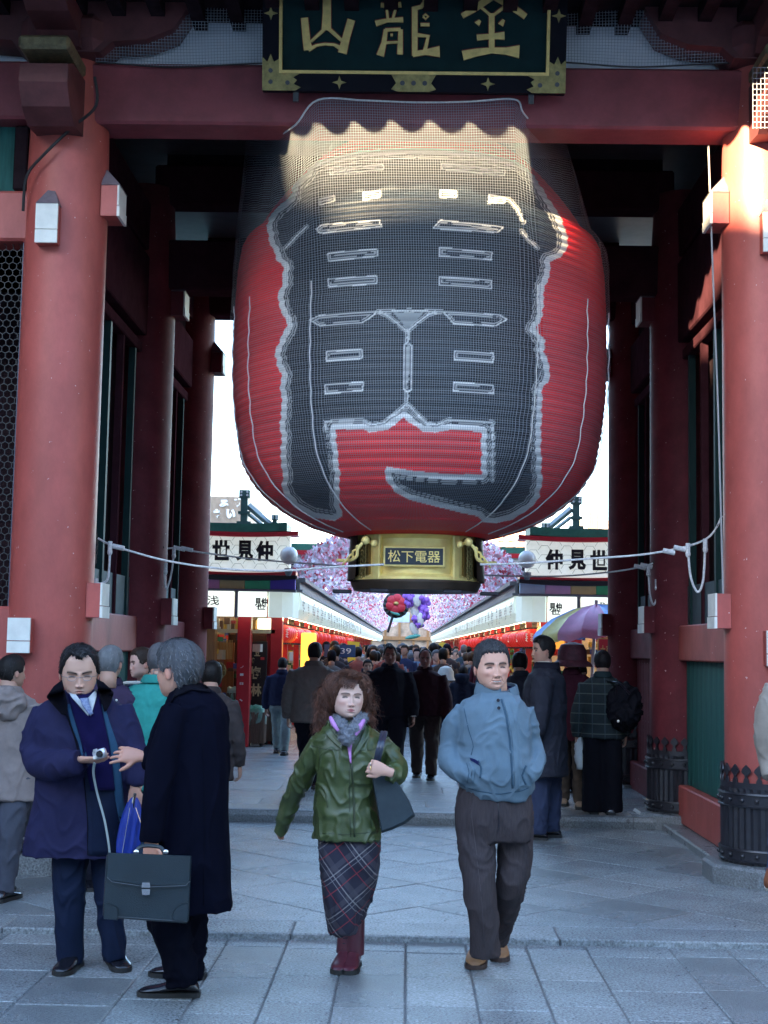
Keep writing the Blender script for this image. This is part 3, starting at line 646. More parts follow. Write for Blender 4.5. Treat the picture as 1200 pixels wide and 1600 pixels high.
def net_sheet(name, G, cell, parent):
    """G: rows of 3-D points; each cell of cord is `cell` metres; the cord pattern follows the sheet"""
    nr, nc = len(G), len(G[0]); P = [p for r in G for p in r]; F = []; m = MB()
    m.add(P, [(i*nc+j, i*nc+j+1, (i+1)*nc+j+1, (i+1)*nc+j) for i in range(nr-1) for j in range(nc-1)])
    o = m.build(name, NETM, parent, smooth=2)
    wide = max(sum((Vector(r[j+1])-Vector(r[j])).length for j in range(nc-1)) for r in G); NU = round(wide/cell)
    mid = nc//2; vl = [0]
    for i in range(nr-1): vl.append(vl[-1]+(Vector(G[i+1][mid])-Vector(G[i][mid])).length)
    uvl = o.data.uv_layers.new(name='UVMap'); wi = max(range(nr), key=lambda i: sum((Vector(G[i][j+1])-Vector(G[i][j])).length for j in range(nc-1)))
    ul = [0]
    for j in range(nc-1): ul.append(ul[-1]+(Vector(G[wi][j+1])-Vector(G[wi][j])).length)
    for lp in o.data.loops:
        i, j = divmod(lp.vertex_index, nc); uvl.data[lp.index].uv = (ul[j]/cell, vl[i]/cell)
    return o
net = thing('lantern_net', (LX, LY-1.7, 2.5), 'fine pale protective net draped over the giant lantern from the lintel', 'net')
def prof_r(z): return float(np.interp(z, zt, rr))
AN = [R(-98+196*i/72) for i in range(73)]
# top edge of the net: from behind the lintel on the left, over the hem rope, to the right
top = [at(384, 222, 12.2), at(392, 215, 11.2), at(430, 217, 10.42), at(462, 196, 10.0), at(497, 157, 9.93), at(570, 158, 9.92), at(650, 161, 9.92), at(730, 160, 9.92), at(803, 156, 9.93), at(818, 178, 9.96), at(850, 216, 10.40), at(884, 224, 11.0), at(886, 226, 12.2)]
tl = [0]
for i in range(len(top)-1): tl.append(tl[-1]+(top[i+1]-top[i]).length)
# match the corners of the hem with lantern angles
key_a = [-98, -74, -52, -40, -27, -14, 0, 13, 27, 36, 46, 62, 98]
def topat(a):
    a = math.degrees(a)
    for i in range(len(key_a)-1):
        if a <= key_a[i+1]+1e-6: t = (a-key_a[i])/(key_a[i+1]-key_a[i]); return top[i].lerp(top[i+1], t)
    return top[-1]
rows = []; zc = [float(z) for z in np.linspace(zz(430, 10.4), zb0+.02, 40)]
for i in range(26):
    t = i/26; r = []
    for a in AN:
        A = topat(a); B = Vector((LX+(prof_r(zc[0])+.03)*math.sin(a), LY-(prof_r(zc[0])+.03)*math.cos(a), zc[0])); p = A.lerp(B, t)
        # rest on the lantern's shoulder where it bulges out further, otherwise hang with slight folds
        rad = Vector((p.x-LX, p.y-LY)); need = prof_r(p.z)+.03 if p.z < zb1 else 0
        if rad.length < need: k = need/rad.length; p = Vector((LX+rad.x*k, LY+rad.y*k, p.z))
        fold = .03*math.sin(a*22+math.sin(t*5))*math.sin(math.pi*t)*(1 if abs(a) > R(28) else .12); rn = Vector((math.sin(a), -math.cos(a), 0)); r.append(p+rn*abs(fold))
    rows.append(r)
for z in zc: rows.append([Vector((LX+(prof_r(z)+.03+.006*math.sin(a*30))*math.sin(a), LY-(prof_r(z)+.03)*math.cos(a), z)) for a in AN])
net_sheet('net_sheet', rows, S(3.8, 10.4), net)
m = MB(); m.tube([p+Vector((0, -.012, 0)) for p in interp(top[2:11], 6)], .007, n=6); m.build('hem_rope', ROPE, net, smooth=True)
for a in (-70, -57, -31, 33, 54, 72):
    m = MB(); m.tube([Vector((LX+(prof_r(z)+.045)*math.sin(R(a)), LY-(prof_r(z)+.045)*math.cos(R(a)), z)) for z in zc], .005, n=5); m.build('net_seam', ROPE, net, smooth=True)
# ------------------------------------------------------------------ name board over the lintel
YS = 9.86
tilt = R(12)
c0 = at(646, 145, YS); sw = S(488, YS); sh = 1.35
sb = thing('temple_name_board', c0, 'dark green board with gold characters in a black and gilt frame above the lintel', 'sign')
Ux = Vector((1, 0, 0)); Uz = Vector((0, -math.sin(tilt), math.cos(tilt))); Un = Ux.cross(Uz)   # Un points back? keep front = -Y
Nf = Vector((0, -math.cos(tilt), -math.sin(tilt)))
def sp3(a, b, d=0): return c0+Ux*a+Uz*b+Nf*d
def sbox(a0, a1, b0, b1, d0, d1, mm): 
    P = [sp3(a, b, d) for a in (a0, a1) for b in (b0, b1) for d in (d0, d1)]
    mm.add(P, [(0, 1, 3, 2), (4, 6, 7, 5), (0, 4, 5, 1), (2, 3, 7, 6), (0, 2, 6, 4), (1, 5, 7, 3)])
fw = S(27, YS)
m = MB(); sbox(-sw/2+fw*.8, sw/2-fw*.8, fw*.8, sh-fw, -.06, 0, m); m.build('green_field', mat('dark_green_lacquer', (.003, .022, .023), .6, var=.25, scale=5, spec=.15), sb, fixn=True)
for q in ((-sw/2, sw/2, 0, fw), (-sw/2, sw/2, sh-fw, sh), (-sw/2, -sw/2+fw, fw+.001, sh-fw-.001), (sw/2-fw, sw/2, fw+.001, sh-fw-.001)):
    m = MB(); sbox(*q, -.06, .03, m); m.build('frame_rail', mat('frame_lacquer', (.005, .005, .010), .6, spec=.12), sb, fixn=True)
gw = .022
for q in ((-sw/2+fw, sw/2-fw, fw, fw+gw), (-sw/2+fw, sw/2-fw, sh-fw-gw, sh-fw), (-sw/2+fw, -sw/2+fw+gw, fw+gw, sh-fw-gw), (sw/2-fw-gw, sw/2-fw, fw+gw, sh-fw-gw)):
    m = MB(); sbox(*q, 0, .045, m); m.build('gilt_moulding', GOLDP, sb, fixn=True)
def plate(pts, name='gilt_fitting', d=.032, th=.008, mt=GOLDD):
    m = MB(); m.prism([sp3(a, b, d) for a, b in pts], Nf*th); return m.build(name, mt, sb, fixn=True)
for q in (-1, 1):
    L1 = S(62, YS); pts = [(0, 0), (L1*.86, 0), (L1, fw*.2), (L1*.82, fw*.38), (L1*.9, fw*.62), (L1*.8, fw*.78), (L1*.98, fw), (fw, fw), (fw, L1*.8), (fw*.7, L1*.72), (fw*.5, L1*.92), (fw*.3, L1*.72), (0, L1*.85)]
    plate([(q*(-sw/2+a), b) for a, b in pts])
    for a, b in ((fw*.5, fw*.5), (L1*.66, fw*.45), (fw*.5, L1*.5)): plate([(q*(-sw/2+a)+fw*.14*math.cos(R(k*45)), b+fw*.14*math.sin(R(k*45))) for k in range(8)], 'pierced_hole', .041, .001, LACQ)
    for a, b in ((sw*.245, fw*.5), (sw/2-fw*.5, sh*.40), ): plate([(q*a-fw*.42, b), (q*a-fw*.1, b+fw*.1), (q*a, b+fw*.4), (q*a+fw*.1, b+fw*.1), (q*a+fw*.42, b), (q*a+fw*.1, b-fw*.1), (q*a, b-fw*.4), (q*a-fw*.1, b-fw*.1)], 'gilt_flower')
    m = MB(); sbox(q*sw*.39-.02, q*sw*.39+.02, -.07, 0, -.03, .0, m); m.build('hanger', IRON, sb, fixn=True)
L1 = S(36, YS); plate([(-L1*.7, 0), (L1*.7, 0), (L1, fw*.15), (L1*.78, fw*.5), (L1, fw), (-L1, fw), (-L1*.78, fw*.5), (-L1, fw*.15)])
for a in (-L1*.5, 0, L1*.5): plate([(a+fw*.15*math.cos(R(k*45)), fw*.5+fw*.15*math.sin(R(k*45))) for k in range(8)], 'pierced_hole', .041, .001, LACQ)
def s2(px, py):
    """photograph position -> board coordinates"""
    d = ray(px, py); t = (c0-CAM).dot(Nf)/d.dot(Nf); p = CAM+d*t-c0; return (p.dot(Ux), p.dot(Uz))
def stroke(pts, w):
    q = [Vector(s2(*p)) for p in pts]; w = [w]*len(q) if not hasattr(w, '__len__') else w; L_, Rr = [], []
    for i, p in enumerate(q):
        t = (q[min(i+1, len(q)-1)]-q[max(i-1, 0)]).normalized(); n = Vector((-t.y, t.x))*S(w[i], YS)/2; L_.append(p+n); Rr.append(p-n)
    return [tuple(v) for v in L_+Rr[::-1]]
SH = [([(511, -95), (511, 20), (510, 48)], [12, 13, 15]), ([(508, 46), (486, 66)], [5, 4]), ([(514, 46), (534, 64)], [6, 5]), ([(476, 29), (479, 62), (482, 79)], [11, 12, 14]), ([(549, 32), (541, 60), (535, 84)], [12, 12, 14]), ([(482, 79), (495, 72), (508, 70), (522, 71), (532, 76)], [7, 4, 4, 4, 7])]
RY = [([(595, 9), (612, 10), (627, 8)], [7, 6, 8]), ([(604, 12), (606, 30)], 4), ([(619, 12), (614, 30)], 4), ([(587, 38), (605, 33), (630, 32)], [9, 6, 8]), ([(603, 47), (600, 68), (594, 88)], [6, 8, 12]), ([(626, 47), (625, 86)], [7, 9]), ([(602, 48), (626, 47)], 5), ([(601, 68), (623, 67)], 4), ([(610, 56), (614, 56)], 4), ([(611, -40), (611, 6)], 6), ([(592, -20), (630, -22)], 7),
      ([(648, 12), (648, 88)], 9), ([(646, 15), (658, 12), (664, 4), (664, -30)], [6, 6, 7, 8]), ([(650, -30), (680, -32)], 7), ([(661, 27), (665, 24), (669, 27), (665, 31), (661, 27)], 3), ([(657, 40), (671, 40)], 5), ([(651, 56), (669, 58), (664, 80)], [6, 6, 6]), ([(645, 86), (664, 83), (687, 82)], [9, 8, 17])]
KI = [([(722, 26), (742, 14), (768, -4), (790, -28)], [8, 10, 11, 8]), ([(770, -6), (795, 8), (821, 27)], [10, 11, 9]), ([(751, 12), (767, 26)], [4, 4]), ([(790, 10), (772, 24)], [5, 4]), ([(768, 22), (768, 78)], 9), ([(745, 39), (750, 33)], [9, 4]), ([(782, 40), (787, 32)], [9, 4]), ([(745, 60), (768, 58), (788, 57)], [9, 8, 12]), ([(723, 88), (745, 83), (768, 80), (790, 81), (811, 82)], [15, 12, 9, 11, 20])]
for k, ch in enumerate((SH, RY, KI)):
    m = MB(); m2 = MB()
    for i, (pts, w) in enumerate(ch):
        p = stroke(pts, w); m.prism([sp3(a, b, .004+.0006*i) for a, b in p], Nf*.018)
        w2 = [x+2.4 for x in w] if hasattr(w, '__len__') else w+2.4; p = stroke([(a, b-1.2) for a, b in pts], w2); m2.prism([sp3(a, b, .0005+.0002*i) for a, b in p], Nf*.004)
    o = m.build('gold_character', GOLDP, sb, fixn=True); m2.build('red_edging', mat('cinnabar_edge', (.20, .02, .015), .6), o, fixn=True)
# ------------------------------------------------------------------ pigeon net over the frieze, cables, ropes
fn = [[at(145+25*i, -20, 10.0)+Vector((0, .0, 0)) for i in range(5)]]
for k, (xa0, xb0) in enumerate(((150, 415), (878, 1140))):
    G = []
    for i in range(11):
        t = i/10; row = []
        for j in range(21):
            s = j/20; row.append(at(xa0+(xb0-xa0)*s, -30+(128+6*math.sin(s*3.1))*t, 9.98)+Vector((0, -.06*math.sin(math.pi*s)*math.sin(math.pi*t)+.01*math.sin(9*s+4*t), 0)))
        G.append(row)
    o = thing('bird_net', G[-1][10], 'fine bird net stretched over the white frieze %s' % ('left of the name board' if k == 0 else 'right of the name board'), 'net')
    net_sheet('net_sheet', G, S(5, 10), o)
    m = MB(); m.tube(G[-1], .006, n=5); m.build('hem_cord', CABLE, o)
G = [[at(1176+s*4, 105+t*12, 9.5-.02*s)+Vector((0, 0, 0)) for s in range(8)] for t in range(9)]
o = thing('bird_net', G[-1][0], 'sunlit scrap of netting at the top right corner by the column head', 'net'); 
SUNNET = MATS.get('x')
net_sheet('net_sheet', G, S(9, 9.5), o)
def line_thing(name, pts, r, mt, label, cat, n=6, per=6):
    P = interp(pts, per); m = MB(); m.tube(P, r, n=n); o = m.build(name, mt, origin=P[-1], smooth=True); return tag(o, label, cat)
line_thing('electric_cable', [at(148, 120, 9.7), at(150, 165, 9.75), at(112, 200, 9.82), at(70, 240, 9.84), at(42, 275, 9.9), at(36, 330, 9.98)], .011, CABLE, 'black cable looping down around the head of the left column', 'cable')
line_thing('steel_rod', [at(1107, 228, 10.15), at(1114, 430, 10.15), at(1122, 640, 10.15), at(1130, 935, 10.15)], .007, mat('grey_rod', (.3, .3, .3), .5), 'thin grey rod hanging beside the right front column', 'rod')
CHAIN = mat('rusty_chain', (.06, .045, .04), .6, metal=.5)
def chain(mm, A, B, link=.03):
    A, B = Vector(A), Vector(B); n = max(2, int((B-A).length/link)); d = (B-A)/n; t = d.normalized(); a = t.orthogonal().normalized(); b = t.cross(a)
    for i in range(n):
        c = A+d*(i+.5); w = a if i % 2 else b
        mm.tube([c+t*link*.62*math.cos(R(60*k))+w*link*.3*math.sin(R(60*k)) for k in range(7)], .0035, n=5, cap=False)
def barrier(Y, pts, label, loops, ch, fade):
    P = [at(px, py, Y+dy) for px, py, dy in pts]; root = thing('barrier_rope', P[0], label, 'rope')
    m = MB(); m.tube(interp(P, 8), .0078, n=8); m.build('rope', ROPE, root, smooth=True)
    for lp in loops:
        q = [at(px, py, Y-.02) for px, py in lp]; m = MB(); m.tube(interp(q, 8), .009, n=8)
        for e in (q[0], q[-1]):
            m.ell(e+Vector((0, 0, -.05)), (.02, .02, .03), n=8, m=6); m.tube([e+Vector((0, 0, .03)), e+Vector((0, 0, -.06))], .017, n=8)
        m.build('rope_loop', ROPE, root, smooth=True)
    for px, py in fade: m = MB(); m.tube([at(px-9, py-2, Y-.01), at(px+9, py+2, Y-.01)], .019, n=8); m.build('rope_sleeve', ROPE, root, smooth=True)
    for (a, b) in ch: m = MB(); chain(m, at(*a, Y), at(*b, Y)); m.build('chain', CHAIN, root, smooth=True)
    return root
barrier(10.6, [(153, 841, 0), (172, 851, 0), (200, 860, 0), (260, 876, 0), (340, 888, 0), (430, 892, -.1), (520, 886, -.2), (600, 882, -.2)], 'white barrier rope sagging from the left front column, in front of the gold lantern foot', [[(172, 852), (171, 880), (168, 905), (158, 912), (150, 910)]], [((140, 787), (152, 842)), ((152, 842), (149, 880))], [(185, 855)])
barrier(10.6, [(1128, 806, 0), (1116, 830, 0), (1098, 845, 0), (1060, 857, 0), (1000, 867, 0), (920, 873, 0), (820, 880, -.1), (750, 882, -.1)], 'white barrier rope tied to the right front column', [[(1075, 855), (1079, 900), (1090, 925), (1099, 905), (1102, 848)]], [((1116, 830), (1137, 800))], [(1062, 857), (1045, 862)])
barrier(13.2, [(262, 857, 0), (275, 857, 0), (320, 864, 0), (400, 874, 0), (500, 882, 0), (560, 886, 0)], 'thinner grey barrier rope running from the left middle column', [[(272, 860), (268, 895), (260, 920), (257, 900), (259, 885)]], [((240, 835), (256, 856))], [(280, 857), (292, 858)])
barrier(13.2, [(1020, 880, 0), (1005, 885, 0), (960, 893, 0), (880, 900, 0), (800, 900, 0), (720, 897, 0)], 'thinner grey barrier rope running from the right middle column', [[(1013, 888), (1015, 925), (1021, 945), (1027, 930), (1026, 910)]], [((1040, 850), (1020, 880))], [(1000, 886), (1010, 884)])
# ------------------------------------------------------------------ the shopping street behind the gate
YF = 20.5; VXp = 635
ORD = ('first second third fourth fifth sixth seventh eighth ninth tenth eleventh twelfth thirteenth fourteenth fifteenth sixteenth seventeenth eighteenth nineteenth twentieth twenty-first twenty-second twenty-third twenty-fourth twenty-fifth twenty-sixth twenty-seventh twenty-eighth').split()
FASC = mat('milky_fascia', (.70, .80, .74), .35, var=.06, scale=3, emit=(.80, .95, .86), estr=.045)  # emission added to brighten the fascia, not a lamp
FASCL = mat('sign_white_added_glow', (.80, .86, .80), .4, var=.03, emit=(.85, .95, .88), estr=.12)  # emission added to lift the sign panels out of the gate's shade
GRN = mat('green_copper_roof', (.03, .15, .10), .5, var=.25, scale=8)
STEEL = mat('dark_green_steel', (.05, .11, .10), .5, var=.2)
REDB = mat('bright_red_paint', (.50, .015, .025), .35, var=.1, coat=.2)
INK = mat('black_ink', (.008, .008, .012), .6)
GREYT = mat('grey_trim', (.16, .17, .19), .5)
WARMW = mat('warm_wood', (.30, .14, .05), .5, var=.3, scale=6, stretch=(5, 5, .6))
BULB = mat('warm_bulb', (.9, .8, .6), .4, emit=(1, .78, .42), estr=4)
TUBE = mat('fluorescent_tube', (.9, .9, .8), .4, emit=(1, .85, .55), estr=3.5)
RLAN = mat('red_lantern_paper', (.55, .018, .02), .45, emit=(1, .05, .03), estr=.03)
WTXT = mat('white_lettering', (.75, .72, .70), .6)
def zY(py, Y=YF): return zz(py, Y, 500)
XE = abs(float(at(462, 930, YF).x)-float(at(VXp, 1015, YF).x)); X0S = float(at(VXp, 1015, YF).x)
zf0, zf1, zr0, zr1 = zY(966), zY(926), zY(922), zY(905)
YEND = 92
def fw_(sd, x): return sd*x+X0S*1.0
for sd in (-1, 1):
    side = 'left' if sd < 0 else 'right'
    X = lambda x: X0S+sd*x
    def bb(mm, xa, xb, ya, yb, za, zb, bev=0): a, b = sorted((X(xa), X(xb))); mm.b2(a, b, ya, yb, za, zb, bev=bev)
    # row of shops along the street
    row = thing('shop_row', (X(4), 50, ZU), 'long row of open shopfronts under a pale fascia on the %s side of the street' % side, 'shops')
    n = 46; yy = YF+.55; k = 0
    while yy < YEND and k < 60:
        w = 1.15 if yy < 45 else 2.4; m = MB()
        p = [(XE-.04, zf0+.10), (XE+.05, zf0), (XE-.12, zf0+.02)]
        prf = [(XE-.02, zf1+.02), (XE-.05, zf1-.10), (XE-.02, zf0+.14), (XE+.10, zf0), (XE+.14, zf0+.02), (XE+.04, zf0+.16), (XE+.01, zf1-.10), (XE+.04, zf1+.02)]
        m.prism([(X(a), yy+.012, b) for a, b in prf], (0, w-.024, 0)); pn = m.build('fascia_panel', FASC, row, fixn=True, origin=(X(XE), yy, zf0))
        if yy < 48:
            rnd = random.Random(k*3+sd); mm = MB()
            for q in range(rnd.randint(2, 5)):
                yb_ = yy+.2+q*.17
                for r_ in range(rnd.randint(4, 7)):
                    zq = zf1-.08-r_*.042; mm.box((X(XE-.052), yb_+rnd.uniform(-.01, .01), zq), (.006, rnd.uniform(.02, .05), .006)); 
                    if rnd.random() < .6: mm.box((X(XE-.053), yb_+rnd.uniform(-.02, .02), zq), (.006, .006, .035))
            mm.build('fascia_lettering', mat('faded_lettering', (.30, .26, .26), .7), pn)
        yy += w; k += 1
    m = MB(); bb(m, XE-.06, XE+.04, YF+.5, YEND, zf1+.022, zf1+.06); bb(m, XE-.10, XE+1.2, YF+.5, YEND, zr1-.02, zr1+.04); bb(m, XE-.02, XE+.02, YF+.5, YEND, zf1+.06, zr1-.02); m.build('gutter', GREYT, row)
    m = MB(); bb(m, XE+.5, XE+3.5, YF+.3, YEND, zr1+.05, zr1+.5); m.build('roof', GRN, row)
    m = MB(); bb(m, XE+.05, XE+3.2, YF+.3, YEND, zf1-.05, zf1-.01); m.build('soffit', mat('cream_soffit', (.6, .55, .4), .6), row)
    m = MB(); bb(m, XE+1.9, XE+2.0, YF+.4, YEND, ZU, zf1-.05); m.build('back_wall', mat('warm_stock_wall', (.45, .26, .10), .7, var=.6, scale=9, col2=(.10, .03, .02)), row)
    for i in range(24):
        y = YF+1.2+i*2.6; m = MB(); bb(m, XE+.42, XE+.52, y-.06, y+.06, ZU, zf1-.051); m.build('post', REDB, row, origin=(X(XE+.47), y, ZU))
    me = None
    for i in range(110):
        y = YF+.9+i*.30*(1+i*.008); c = (X(XE+.16), y, zf0+.03)
        if y > YEND: break
        if me is None: m = MB(); m.ell(c, (.022, .022, .022), n=6, m=4); b_ = m.build('bulb', BULB, row, origin=c); me = b_.data
        else: b_ = bpy.data.objects.new('bulb', me); COL.objects.link(b_); b_.parent = row; b_.location = Vector(c)-row.location
    for i in range(12):
        y = YF+1.5+i*3; m = MB(); bb(m, XE+.75, XE+.80, y, y+1.2, zf1-.12, zf1-.08); m.build('tube_lamp', TUBE, row, origin=(X(XE+.8), y, zf1))
    m = MB(); rnd = random.Random(5+sd)
    for i in range(900):
        y = YF+.6+rnd.random()**1.3*45; z = ZU+.5+rnd.random()*1.35; x = XE+.5+rnd.random()*1.3; s = rnd.uniform(.04, .13); m.mi = rnd.randint(0, 5)
        m.box((X(x), y, z), (s, s*rnd.uniform(.6, 1.5), s*rnd.uniform(.5, 1.6)), rot=Matrix.Rotation(rnd.random()*3, 3, 'Z'))
    o = m.build('merchandise', [mat('goods_%s' % q, c, .5) for q, c in (('red', (.5, .03, .03)), ('gold', (.6, .38, .06)), ('white', (.6, .58, .5)), ('green', (.05, .2, .08)), ('brown', (.18, .08, .04)), ('blue', (.05, .08, .3)))], row); tag(o, kind='stuff')
    # corner shop facade facing the gate
    shop = thing('corner_shop', (X(XE+1), YF+.3, ZU), 'corner shop end wall with rainbow band and white signs facing the gate on the %s' % side, 'shop')
    xo = XE+2.4
    m = MB(); prf = [(XE+.0, YF+.55), (XE-.02, YF+.35), (XE+.05, YF+.15), (XE+.20, YF+.03), (XE+.38, YF), (XE+.40, YF+.03), (XE+.22, YF+.07), (XE+.09, YF+.18), (XE+.03, YF+.36), (XE+.05, YF+.55)]
    m.prism([(X(a), b, zf0) for a, b in prf], (0, 0, zf1-zf0)); m.build('curved_fascia', FASC, shop, fixn=True, smooth=False)
    for i, (a, b) in enumerate(((XE+.41, XE+1.13-.28), (XE+.89, XE+1.7), (XE+1.74, xo))):
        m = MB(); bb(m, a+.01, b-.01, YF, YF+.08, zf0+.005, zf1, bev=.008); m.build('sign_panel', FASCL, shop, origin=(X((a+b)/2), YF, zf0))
        m = MB(); bb(m, b-.01, b+.03, YF-.015, YF+.09, zf0-.01, zf1+.01); m.build('sign_post', GREYT, shop, origin=(X(b), YF, zf0))
    m = MB(); bb(m, XE+.0, xo, YF-.03, YF+.14, zf1+.002, zf1+.035); m.build('trim', GREYT, shop); m = MB(); bb(m, XE-.02, xo, YF-.05, YF+.2, zr1+.002, zr1+.045); m.build('trim', GREYT, shop)
    # rainbow band
    seq = [(.05, .04, .28), (.03, .28, .13), (.30, .26, .12), (.36, .18, .30), (.16, .26, .42), (.30, .26, .12), (.03, .28, .13)] if sd < 0 else [(.25, .33, .45), (.36, .22, .35), (.34, .29, .13), (.03, .28, .13), (.05, .04, .28), (.3, .26, .12), (.3, .2, .3)]
    for i, c in enumerate(seq):
        m = MB(); bb(m, XE+.01+i*.37, XE+.375+i*.37, YF, YF+.1, zf1+.037, zr1, bev=.004); m.build('band_tile', mat('band_%d_%s' % (i, side), [min(.9, v*2.2) for v in c], .45, var=.08), shop, origin=(X(XE+i*.37), YF, zf1))
    if sd < 0:
        text(shop, 'sign_lettering', '浅', INK, (float(at(333, 941, YF).x), YF-.012, zY(941)), .1, fit=(S(19, YF), S(15, YF)), bold=.001)
        cr = (float(at(408, 944, YF).x), YF-.012, zY(944))
    else:
        text(shop, 'sign_lettering', '浅', INK, (float(at(938, 941, YF).x), YF-.012, zY(941)), .1, fit=(S(19, YF), S(15, YF)), bold=.001)
        cr = (float(at(868, 944, YF).x), YF-.012, zY(944))
    text(shop, 'crest_lettering', '見仲', INK, (cr[0], cr[1], cr[2]+.02), .1, fit=(S(20, YF), S(13, YF)), bold=.004); text(shop, 'crest_lettering', '世', INK, (cr[0], cr[1], cr[2]-.06), .1, fit=(S(15, YF), S(8, YF)), bold=.003)
    m = MB(); bb(m, XE+.35, xo, YF+.3, YF+3, zf1+.0, zf1+.04); m.build('ceiling', MATS['cream_soffit'], shop)
    m = MB(); bb(m, XE+.1, xo+.3, YF+.2, YF+3.4, zr1+.047, zr1+.09); m.build('roof_deck', GREYT, shop)
    # roof sign; its white face has a faint emission added to brighten it
    hs0, hs1 = zY(893), zY(838); wS = 1.32; sg = thing('roof_sign', (X(XE+.85), YF+.3, zr1), 'white roof sign with three bold black characters between red curved bands on the %s' % side, 'sign')
    def curved(za, zb, sag_b, sag_t, ya, yb, xa, xb, mt, name, ntile=0):
        N = 14; mm = MB(); pts = []
        for i in range(N+1):
            t = i/N; x = xa+(xb-xa)*t; s = 4*t*(1-t)
            pts.append((x, za-s*sag_b, zb-s*sag_t))
        low = [(X(p[0]), ya, p[1]) for p in pts]; up_ = [(X(p[0]), ya, p[2]) for p in pts]
        mm.prism(low+up_[::-1], (0, yb-ya, 0)); return mm.build(name, mt, sg, fixn=True)
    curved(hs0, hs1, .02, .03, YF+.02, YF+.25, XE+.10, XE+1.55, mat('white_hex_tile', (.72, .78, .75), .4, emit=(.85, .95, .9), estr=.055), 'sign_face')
    curved(hs1+.004, hs1+.07, .03, .03, YF-.05, YF+.3, XE-.02, XE+1.6, REDB, 'red_band'); curved(hs0-.06, hs0-.004, .02, .03, YF-.05, YF+.3, XE+.0, XE+1.6, REDB, 'red_band')
    curved(hs0-.12, hs0-.064, .03, .02, YF-.08, YF+.35, XE+.0, XE+1.6, INK, 'black_edge_board')  # black board along the roof edge under the red band
    curved(hs1+.074, hs1+.20, .03, .04, YF-.02, YF+.8, XE+.15, XE+1.7, GRN, 'green_ridge')
    m = MB(); m.mi = 0
    for i in range(9):
        for j in range(4):
            hx = XE+.2+i*.165; hz = hs0+.03+j*.135+(.067 if i % 2 else 0)
            if hz > hs1-.05: continue
            q = [(hx+.09*math.cos(R(60*k)), hz+.078*math.sin(R(60*k))) for k in range(4)]
            for k in range(3):
                a, b = q[k], q[k+1]; d = Vector((b[0]-a[0], 0, b[1]-a[1])).normalized(); nn = Vector((-d.z, 0, d.x))*.003
                m.add([(X(a[0]-nn.x), YF+.016, a[1]-nn.z), (X(b[0]-nn.x), YF+.016, b[1]-nn.z), (X(b[0]+nn.x), YF+.016, b[1]+nn.z), (X(a[0]+nn.x), YF+.016, a[1]+nn.z)], [(0, 1, 2, 3)])
    m.build('tile_joint', mat('tile_joint_grey', (.3, .38, .36), .6), sg)
    ch = [('世', 345), ('見', 382), ('仲', 413)] if sd < 0 else [('仲', 866), ('見', 902), ('世', 936)]
    for c, px in ch: text(sg, 'sign_character', c, INK, (float(at(px, 864, YF).x), YF+.012, zY(862 if sd < 0 else 868)), .2, fit=(S(27, YF), S(32, YF)), bold=.009, extrude=.006)
    # round lamp at the sign's inner end
    lp = thing('globe_lamp', (X(XE+.10), YF-.15, hs0-.02), 'white globe lamp on a bracket beside the %s roof sign' % side, 'lamp')
    c = (X(XE+.10), YF-.15, zY(870)); m = MB(); m.ell(c, (S(14, YF),)*3, n=20, m=14); m.build('globe', mat('opal_glass', (.72, .68, .62), .3, coat=.4), lp, smooth=True)
    m = MB(); m.lathe([(.03, hs0-.08), (.06, hs0-.02), (.06, hs0+.03)], (c[0], c[1], 0), 12, cap=True); m.build('bracket', GREYT, lp)
    # steel frame with bolted posts on the ridge
    fr = thing('roof_frame', (X(XE+.8), YF+.9, hs1), 'dark green steel roof frame with bolted end posts above the %s sign' % side, 'frame')
    for px, py0, py1, wd in (((382, 768, 832, 17), (430, 806, 835, 11)) if sd < 0 else ((900, 770, 830, 17), (852, 812, 832, 11))):
        x_ = float(at(px, 800, YF+.6).x); z0, z1 = zY(py1, YF+.6), zY(py0, YF+.6); w = S(wd, YF+.6)
        m = MB(); m.box((x_, YF+.6, (z0+z1)/2), (w*.62, .14, z1-z0)); m.box((x_, YF+.6, z1-w*.35), (w, .16, w*.7)); m.box((x_, YF+.6, z0+(z1-z0)*.45), (w*1.1, .16, .04)); m.box((x_, YF+.6, z0+(z1-z0)*.2), (w*1.3, .18, .04)); m.build('post', STEEL, fr)
        for a in (-.28, .28):
            for b in (.2, .5): m = MB(); m.tube([(x_+a*w, YF+.51, z1-w*b), (x_+a*w, YF+.53, z1-w*b)], .018, n=8); m.build('bolt', WTXT, fr)
    a, b = (at(388, 790, YF+.6), at(432, 828, YF+.6)) if sd < 0 else (at(893, 795, YF+.6), at(850, 830, YF+.6))
    m = MB(); m.tube([a, b], .05, n=4); m.tube([a+Vector((0, .1, -.12)), b+Vector((sd*.1, .1, -.02))], .03, n=4); m.build('brace', mat('pale_steel', (.35, .40, .40), .5), fr)
    m = MB(); m.b2(*sorted((X(XE+.2), X(XE+1.7))), YF+.5, YF+.8, hs1+.16, hs1+.22); m.build('ridge_beam', STEEL, fr)
    # the next roof sign further down the row
    s2g = thing('roof_sign', (X(XE+.2), 27, zr1), 'smaller white sign with red band further along the %s roof line' % side, 'sign')
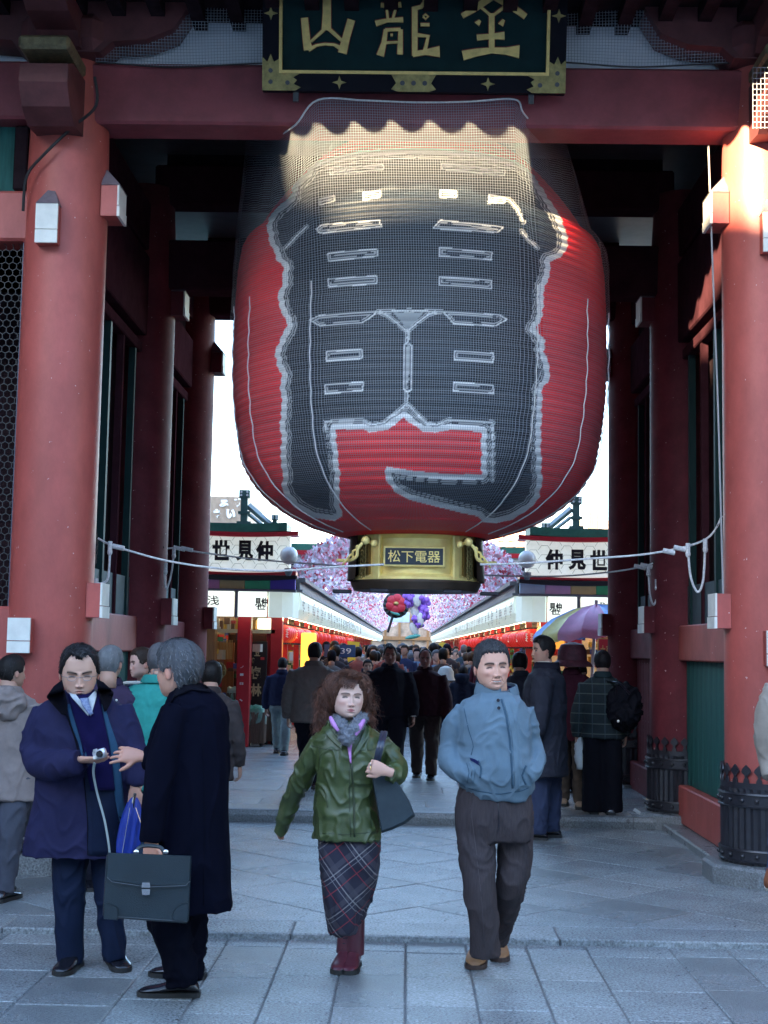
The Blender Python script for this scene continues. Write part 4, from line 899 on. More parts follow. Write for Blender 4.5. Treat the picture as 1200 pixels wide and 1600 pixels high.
    for q, (ya_, s0) in enumerate(((25.0, .0), (31.0, .05))):
        za = 1.62+(1015-903)/2200*ya_; zb = 1.62+(1015-872)/2200*ya_
        m = MB(); bb(m, XE-.02+s0, XE+.9, ya_, ya_+.2, za, zb); m.build('sign_face', WHITE, s2g); m = MB(); bb(m, XE-.25+s0, XE+.9, ya_-.05, ya_+.3, zb+.002, zb+.08); m.build('red_band', REDB, s2g); m = MB(); bb(m, XE-.05, XE+.9, ya_-.02, ya_+.5, zb+.082, zb+.2); m.build('green_ridge', GRN, s2g)
        text(s2g, 'sign_character', '仲見', INK, (X(XE+.35), ya_-.012, (za+zb)/2), .2, fit=(.7, .26), bold=.006)
    # blossom garland hung along the eaves
    rnd = np.random.RandomState(11+sd); N = 26000
    yb = YF+1.2+rnd.rand(N)**1.3*76; t = rnd.rand(N); cl = np.sin(yb*3.1)+np.sin(yb*1.3+2)
    xb = XE+.30-t*(1.22+.12*cl*.5); zb_ = zr1-.03+t**.75*(.62+.08*cl)+(.06+.34*np.sin(t*math.pi*.8))*rnd.rand(N)
    m = MB(); s = .024+.026*rnd.rand(N)
    for i in range(N):
        a = rnd.rand(3)*6; d1 = Vector((math.cos(a[0]), math.sin(a[0])*.5, math.sin(a[1]))).normalized()*s[i]; d2 = Vector((-math.sin(a[0])*.6, math.cos(a[2])*.6, math.cos(a[1]))).normalized()*s[i]
        p = Vector((X(xb[i]), yb[i], zb_[i])); r_ = rnd.rand(); m.mi = 0 if r_ < .40 else 1 if r_ < .76 else 2 if r_ < .92 else 3
        m.add([p-d1, p-d2*.9, p+d1, p+d2], [(0, 1, 2, 3)])
    o = m.build('blossom_garland', [mat('petal_white', (.88, .84, .88), .6), mat('petal_pink', (.92, .55, .64), .6), mat('petal_red', (.75, .10, .14), .6), mat('petal_lilac', (.80, .68, .80), .6)], origin=(X(XE), YF+2, zr1))
    tag(o, 'mass of white and pink paper blossoms hung along the %s eaves' % side, 'blossoms', kind='stuff')
    for i in range(28):
        y = YF+1.6+i*.38 if i < 14 else YF+6.9+(i-14)*1.6; r_ = .17
        if i > 0 and i % 5 == 4: continue
        c = Vector((X(XE+.36), y, zf0-.22)); ln = bpy.data.objects.new('paper_lantern', None); COL.objects.link(ln); ln.location = c+Vector((0, 0, .17))
        tag(ln, '%s red paper lantern from the gate in the string under the %s eaves' % (ORD[i], side), 'lantern', group='red paper lanterns under the %s eaves' % side)
        m = MB(); m.lathe([(.02, .15), (.08, .145), (.15, .10), (.175, .04), (.178, -.02), (.15, -.09), (.08, -.14), (.02, -.15)], c, 16); m.build('paper_shade', RLAN, ln, smooth=True)
        m = MB(); m.lathe([(.0, .17), (.085, .165), (.085, .142)], c, 12); m.lathe([(.085, -.137), (.085, -.16), (0, -.165)], c, 12); m.build('black_rim', INK, ln)
        if i < 16:
            m = MB()
            for q in range(3):
                a = -math.pi/2+(q-1)*.5+(.25*-sd); 
                for w_ in range(4):
                    m.box(c+Vector((.18*math.cos(a), .18*math.sin(a), .06-.035*w_)), (.05, .006, .012), rot=Matrix.Rotation(a+math.pi/2, 3, 'Z') @ Matrix.Rotation(.4*(w_ % 2), 3, 'Y'))
                m.box(c+Vector((.181*math.cos(a), .181*math.sin(a), .01)), (.010, .006, .13), rot=Matrix.Rotation(a+math.pi/2, 3, 'Z'))
            m.build('lantern_lettering', WTXT, ln)
# ------------------------------------------------------------------ left corner shop details
sh = [o for o in bpy.data.objects if o.name.startswith('corner_shop')][0]
def pxbox(mm, x0, y0, x1, y1, Y, dep, bev=0):
    a = at(x0, y1, Y); b = at(x1, y0, Y); mm.b2(a.x, b.x, Y, Y+dep, a.z, b.z, bev=bev)
m = MB(); a = at(378, 1170, 20.9); b = at(378, 960, 20.9); m.b2(a.x-.10, a.x+.10, 20.8, 21.0, ZU, zf0+.1, bev=.01); p_ = m.build('post', REDB, sh)
for c, py in (('ノ', 1042), ('一', 1054), ('日', 1068), ('、', 1094)): text(p_, 'post_marking', c, WTXT, (a.x-.02, 20.79, at(378, py, 20.8).z), .1, fit=(.05, .035), bold=.003)
m = MB(); a2 = at(430, 1100, 21.6); m.b2(a2.x-.09, a2.x+.09, 21.5, 21.7, ZU, zf0+.1, bev=.01); m.build('post', REDB, sh)
m = MB(); pxbox(m, 352, 985, 440, 1160, 22.2, .06); m.build('inner_wall', mat('dark_red_brown_wall', (.07, .025, .02), .5, wear=.2), sh)
m = MB(); pxbox(m, 386, 1002, 418, 1105, 21.4, .05, bev=.01); bd = m.build('calligraphy_board', mat('black_board', (.012, .010, .010), .4), sh)
for c, px, py, s in (('立', 402, 1020, 9), ('時', 394, 1032, 8), ('梅', 399, 1051, 17), ('林', 400, 1078, 17)): q = at(px, py, 21.39); text(bd, 'gold_lettering', c, mat('pale_gold_ink', (.55, .47, .28), .5), q, .1, fit=(S(s, 21.4), S(s*1.15, 21.4)), bold=.003)
m = MB(); pxbox(m, 326, 1004, 366, 1100, 22.0, .06); m.build('wooden_door', mat('orange_wood', (.36, .13, .035), .45, var=.3, scale=5, stretch=(4, 4, .5)), sh)
for i in range(12):
    m = MB(); pxbox(m, 336+i*2.3, 1000, 337.9+i*2.3, 1030, 21.8, .02); m.build('blind_slat', mat('reed_yellow', (.42, .34, .16), .7), sh)
m = MB(); pxbox(m, 320, 984, 430, 988, 21.5, .25); m.build('shelf', mat('shelf_cream', (.6, .55, .42), .5), sh)
m = MB(); pxbox(m, 402, 966, 424, 983, 21.5, .15, bev=.01); m.build('shelf_box', mat('goods_pale', (.5, .55, .4), .5, emit=(.8, .9, .6), estr=.25), sh); m = MB(); pxbox(m, 392, 969, 400, 984, 21.5, .1); m.build('shelf_box', mat('goods_orange', (.6, .3, .06), .5), sh)
for i in range(9): m = MB(); pxbox(m, 325+i*6, 970-(i % 3)*2, 330+i*6, 984, 21.6, .1); m.build('shelf_box', mat('goods_%s' % ('brown', 'gold', 'white')[i % 3], (.2, .1, .05), .5), sh)
m = MB(); a = at(330, 1165, 20.7); m.b2(a.x-.3, a.x+.02, 20.6, 20.9, ZU, zf0); m.build('door_post', WARMW, sh)
m = MB(); c = at(341, 1048, 20.8)
for i in range(26):
    v = Vector((random.gauss(0, 1), random.gauss(0, .6), random.gauss(0, 1))).normalized()*.09; m.ell(c+v, (.035, .03, .04), n=6, m=4)
o = m.build('brass_bell_cluster', GOLDD, smooth=True, origin=c); tag(o, 'cluster of small brass bells hanging by the left shop doorway', 'ornament')
def bin_(px0, px1, pyt, pyb, Y, label, cloth):
    a, b = at(px0, pyb, Y), at(px1, pyb, Y); z1 = at(px0, pyt, Y).z; w = b.x-a.x; cx_ = (a.x+b.x)/2; root = thing('waste_bin', (cx_, Y, ZU), label, 'bin'); n = 9
    m = MB(); m.b2(cx_-w/2+.02, cx_+w/2-.02, Y-w/2+.02, Y+w/2-.02, ZU+.06, z1-.02); m.build('bin_body', DARKW, root)
    for f in range(2):
        for i in range(n):
            x = cx_-w/2+(i+.5)*w/n
            m = MB()
            if f == 0: m.b2(x-w/n*.44, x+w/n*.44, Y-w/2-.01, Y-w/2+.015, ZU+.05, z1, bev=.004)
            else: m.b2(cx_+w/2-.015, cx_+w/2+.01, Y-w/2+(i+.06)*w/n, Y-w/2+(i+.94)*w/n, ZU+.05, z1, bev=.004)
            m.build('slat', mat('weathered_slats', (.15, .10, .07), .75, var=.4, scale=7, stretch=(8, 8, .5), bump=.3), root)
    for q in (-1, 1): m = MB(); m.ell((cx_+q*w*.36, Y-w*.36, ZU+.035), (.03, .03, .035)); m.build('castor', CABLE, root)
    if cloth:
        m = MB(); rn = random.Random(int(px0)); N = 18; rings = []
        for k, (zo, s) in enumerate(((-.17, 1.08), (-.06, 1.12), (.03, 1.06), (.08, .9), (.07, .5), (.03, .1))):
            rings.append([Vector((cx_+(w/2*s+rn.uniform(-.02, .02))*max(-1, min(1, 1.25*math.cos(2*math.pi*i/N))), Y+(w/2*s+rn.uniform(-.02, .02))*max(-1, min(1, 1.25*math.sin(2*math.pi*i/N))), z1+zo+rn.uniform(-.03, .03))) for i in range(N)])
        m.loft(rings); o = m.build('bin_bag', mat('green_white_bag', (.65, .68, .66), .35, col2=(.02, .30, .17), scale=2.2), root, smooth=2, fixn=True)
bin_(353, 374, 1082, 1163, 21.3, 'tall wooden slatted bin with green bag behind the red post', True)
bin_(385, 413, 1112, 1166, 21.05, 'wooden slatted bin lined with green and silver bag right of the red post', True)
bin_(414, 428, 1104, 1158, 21.5, 'narrow dark wooden bin beside the slatted bins', False)
# ------------------------------------------------------------------ right corner shop details
sh2 = [o for o in bpy.data.objects if o.name.startswith('corner_shop')][1]
m = MB(); a = at(895, 1165, 20.9); m.b2(a.x-.12, a.x+.12, 20.8, 21.0, ZU, zf0+.1, bev=.01); m.build('post', REDB, sh2)
m = MB(); pxbox(m, 892, 1012, 903, 1042, 20.7, .05); bs = m.build('blue_sign', mat('sign_blue', (.03, .12, .35), .4), sh2); 
for i, c in enumerate('二浅草'): q = at(897, 1017+i*9, 20.68); text(bs, 'sign_lettering', c, WTXT, q, .1, fit=(.07, .07))
m = MB(); pxbox(m, 838, 975, 960, 1165, 22.6, .06); m.build('inner_wall', mat('bright_stock_wall', (.62, .42, .20), .6, var=.6, scale=8, col2=(.30, .06, .04), emit=(1, .7, .35), estr=.03), sh2)  # wall has a faint emission added so it looks lit
for i in range(40):
    x = 842+random.random()*110; y = 985+random.random()*70; w = random.uniform(5, 13); h = random.uniform(4, 12); m = MB(); pxbox(m, x, y, x+w, y+h, 22.2+random.random()*.25, .08)
    m.build('boxed_goods', mat('goods_%s' % random.choice(['red', 'gold', 'white', 'red', 'gold']), (.5, .1, .1), .5), sh2)
o = thing('framed_notice', at(946, 1030, 19.9), 'red notice with gilt frame hanging by the right corner shop', 'sign'); m = MB(); pxbox(m, 934, 997, 958, 1030, 19.9, .04); m.build('frame', GOLDP, o); m = MB(); pxbox(m, 936, 999, 957, 1028, 19.88, .02); m.build('notice', REDB, o)
for i, c in enumerate('大売'): text(o, 'notice_lettering', c, GOLDP, at(942+i*9, 1016, 19.87), .1, fit=(.07, .14), bold=.003)
for i, (px, py, c) in enumerate(((853, 994, '人'), (866, 998, '形'), (745, 0, ''))):
    if not c: continue
    q = at(px, py, 21.6); o = thing('shop_lantern', q+Vector((0, 0, .15)), 'glowing %s lantern hanging in the right shop behind the umbrella' % ('round yellow' if i == 0 else 'orange'), 'lantern')
    m = MB(); m.lathe([(.03, .15), (.12, .13), (.16, .04), (.16, -.06), (.11, -.14), (.03, -.16)], q, 16); m.build('paper_shade', mat('amber_paper_%d' % i, (.75, .5, .12) if i == 0 else (.75, .3, .05), .5, emit=(1, .6, .12) if i == 0 else (1, .35, .05), estr=.12), o, smooth=True)
    text(o, 'lantern_lettering', c, INK, q+Vector((0, -.17, 0)), .1, fit=(.12, .14), bold=.004)
# left shop interior glowing lantern, yellow mascot-free bunting, blue sign
q = at(482, 1018, 23.5); o = thing('glowing_sign', q, 'small orange glowing upright lantern sign in the left shops', 'sign'); m = MB(); m.box(q, (.24, .24, .62), bev=.02); m.build('lit_box', mat('orange_glow', (.8, .3, .05), .5, emit=(1, .36, .04), estr=.35), o)
q = at(531, 1017, 25); o = thing('blue_awning', q, 'dark blue shop sign with white figures under the red lanterns on the left', 'sign'); m = MB(); m.box(q, (.55, .05, .22)); m.build('board', mat('navy_board', (.02, .06, .16), .5), o); text(o, 'sign_lettering', '0339', WTXT, q+Vector((0, -.03, 0)), .1, fit=(.4, .1))
q = at(552, 1018, 27); o = thing('yellow_banner', q, 'small yellow paper banner hanging over the crowd on the left', 'banner'); m = MB(); m.prism([q+Vector((a, 0, b)) for a, b in ((-.12, .2), (.12, .18), (.1, 0), (.13, -.2), (0, -.16), (-.12, -.22), (-.09, 0))], (0, .02, 0)); m.build('cloth', mat('yellow_cloth', (.7, .5, .04), .6), o, fixn=True)
q = at(692, 1016, 29); o = thing('yellow_drum_sign', q, 'round yellow shop sign over the crowd on the right', 'sign'); m = MB(); m.tube([q, q+Vector((0, .12, 0))], .16, n=20); m.build('disc', mat('yellow_cloth', (.7, .5, .04), .6), o)
# ------------------------------------------------------------------ striped parasol
pc = at(905, 950, 17.8); o = thing('parasol', (at(930, 1000, 17.8).x, 17.8, ZU), 'large blue, pink and yellow striped parasol behind the crowd on the right', 'parasol')
hub = at(932, 944, 17.8); rim = S(104, 17.8); drop = hub.z-at(860, 996, 17.4).z
PC = [mat('parasol_blue', (.22, .42, .85), .6), mat('parasol_yellow', (.92, .78, .26), .6), mat('parasol_pink', (.85, .40, .62), .6)]
for i in range(16):
    m = MB(); a0, a1 = 2*math.pi*i/16, 2*math.pi*(i+1)/16; G = []; tl_ = Matrix.Rotation(R(-7), 3, 'Y')
    for r_, dz in ((.02, 0), (.35, .09), (.7, .38), (.95, .80), (1.0, 1.0), (1.01, 1.22)):
        G.append([hub+tl_ @ Vector((rim*r_*math.cos(a0+(a1-a0)*t), rim*r_*math.sin(a0+(a1-a0)*t), -drop*.78*dz-(.03*math.sin(math.pi*t) if r_ < 1 else -.02*math.cos(2*math.pi*t)))) for t in (0, .25, .5, .75, 1)])
    P = [p for r in G for p in r]; m.add(P, [(k*5+j, k*5+j+1, (k+1)*5+j+1, (k+1)*5+j) for k in range(5) for j in range(4)]); pn = m.build('canopy_panel', PC[[0, 1, 2, 0][i % 4] if i % 4 != 3 else 2], o, smooth=2)
    m = MB(); m.tube([hub+Vector((0, 0, -.05))]+[hub+tl_ @ Vector((rim*r_*math.cos(a0), rim*r_*math.sin(a0), -drop*.78*dz-.03)) for r_, dz in ((.35, .09), (.7, .38), (1.0, 1.0))], .008, n=5); m.build('rib', WHITE, o)
m = MB(); bt = Vector((hub.x-.12, 17.8, ZU)); m.tube([bt, hub+Vector((0, 0, .05))], .022, n=8); m.build('pole', mat('pale_pole', (.45, .4, .4), .4), o); m = MB(); m.lathe([(0, .09), (.1, .08), (.24, .03), (.25, 0)], bt, 20); m.build('foot', GREYT, o)
# ------------------------------------------------------------------ hanging New Year ornaments down the street
q = at(619, 945, 33); o = thing('umbrella_ornament', q+Vector((0, 0, .3)), 'black paper umbrella ornament with a big red camellia, hung over the street', 'ornament')
m = MB(); rt = Matrix.Rotation(R(12), 3, 'Z'); rr_ = S(21, 33)
for i in range(16):
    a0, a1 = 2*math.pi*i/16, 2*math.pi*(i+1)/16; m = MB(); m.add([q+Vector((0, .06, 0)), q+Vector((rr_*math.cos(a0), .10, rr_*math.sin(a0))), q+Vector((rr_*.97*math.cos((a0+a1)/2), .12, rr_*.97*math.sin((a0+a1)/2))), q+Vector((rr_*math.cos(a1), .10, rr_*math.sin(a1)))], [(0, 1, 2, 3)]); m.build('canopy_panel', mat('black_paper', (.02, .03, .03), .5), o)
m = MB(); m.tube([q+Vector((0, .1, 0)), at(606, 988, 33)], .03, n=6); m.build('handle', INK, o)
for i in range(6):
    a = R(60*i+20); m = MB(); m.ell(q+Vector((.13*math.cos(a), -.02, .02+.12*math.sin(a))), (.12, .05, .12), n=10, m=7); m.build('petal', mat('camellia_red', (.62, .03, .05), .5), o, smooth=True)
m = MB(); m.ell(q+Vector((0, -.07, .03)), (.06, .05, .045)); m.build('stamens', GOLDP, o, smooth=True); m = MB(); m.ell(q+Vector((-.02, -.03, -.2)), (.12, .03, .04), rot=Matrix.Rotation(R(20), 3, 'Y')); m.build('leaf', mat('leaf_teal', (.1, .4, .32), .5), o, smooth=True)
q = at(650, 950, 32); o = thing('purple_wisteria_ornament', q+Vector((0, 0, .5)), 'purple and white cloth ornament with lilac petals beside the umbrella ornament', 'ornament')
PU = mat('lilac_cloth', (.32, .14, .62), .6); random.seed(3)
for px, py, rx, rz, mt in ((638, 932, 11, 9, PU), (643, 928, 12, 9, PU), (640, 942, 10, 8, PU), (662, 940, 11, 10, PU), (660, 952, 10, 9, PU), (664, 962, 8, 9, PU), (650, 968, 9, 7, PU), (655, 976, 8, 6, PU), (650, 935, 8, 12, WHITE), (648, 955, 7, 18, WHITE), (657, 968, 6, 10, WHITE), (647, 983, 7, 10, WHITE), (645, 995, 14, 3, mat('leaf_teal', (.1, .4, .32), .5)), (658, 955, 3, 22, mat('camellia_red', (.6, .03, .05), .5))):
    m = MB(); nq = 9 if mt is PU else 1
    for q_ in range(nq):
        an_ = q_*2.4; rr_ = .75*math.sqrt(q_/nq) if nq > 1 else 0; sc_ = .42 if nq > 1 else 1
        m.ell(at(px+rx*rr_*math.cos(an_), py+rz*rr_*math.sin(an_), 32+random.uniform(-.1, .1)), (S(rx, 32)*.9*sc_, .03, S(rz, 32)*1.1*sc_), rot=Matrix.Rotation(random.uniform(-.6, .6), 3, 'Y'), n=10, m=6)
    tag(m.build('cloth_petal', mt, o, smooth=True), kind='stuff' if nq > 1 else None)
m = MB(); m.tube([q+Vector((0, 0, .5)), q+Vector((0, 0, 1.6))], .008, n=4); m.build('cord', CABLE, o)
# ------------------------------------------------------------------ far end of the street, banners and houses
far = thing('far_gate', (X0S, 100, 0), 'cream and red temple hall closing the far end of the street', 'building')
m = MB(); m.b2(X0S-2.6, X0S+2.6, 100, 104, 0, 6.8); m.build('wall', mat('far_cream', (.42, .30, .22), .7, var=.5, scale=1.5), far)
for i in range(6): m = MB(); m.b2(X0S-2.5+i*1-.08, X0S-2.5+i*1+.08, 99.8, 99.99, 0, 6.8); m.build('column', WARMW, far)
for z in (2.2, 3.6, 5.4): m = MB(); m.b2(X0S-2.6, X0S+2.6, 99.7, 99.99, z, z+.25); m.build('lintel', WHITE if z > 5 else WARMW, far)
m = MB(); m.add([(X0S-3.4, 98.5, 6.8), (X0S+3.4, 98.5, 6.8), (X0S+2.2, 102, 8.4), (X0S-2.2, 102, 8.4), (X0S-3.4, 105, 6.8), (X0S+3.4, 105, 6.8)], [(0, 1, 2, 3), (3, 2, 5, 4), (0, 3, 4), (1, 5, 2)]); m.build('roof', mat('far_roof', (.25, .27, .28), .6), far)
bn = thing('street_banner', at(650, 960, 60), 'pale lattice banner strung across the street behind the ornaments', 'banner'); m = MB(); pxbox(m, 596, 922, 702, 934, 60, .05); m.build('banner_strip', mat('banner_white', (.7, .68, .66), .6), bn)
for i in range(24): m = MB(); pxbox(m, 598+i*4.3, 924, 599.6+i*4.3, 932, 59.9, .03); m.build('banner_mark', mat('banner_grey', (.35, .33, .36), .6), bn)
m = MB(); pxbox(m, 606, 957, 640, 972, 60.2, .05); m.build('banner_strip', mat('banner_ice', (.55, .66, .72), .6), bn)
b_ = thing('corrugated_building', (at(345, 800, 60).x, 61, 0), 'pale tan building with corrugated front and white lettering behind the left roof sign', 'building')
TAN = mat('tan_cladding', (.50, .36, .27), .7, var=.1); a, b = at(318, 840, 60), at(388, 776, 60); m = MB(); m.b2(a.x-3, b.x, 60.1, 66, 0, b.z); m.build('wall', TAN, b_)
for i in range(36): x = a.x+i*(b.x-a.x)/36; m = MB(); m.b2(x, x+.025, 60.04, 60.098, 4, b.z); m.build('cladding_rib', TAN, b_)
for c, px, py in (('る', 350, 788), ('め', 372, 786), ('お', 341, 803), ('い', 361, 803)): text(b_, 'facade_lettering', c, WTXT, at(px, py, 60)+Vector((0, -.05, 0)), .3, fit=(.40, .40), bold=.03)
b2_ = thing('scaffold_building', (at(940, 800, 65).x, 66, 0), 'pale building under orange scaffold sheeting behind the right roof sign', 'building')
a, b = at(918, 840, 65), at(938, 800, 65); m = MB(); m.b2(a.x, b.x+.1, 65, 68, 0, b.z); m.b2(b.x+.102, b.x+6, 65, 70, 0, b.z-.4); m.build('wall', mat('pale_far_wall', (.6, .5, .45), .7), b2_)
for i in range(8): m = MB(); m.b2(a.x+.08*i, a.x+.08*i+.02, 64.9, 64.98, 4, b.z+.1); m.build('scaffold_pole', mat('orange_sheet', (.65, .30, .20), .7), b2_)
b3_ = thing('scaffold_building', (at(760, 830, 70).x, 71, 0), 'distant block with orange sheeting showing under the lantern on the right', 'building')
a, b = at(768, 880, 70), at(840, 812, 70); m = MB(); m.b2(a.x, b.x, 70, 74, 0, b.z); m.build('wall', mat('pale_far_wall', (.6, .5, .45), .7), b3_)
for i in range(4):
    for j in range(3): m = MB(); pxbox(m, 776+i*16, 818+j*17, 786+i*16, 828+j*17, 69.8, .15); m.build('sheet', mat('orange_sheet', (.65, .30, .20), .7), b3_)
m_ = thing('lattice_mast', at(532, 900, 45), 'thin steel lattice mast rising behind the left roof line', 'mast'); m = MB()
A, B = at(528, 905, 45), at(528, 845, 45); w = .11
for sx in (0, w*2): m.tube([A+Vector((sx, 0, 0)), B+Vector((sx, 0, 0))], .012, n=4)
for i in range(14):
    t0, t1 = i/14, (i+1)/14; m.tube([A.lerp(B, t0)+Vector((0 if i % 2 else 2*w, 0, 0)), A.lerp(B, t1)+Vector((2*w if i % 2 else 0, 0, 0))], .008, n=4)
m.build('mast', GREYT, m_)
# ------------------------------------------------------------------ people: tools
SKIN = mat('skin', (1, 1, 1), .5, var=.05, scale=20, attr='paint', spec=.35)
SKIN.node_tree.nodes['Principled BSDF'].inputs['Subsurface Weight'].default_value = .06
SKIN.node_tree.nodes['Principled BSDF'].inputs['Subsurface Scale'].default_value = .01
def cloth(key, c, rough=.85, **k): return mat(key, c, rough, var=k.pop('var', .12), scale=k.pop('scale', 14), bump=k.pop('bump', .25), bscale=k.pop('bscale', 350), sheen=k.pop('sheen', 0), spec=k.pop('spec', .12), **k)
def remesh(mb, vox, smooth=4, fac=.5):
    me = bpy.data.meshes.new('t'); me.from_pydata([Vector(v) for v in mb.v], [], mb.f)
    o = bpy.data.objects.new('t', me); COL.objects.link(o)
    r = o.modifiers.new('r', 'REMESH'); r.mode = 'VOXEL'; r.voxel_size = vox; r.adaptivity = 0
    if smooth: s = o.modifiers.new('s', 'SMOOTH'); s.factor = fac; s.iterations = smooth
    dg = bpy.context.evaluated_depsgraph_get(); e = o.evaluated_get(dg).to_mesh()
    n = len(e.vertices); co = np.empty(n*3, np.float32); e.vertices.foreach_get('co', co); F = [tuple(p.vertices) for p in e.polygons]
    nr = np.empty(n*3, np.float32); e.vertices.foreach_get('normal', nr)
    o.evaluated_get(dg).to_mesh_clear(); bpy.data.objects.remove(o); bpy.data.meshes.remove(me)
    return co.reshape(-1, 3).astype(float), F, nr.reshape(-1, 3).astype(float)
def fold(co, nr, a1=.006, a2=.004, f1=7, f2=16, squash=(1, 1, .55), seed=0, quilt=None, dirs=None):
    out = co.copy(); sx, sy, sz = squash
    for i in range(len(co)):
        p = co[i]; v = Vector((p[0]*sx*f1+seed*7.3, p[1]*sy*f1, p[2]*sz*f1)); d = a1*noise.noise(v)
        if a2:
            q = Vector(((p[0]*.8+p[2]*.5)*f2*sx+seed, p[1]*f2*.6, (p[2]*.8-p[0]*.35)*f2*sz*1.6)); q = q+Vector((noise.noise(v*1.3)*1.2,)*3)
            r = 1-abs(noise.noise(q))*2.4; d += a2*(max(r, 0)**2*1.5-.4)
        if quilt: d += quilt[1]*(abs(math.sin(math.pi*p[2]/quilt[0]))**.6-.6)
        out[i] += nr[i]*d
    return out
def mesh_obj(name, co, F, mt, parent, smooth=True, paint_=None):
    me = bpy.data.meshes.new(name); o0 = np.array(worldloc(parent)) if parent else np.zeros(3); me.from_pydata((co-o0).tolist(), [], F); me.materials.append(mt)
    me.polygons.foreach_set('use_smooth', [smooth]*len(me.polygons)); me.update()
    if paint_ is not None:
        ca = me.color_attributes.new('paint', 'FLOAT_COLOR', 'POINT'); ca.data.foreach_set('color', np.concatenate([paint_, np.ones((len(paint_), 1))], 1).astype(np.float32).ravel())
    o = bpy.data.objects.new(name, me); COL.objects.link(o); o.parent = parent; return o
def garment(name, mb, mt, parent, vox=.009, smooth=4, **k):
    co, F, nr = remesh(mb, vox, smooth)
    if k.pop('plain', False): pass
    else: co = fold(co, nr, **k)
    o = mesh_obj(name, co, F, mt, parent); return o, BVHTree.FromPolygons([Vector(c) for c in co], F)
def ring_px(py, xl, xr, hd, Y, n=36, e=2.4):
    c = at((xl+xr)/2, py, Y); a = S(abs(xr-xl), Y)/2; out = []
    for i in range(n):
        t = 2*math.pi*i/n; ct, st = math.cos(t), math.sin(t)
        out.append(c+Vector((a*math.copysign(abs(ct)**(2/e), ct), hd*math.copysign(abs(st)**(2/e), st), 0)))
    return out
def rows_loft(mb, rows, Y):
    """rows of (image row, left, right, half depth, distance offset)"""
    mb.loft([ring_px(r[0], r[1], r[2], r[3], Y+(r[4] if len(r) > 4 else 0)) for r in rows])
def limb(mb, pts, Y, n=20, per=5):
    """pts of (px, py, distance offset, radius px)"""
    P = [at(p[0], p[1], Y+p[2]) for p in pts]; Rr = [S(p[3], Y) for p in pts]
    Q = interp(P, per); RQ = [v.x for v in interp([Vector((r, 0, 0)) for r in Rr], per)]; mb.tube(Q, [max(r, .004) for r in RQ], n=n)
def patch(name, bvh, L_, R_, mt, parent, off=.006, th=.006, nu=8, nv=5, smooth=True, cen=0.0):
    """a piece of cloth laid on a garment between two edges drawn in the picture plane, projected on to it"""
    def res(P, k):
        seg = [0]
        for i in range(1, len(P)): seg.append(seg[-1]+math.hypot(P[i][0]-P[i-1][0], P[i][1]-P[i-1][1]))
        return [(float(np.interp(seg[-1]*i/k, seg, [p[0] for p in P])), float(np.interp(seg[-1]*i/k, seg, [p[1] for p in P]))) for i in range(k+1)]
    k = nv*max(1, len(L_)-1); A, B = res(L_, k), res(R_, k); G = []; last = None
    for a, b in zip(A, B):
        row = []
        for j in range(nu+1):
            t = j/nu; px, py = a[0]+(b[0]-a[0])*t, a[1]+(b[1]-a[1])*t; d = ray(px, py).normalized(); h = bvh.ray_cast(CAM, d)
            if h[0] is None: p = (CAM+d*last) if last else CAM+d*7
            else: last = h[3]; p = h[0]
            row.append(p-d*(off+cen*math.sin(math.pi*t)))
        G.append(row)
    m = MB(); w = nu+1; P = [p for r in G for p in r]; m.add(P, [(i*w+j, (i+1)*w+j, (i+1)*w+j+1, i*w+j+1) for i in range(k) for j in range(nu)])
    o = m.build(name, mt, parent, smooth=2)
    me = o.data; bm = bmesh.new(); bm.from_mesh(me); g_ = bmesh.ops.extrude_face_region(bm, geom=bm.faces[:]); vs_ = [v for v in g_['geom'] if isinstance(v, bmesh.types.BMVert)]
    c = worldloc(o)
    for v in vs_: v.co += ((v.co+c)-CAM).normalized()*th
    bmesh.ops.recalc_face_normals(bm, faces=bm.faces); bm.to_mesh(me); bm.free(); return o
def strip(name, bvh, pts, w, mt, parent, off=.004, th=.004, nv=4):
    L_, R_ = [], []
    for i, p in enumerate(pts):
        a, b = pts[max(i-1, 0)], pts[min(i+1, len(pts)-1)]; t = Vector((b[0]-a[0], b[1]-a[1])).normalized(); L_.append((p[0]+t.y*w/2, p[1]-t.x*w/2)); R_.append((p[0]-t.y*w/2, p[1]+t.x*w/2))
    return patch(name, bvh, L_, R_, mt, parent, off, th, nu=2, nv=nv)
HZ = [.5, .485, .45, .40, .30, .15, 0, -.12, -.22, -.32, -.40, -.46, -.49, -.5]
HW = [.001, .10, .175, .235, .295, .325, .33, .32, .30, .262, .205, .13, .06, .001]
HF = [.001, .11, .19, .25, .315, .35, .355, .352, .35, .345, .335, .30, .20, .001]
HB = [.001, .12, .22, .29, .38, .43, .42, .36, .27, .19, .12, .06, .03, .001]
_zf = np.linspace(-.5, .5, 401); _kg = np.exp(-np.linspace(-2.5, 2.5, 51)**2); _kg /= _kg.sum()
def _smooth(t):
    v = np.interp(_zf, np.array(HZ[::-1]), t[::-1]); s = np.convolve(np.pad(v, 25, mode='edge'), _kg, 'valid'); k = np.clip((.5-np.abs(_zf))/.10, 0, 1); return v*(1-k)+s*k
TW, TF, TB = _smooth(HW), _smooth(HF), _smooth(HB)
def sst(x): x = np.clip(x, 0, 1); return x*x*(3-2*x)
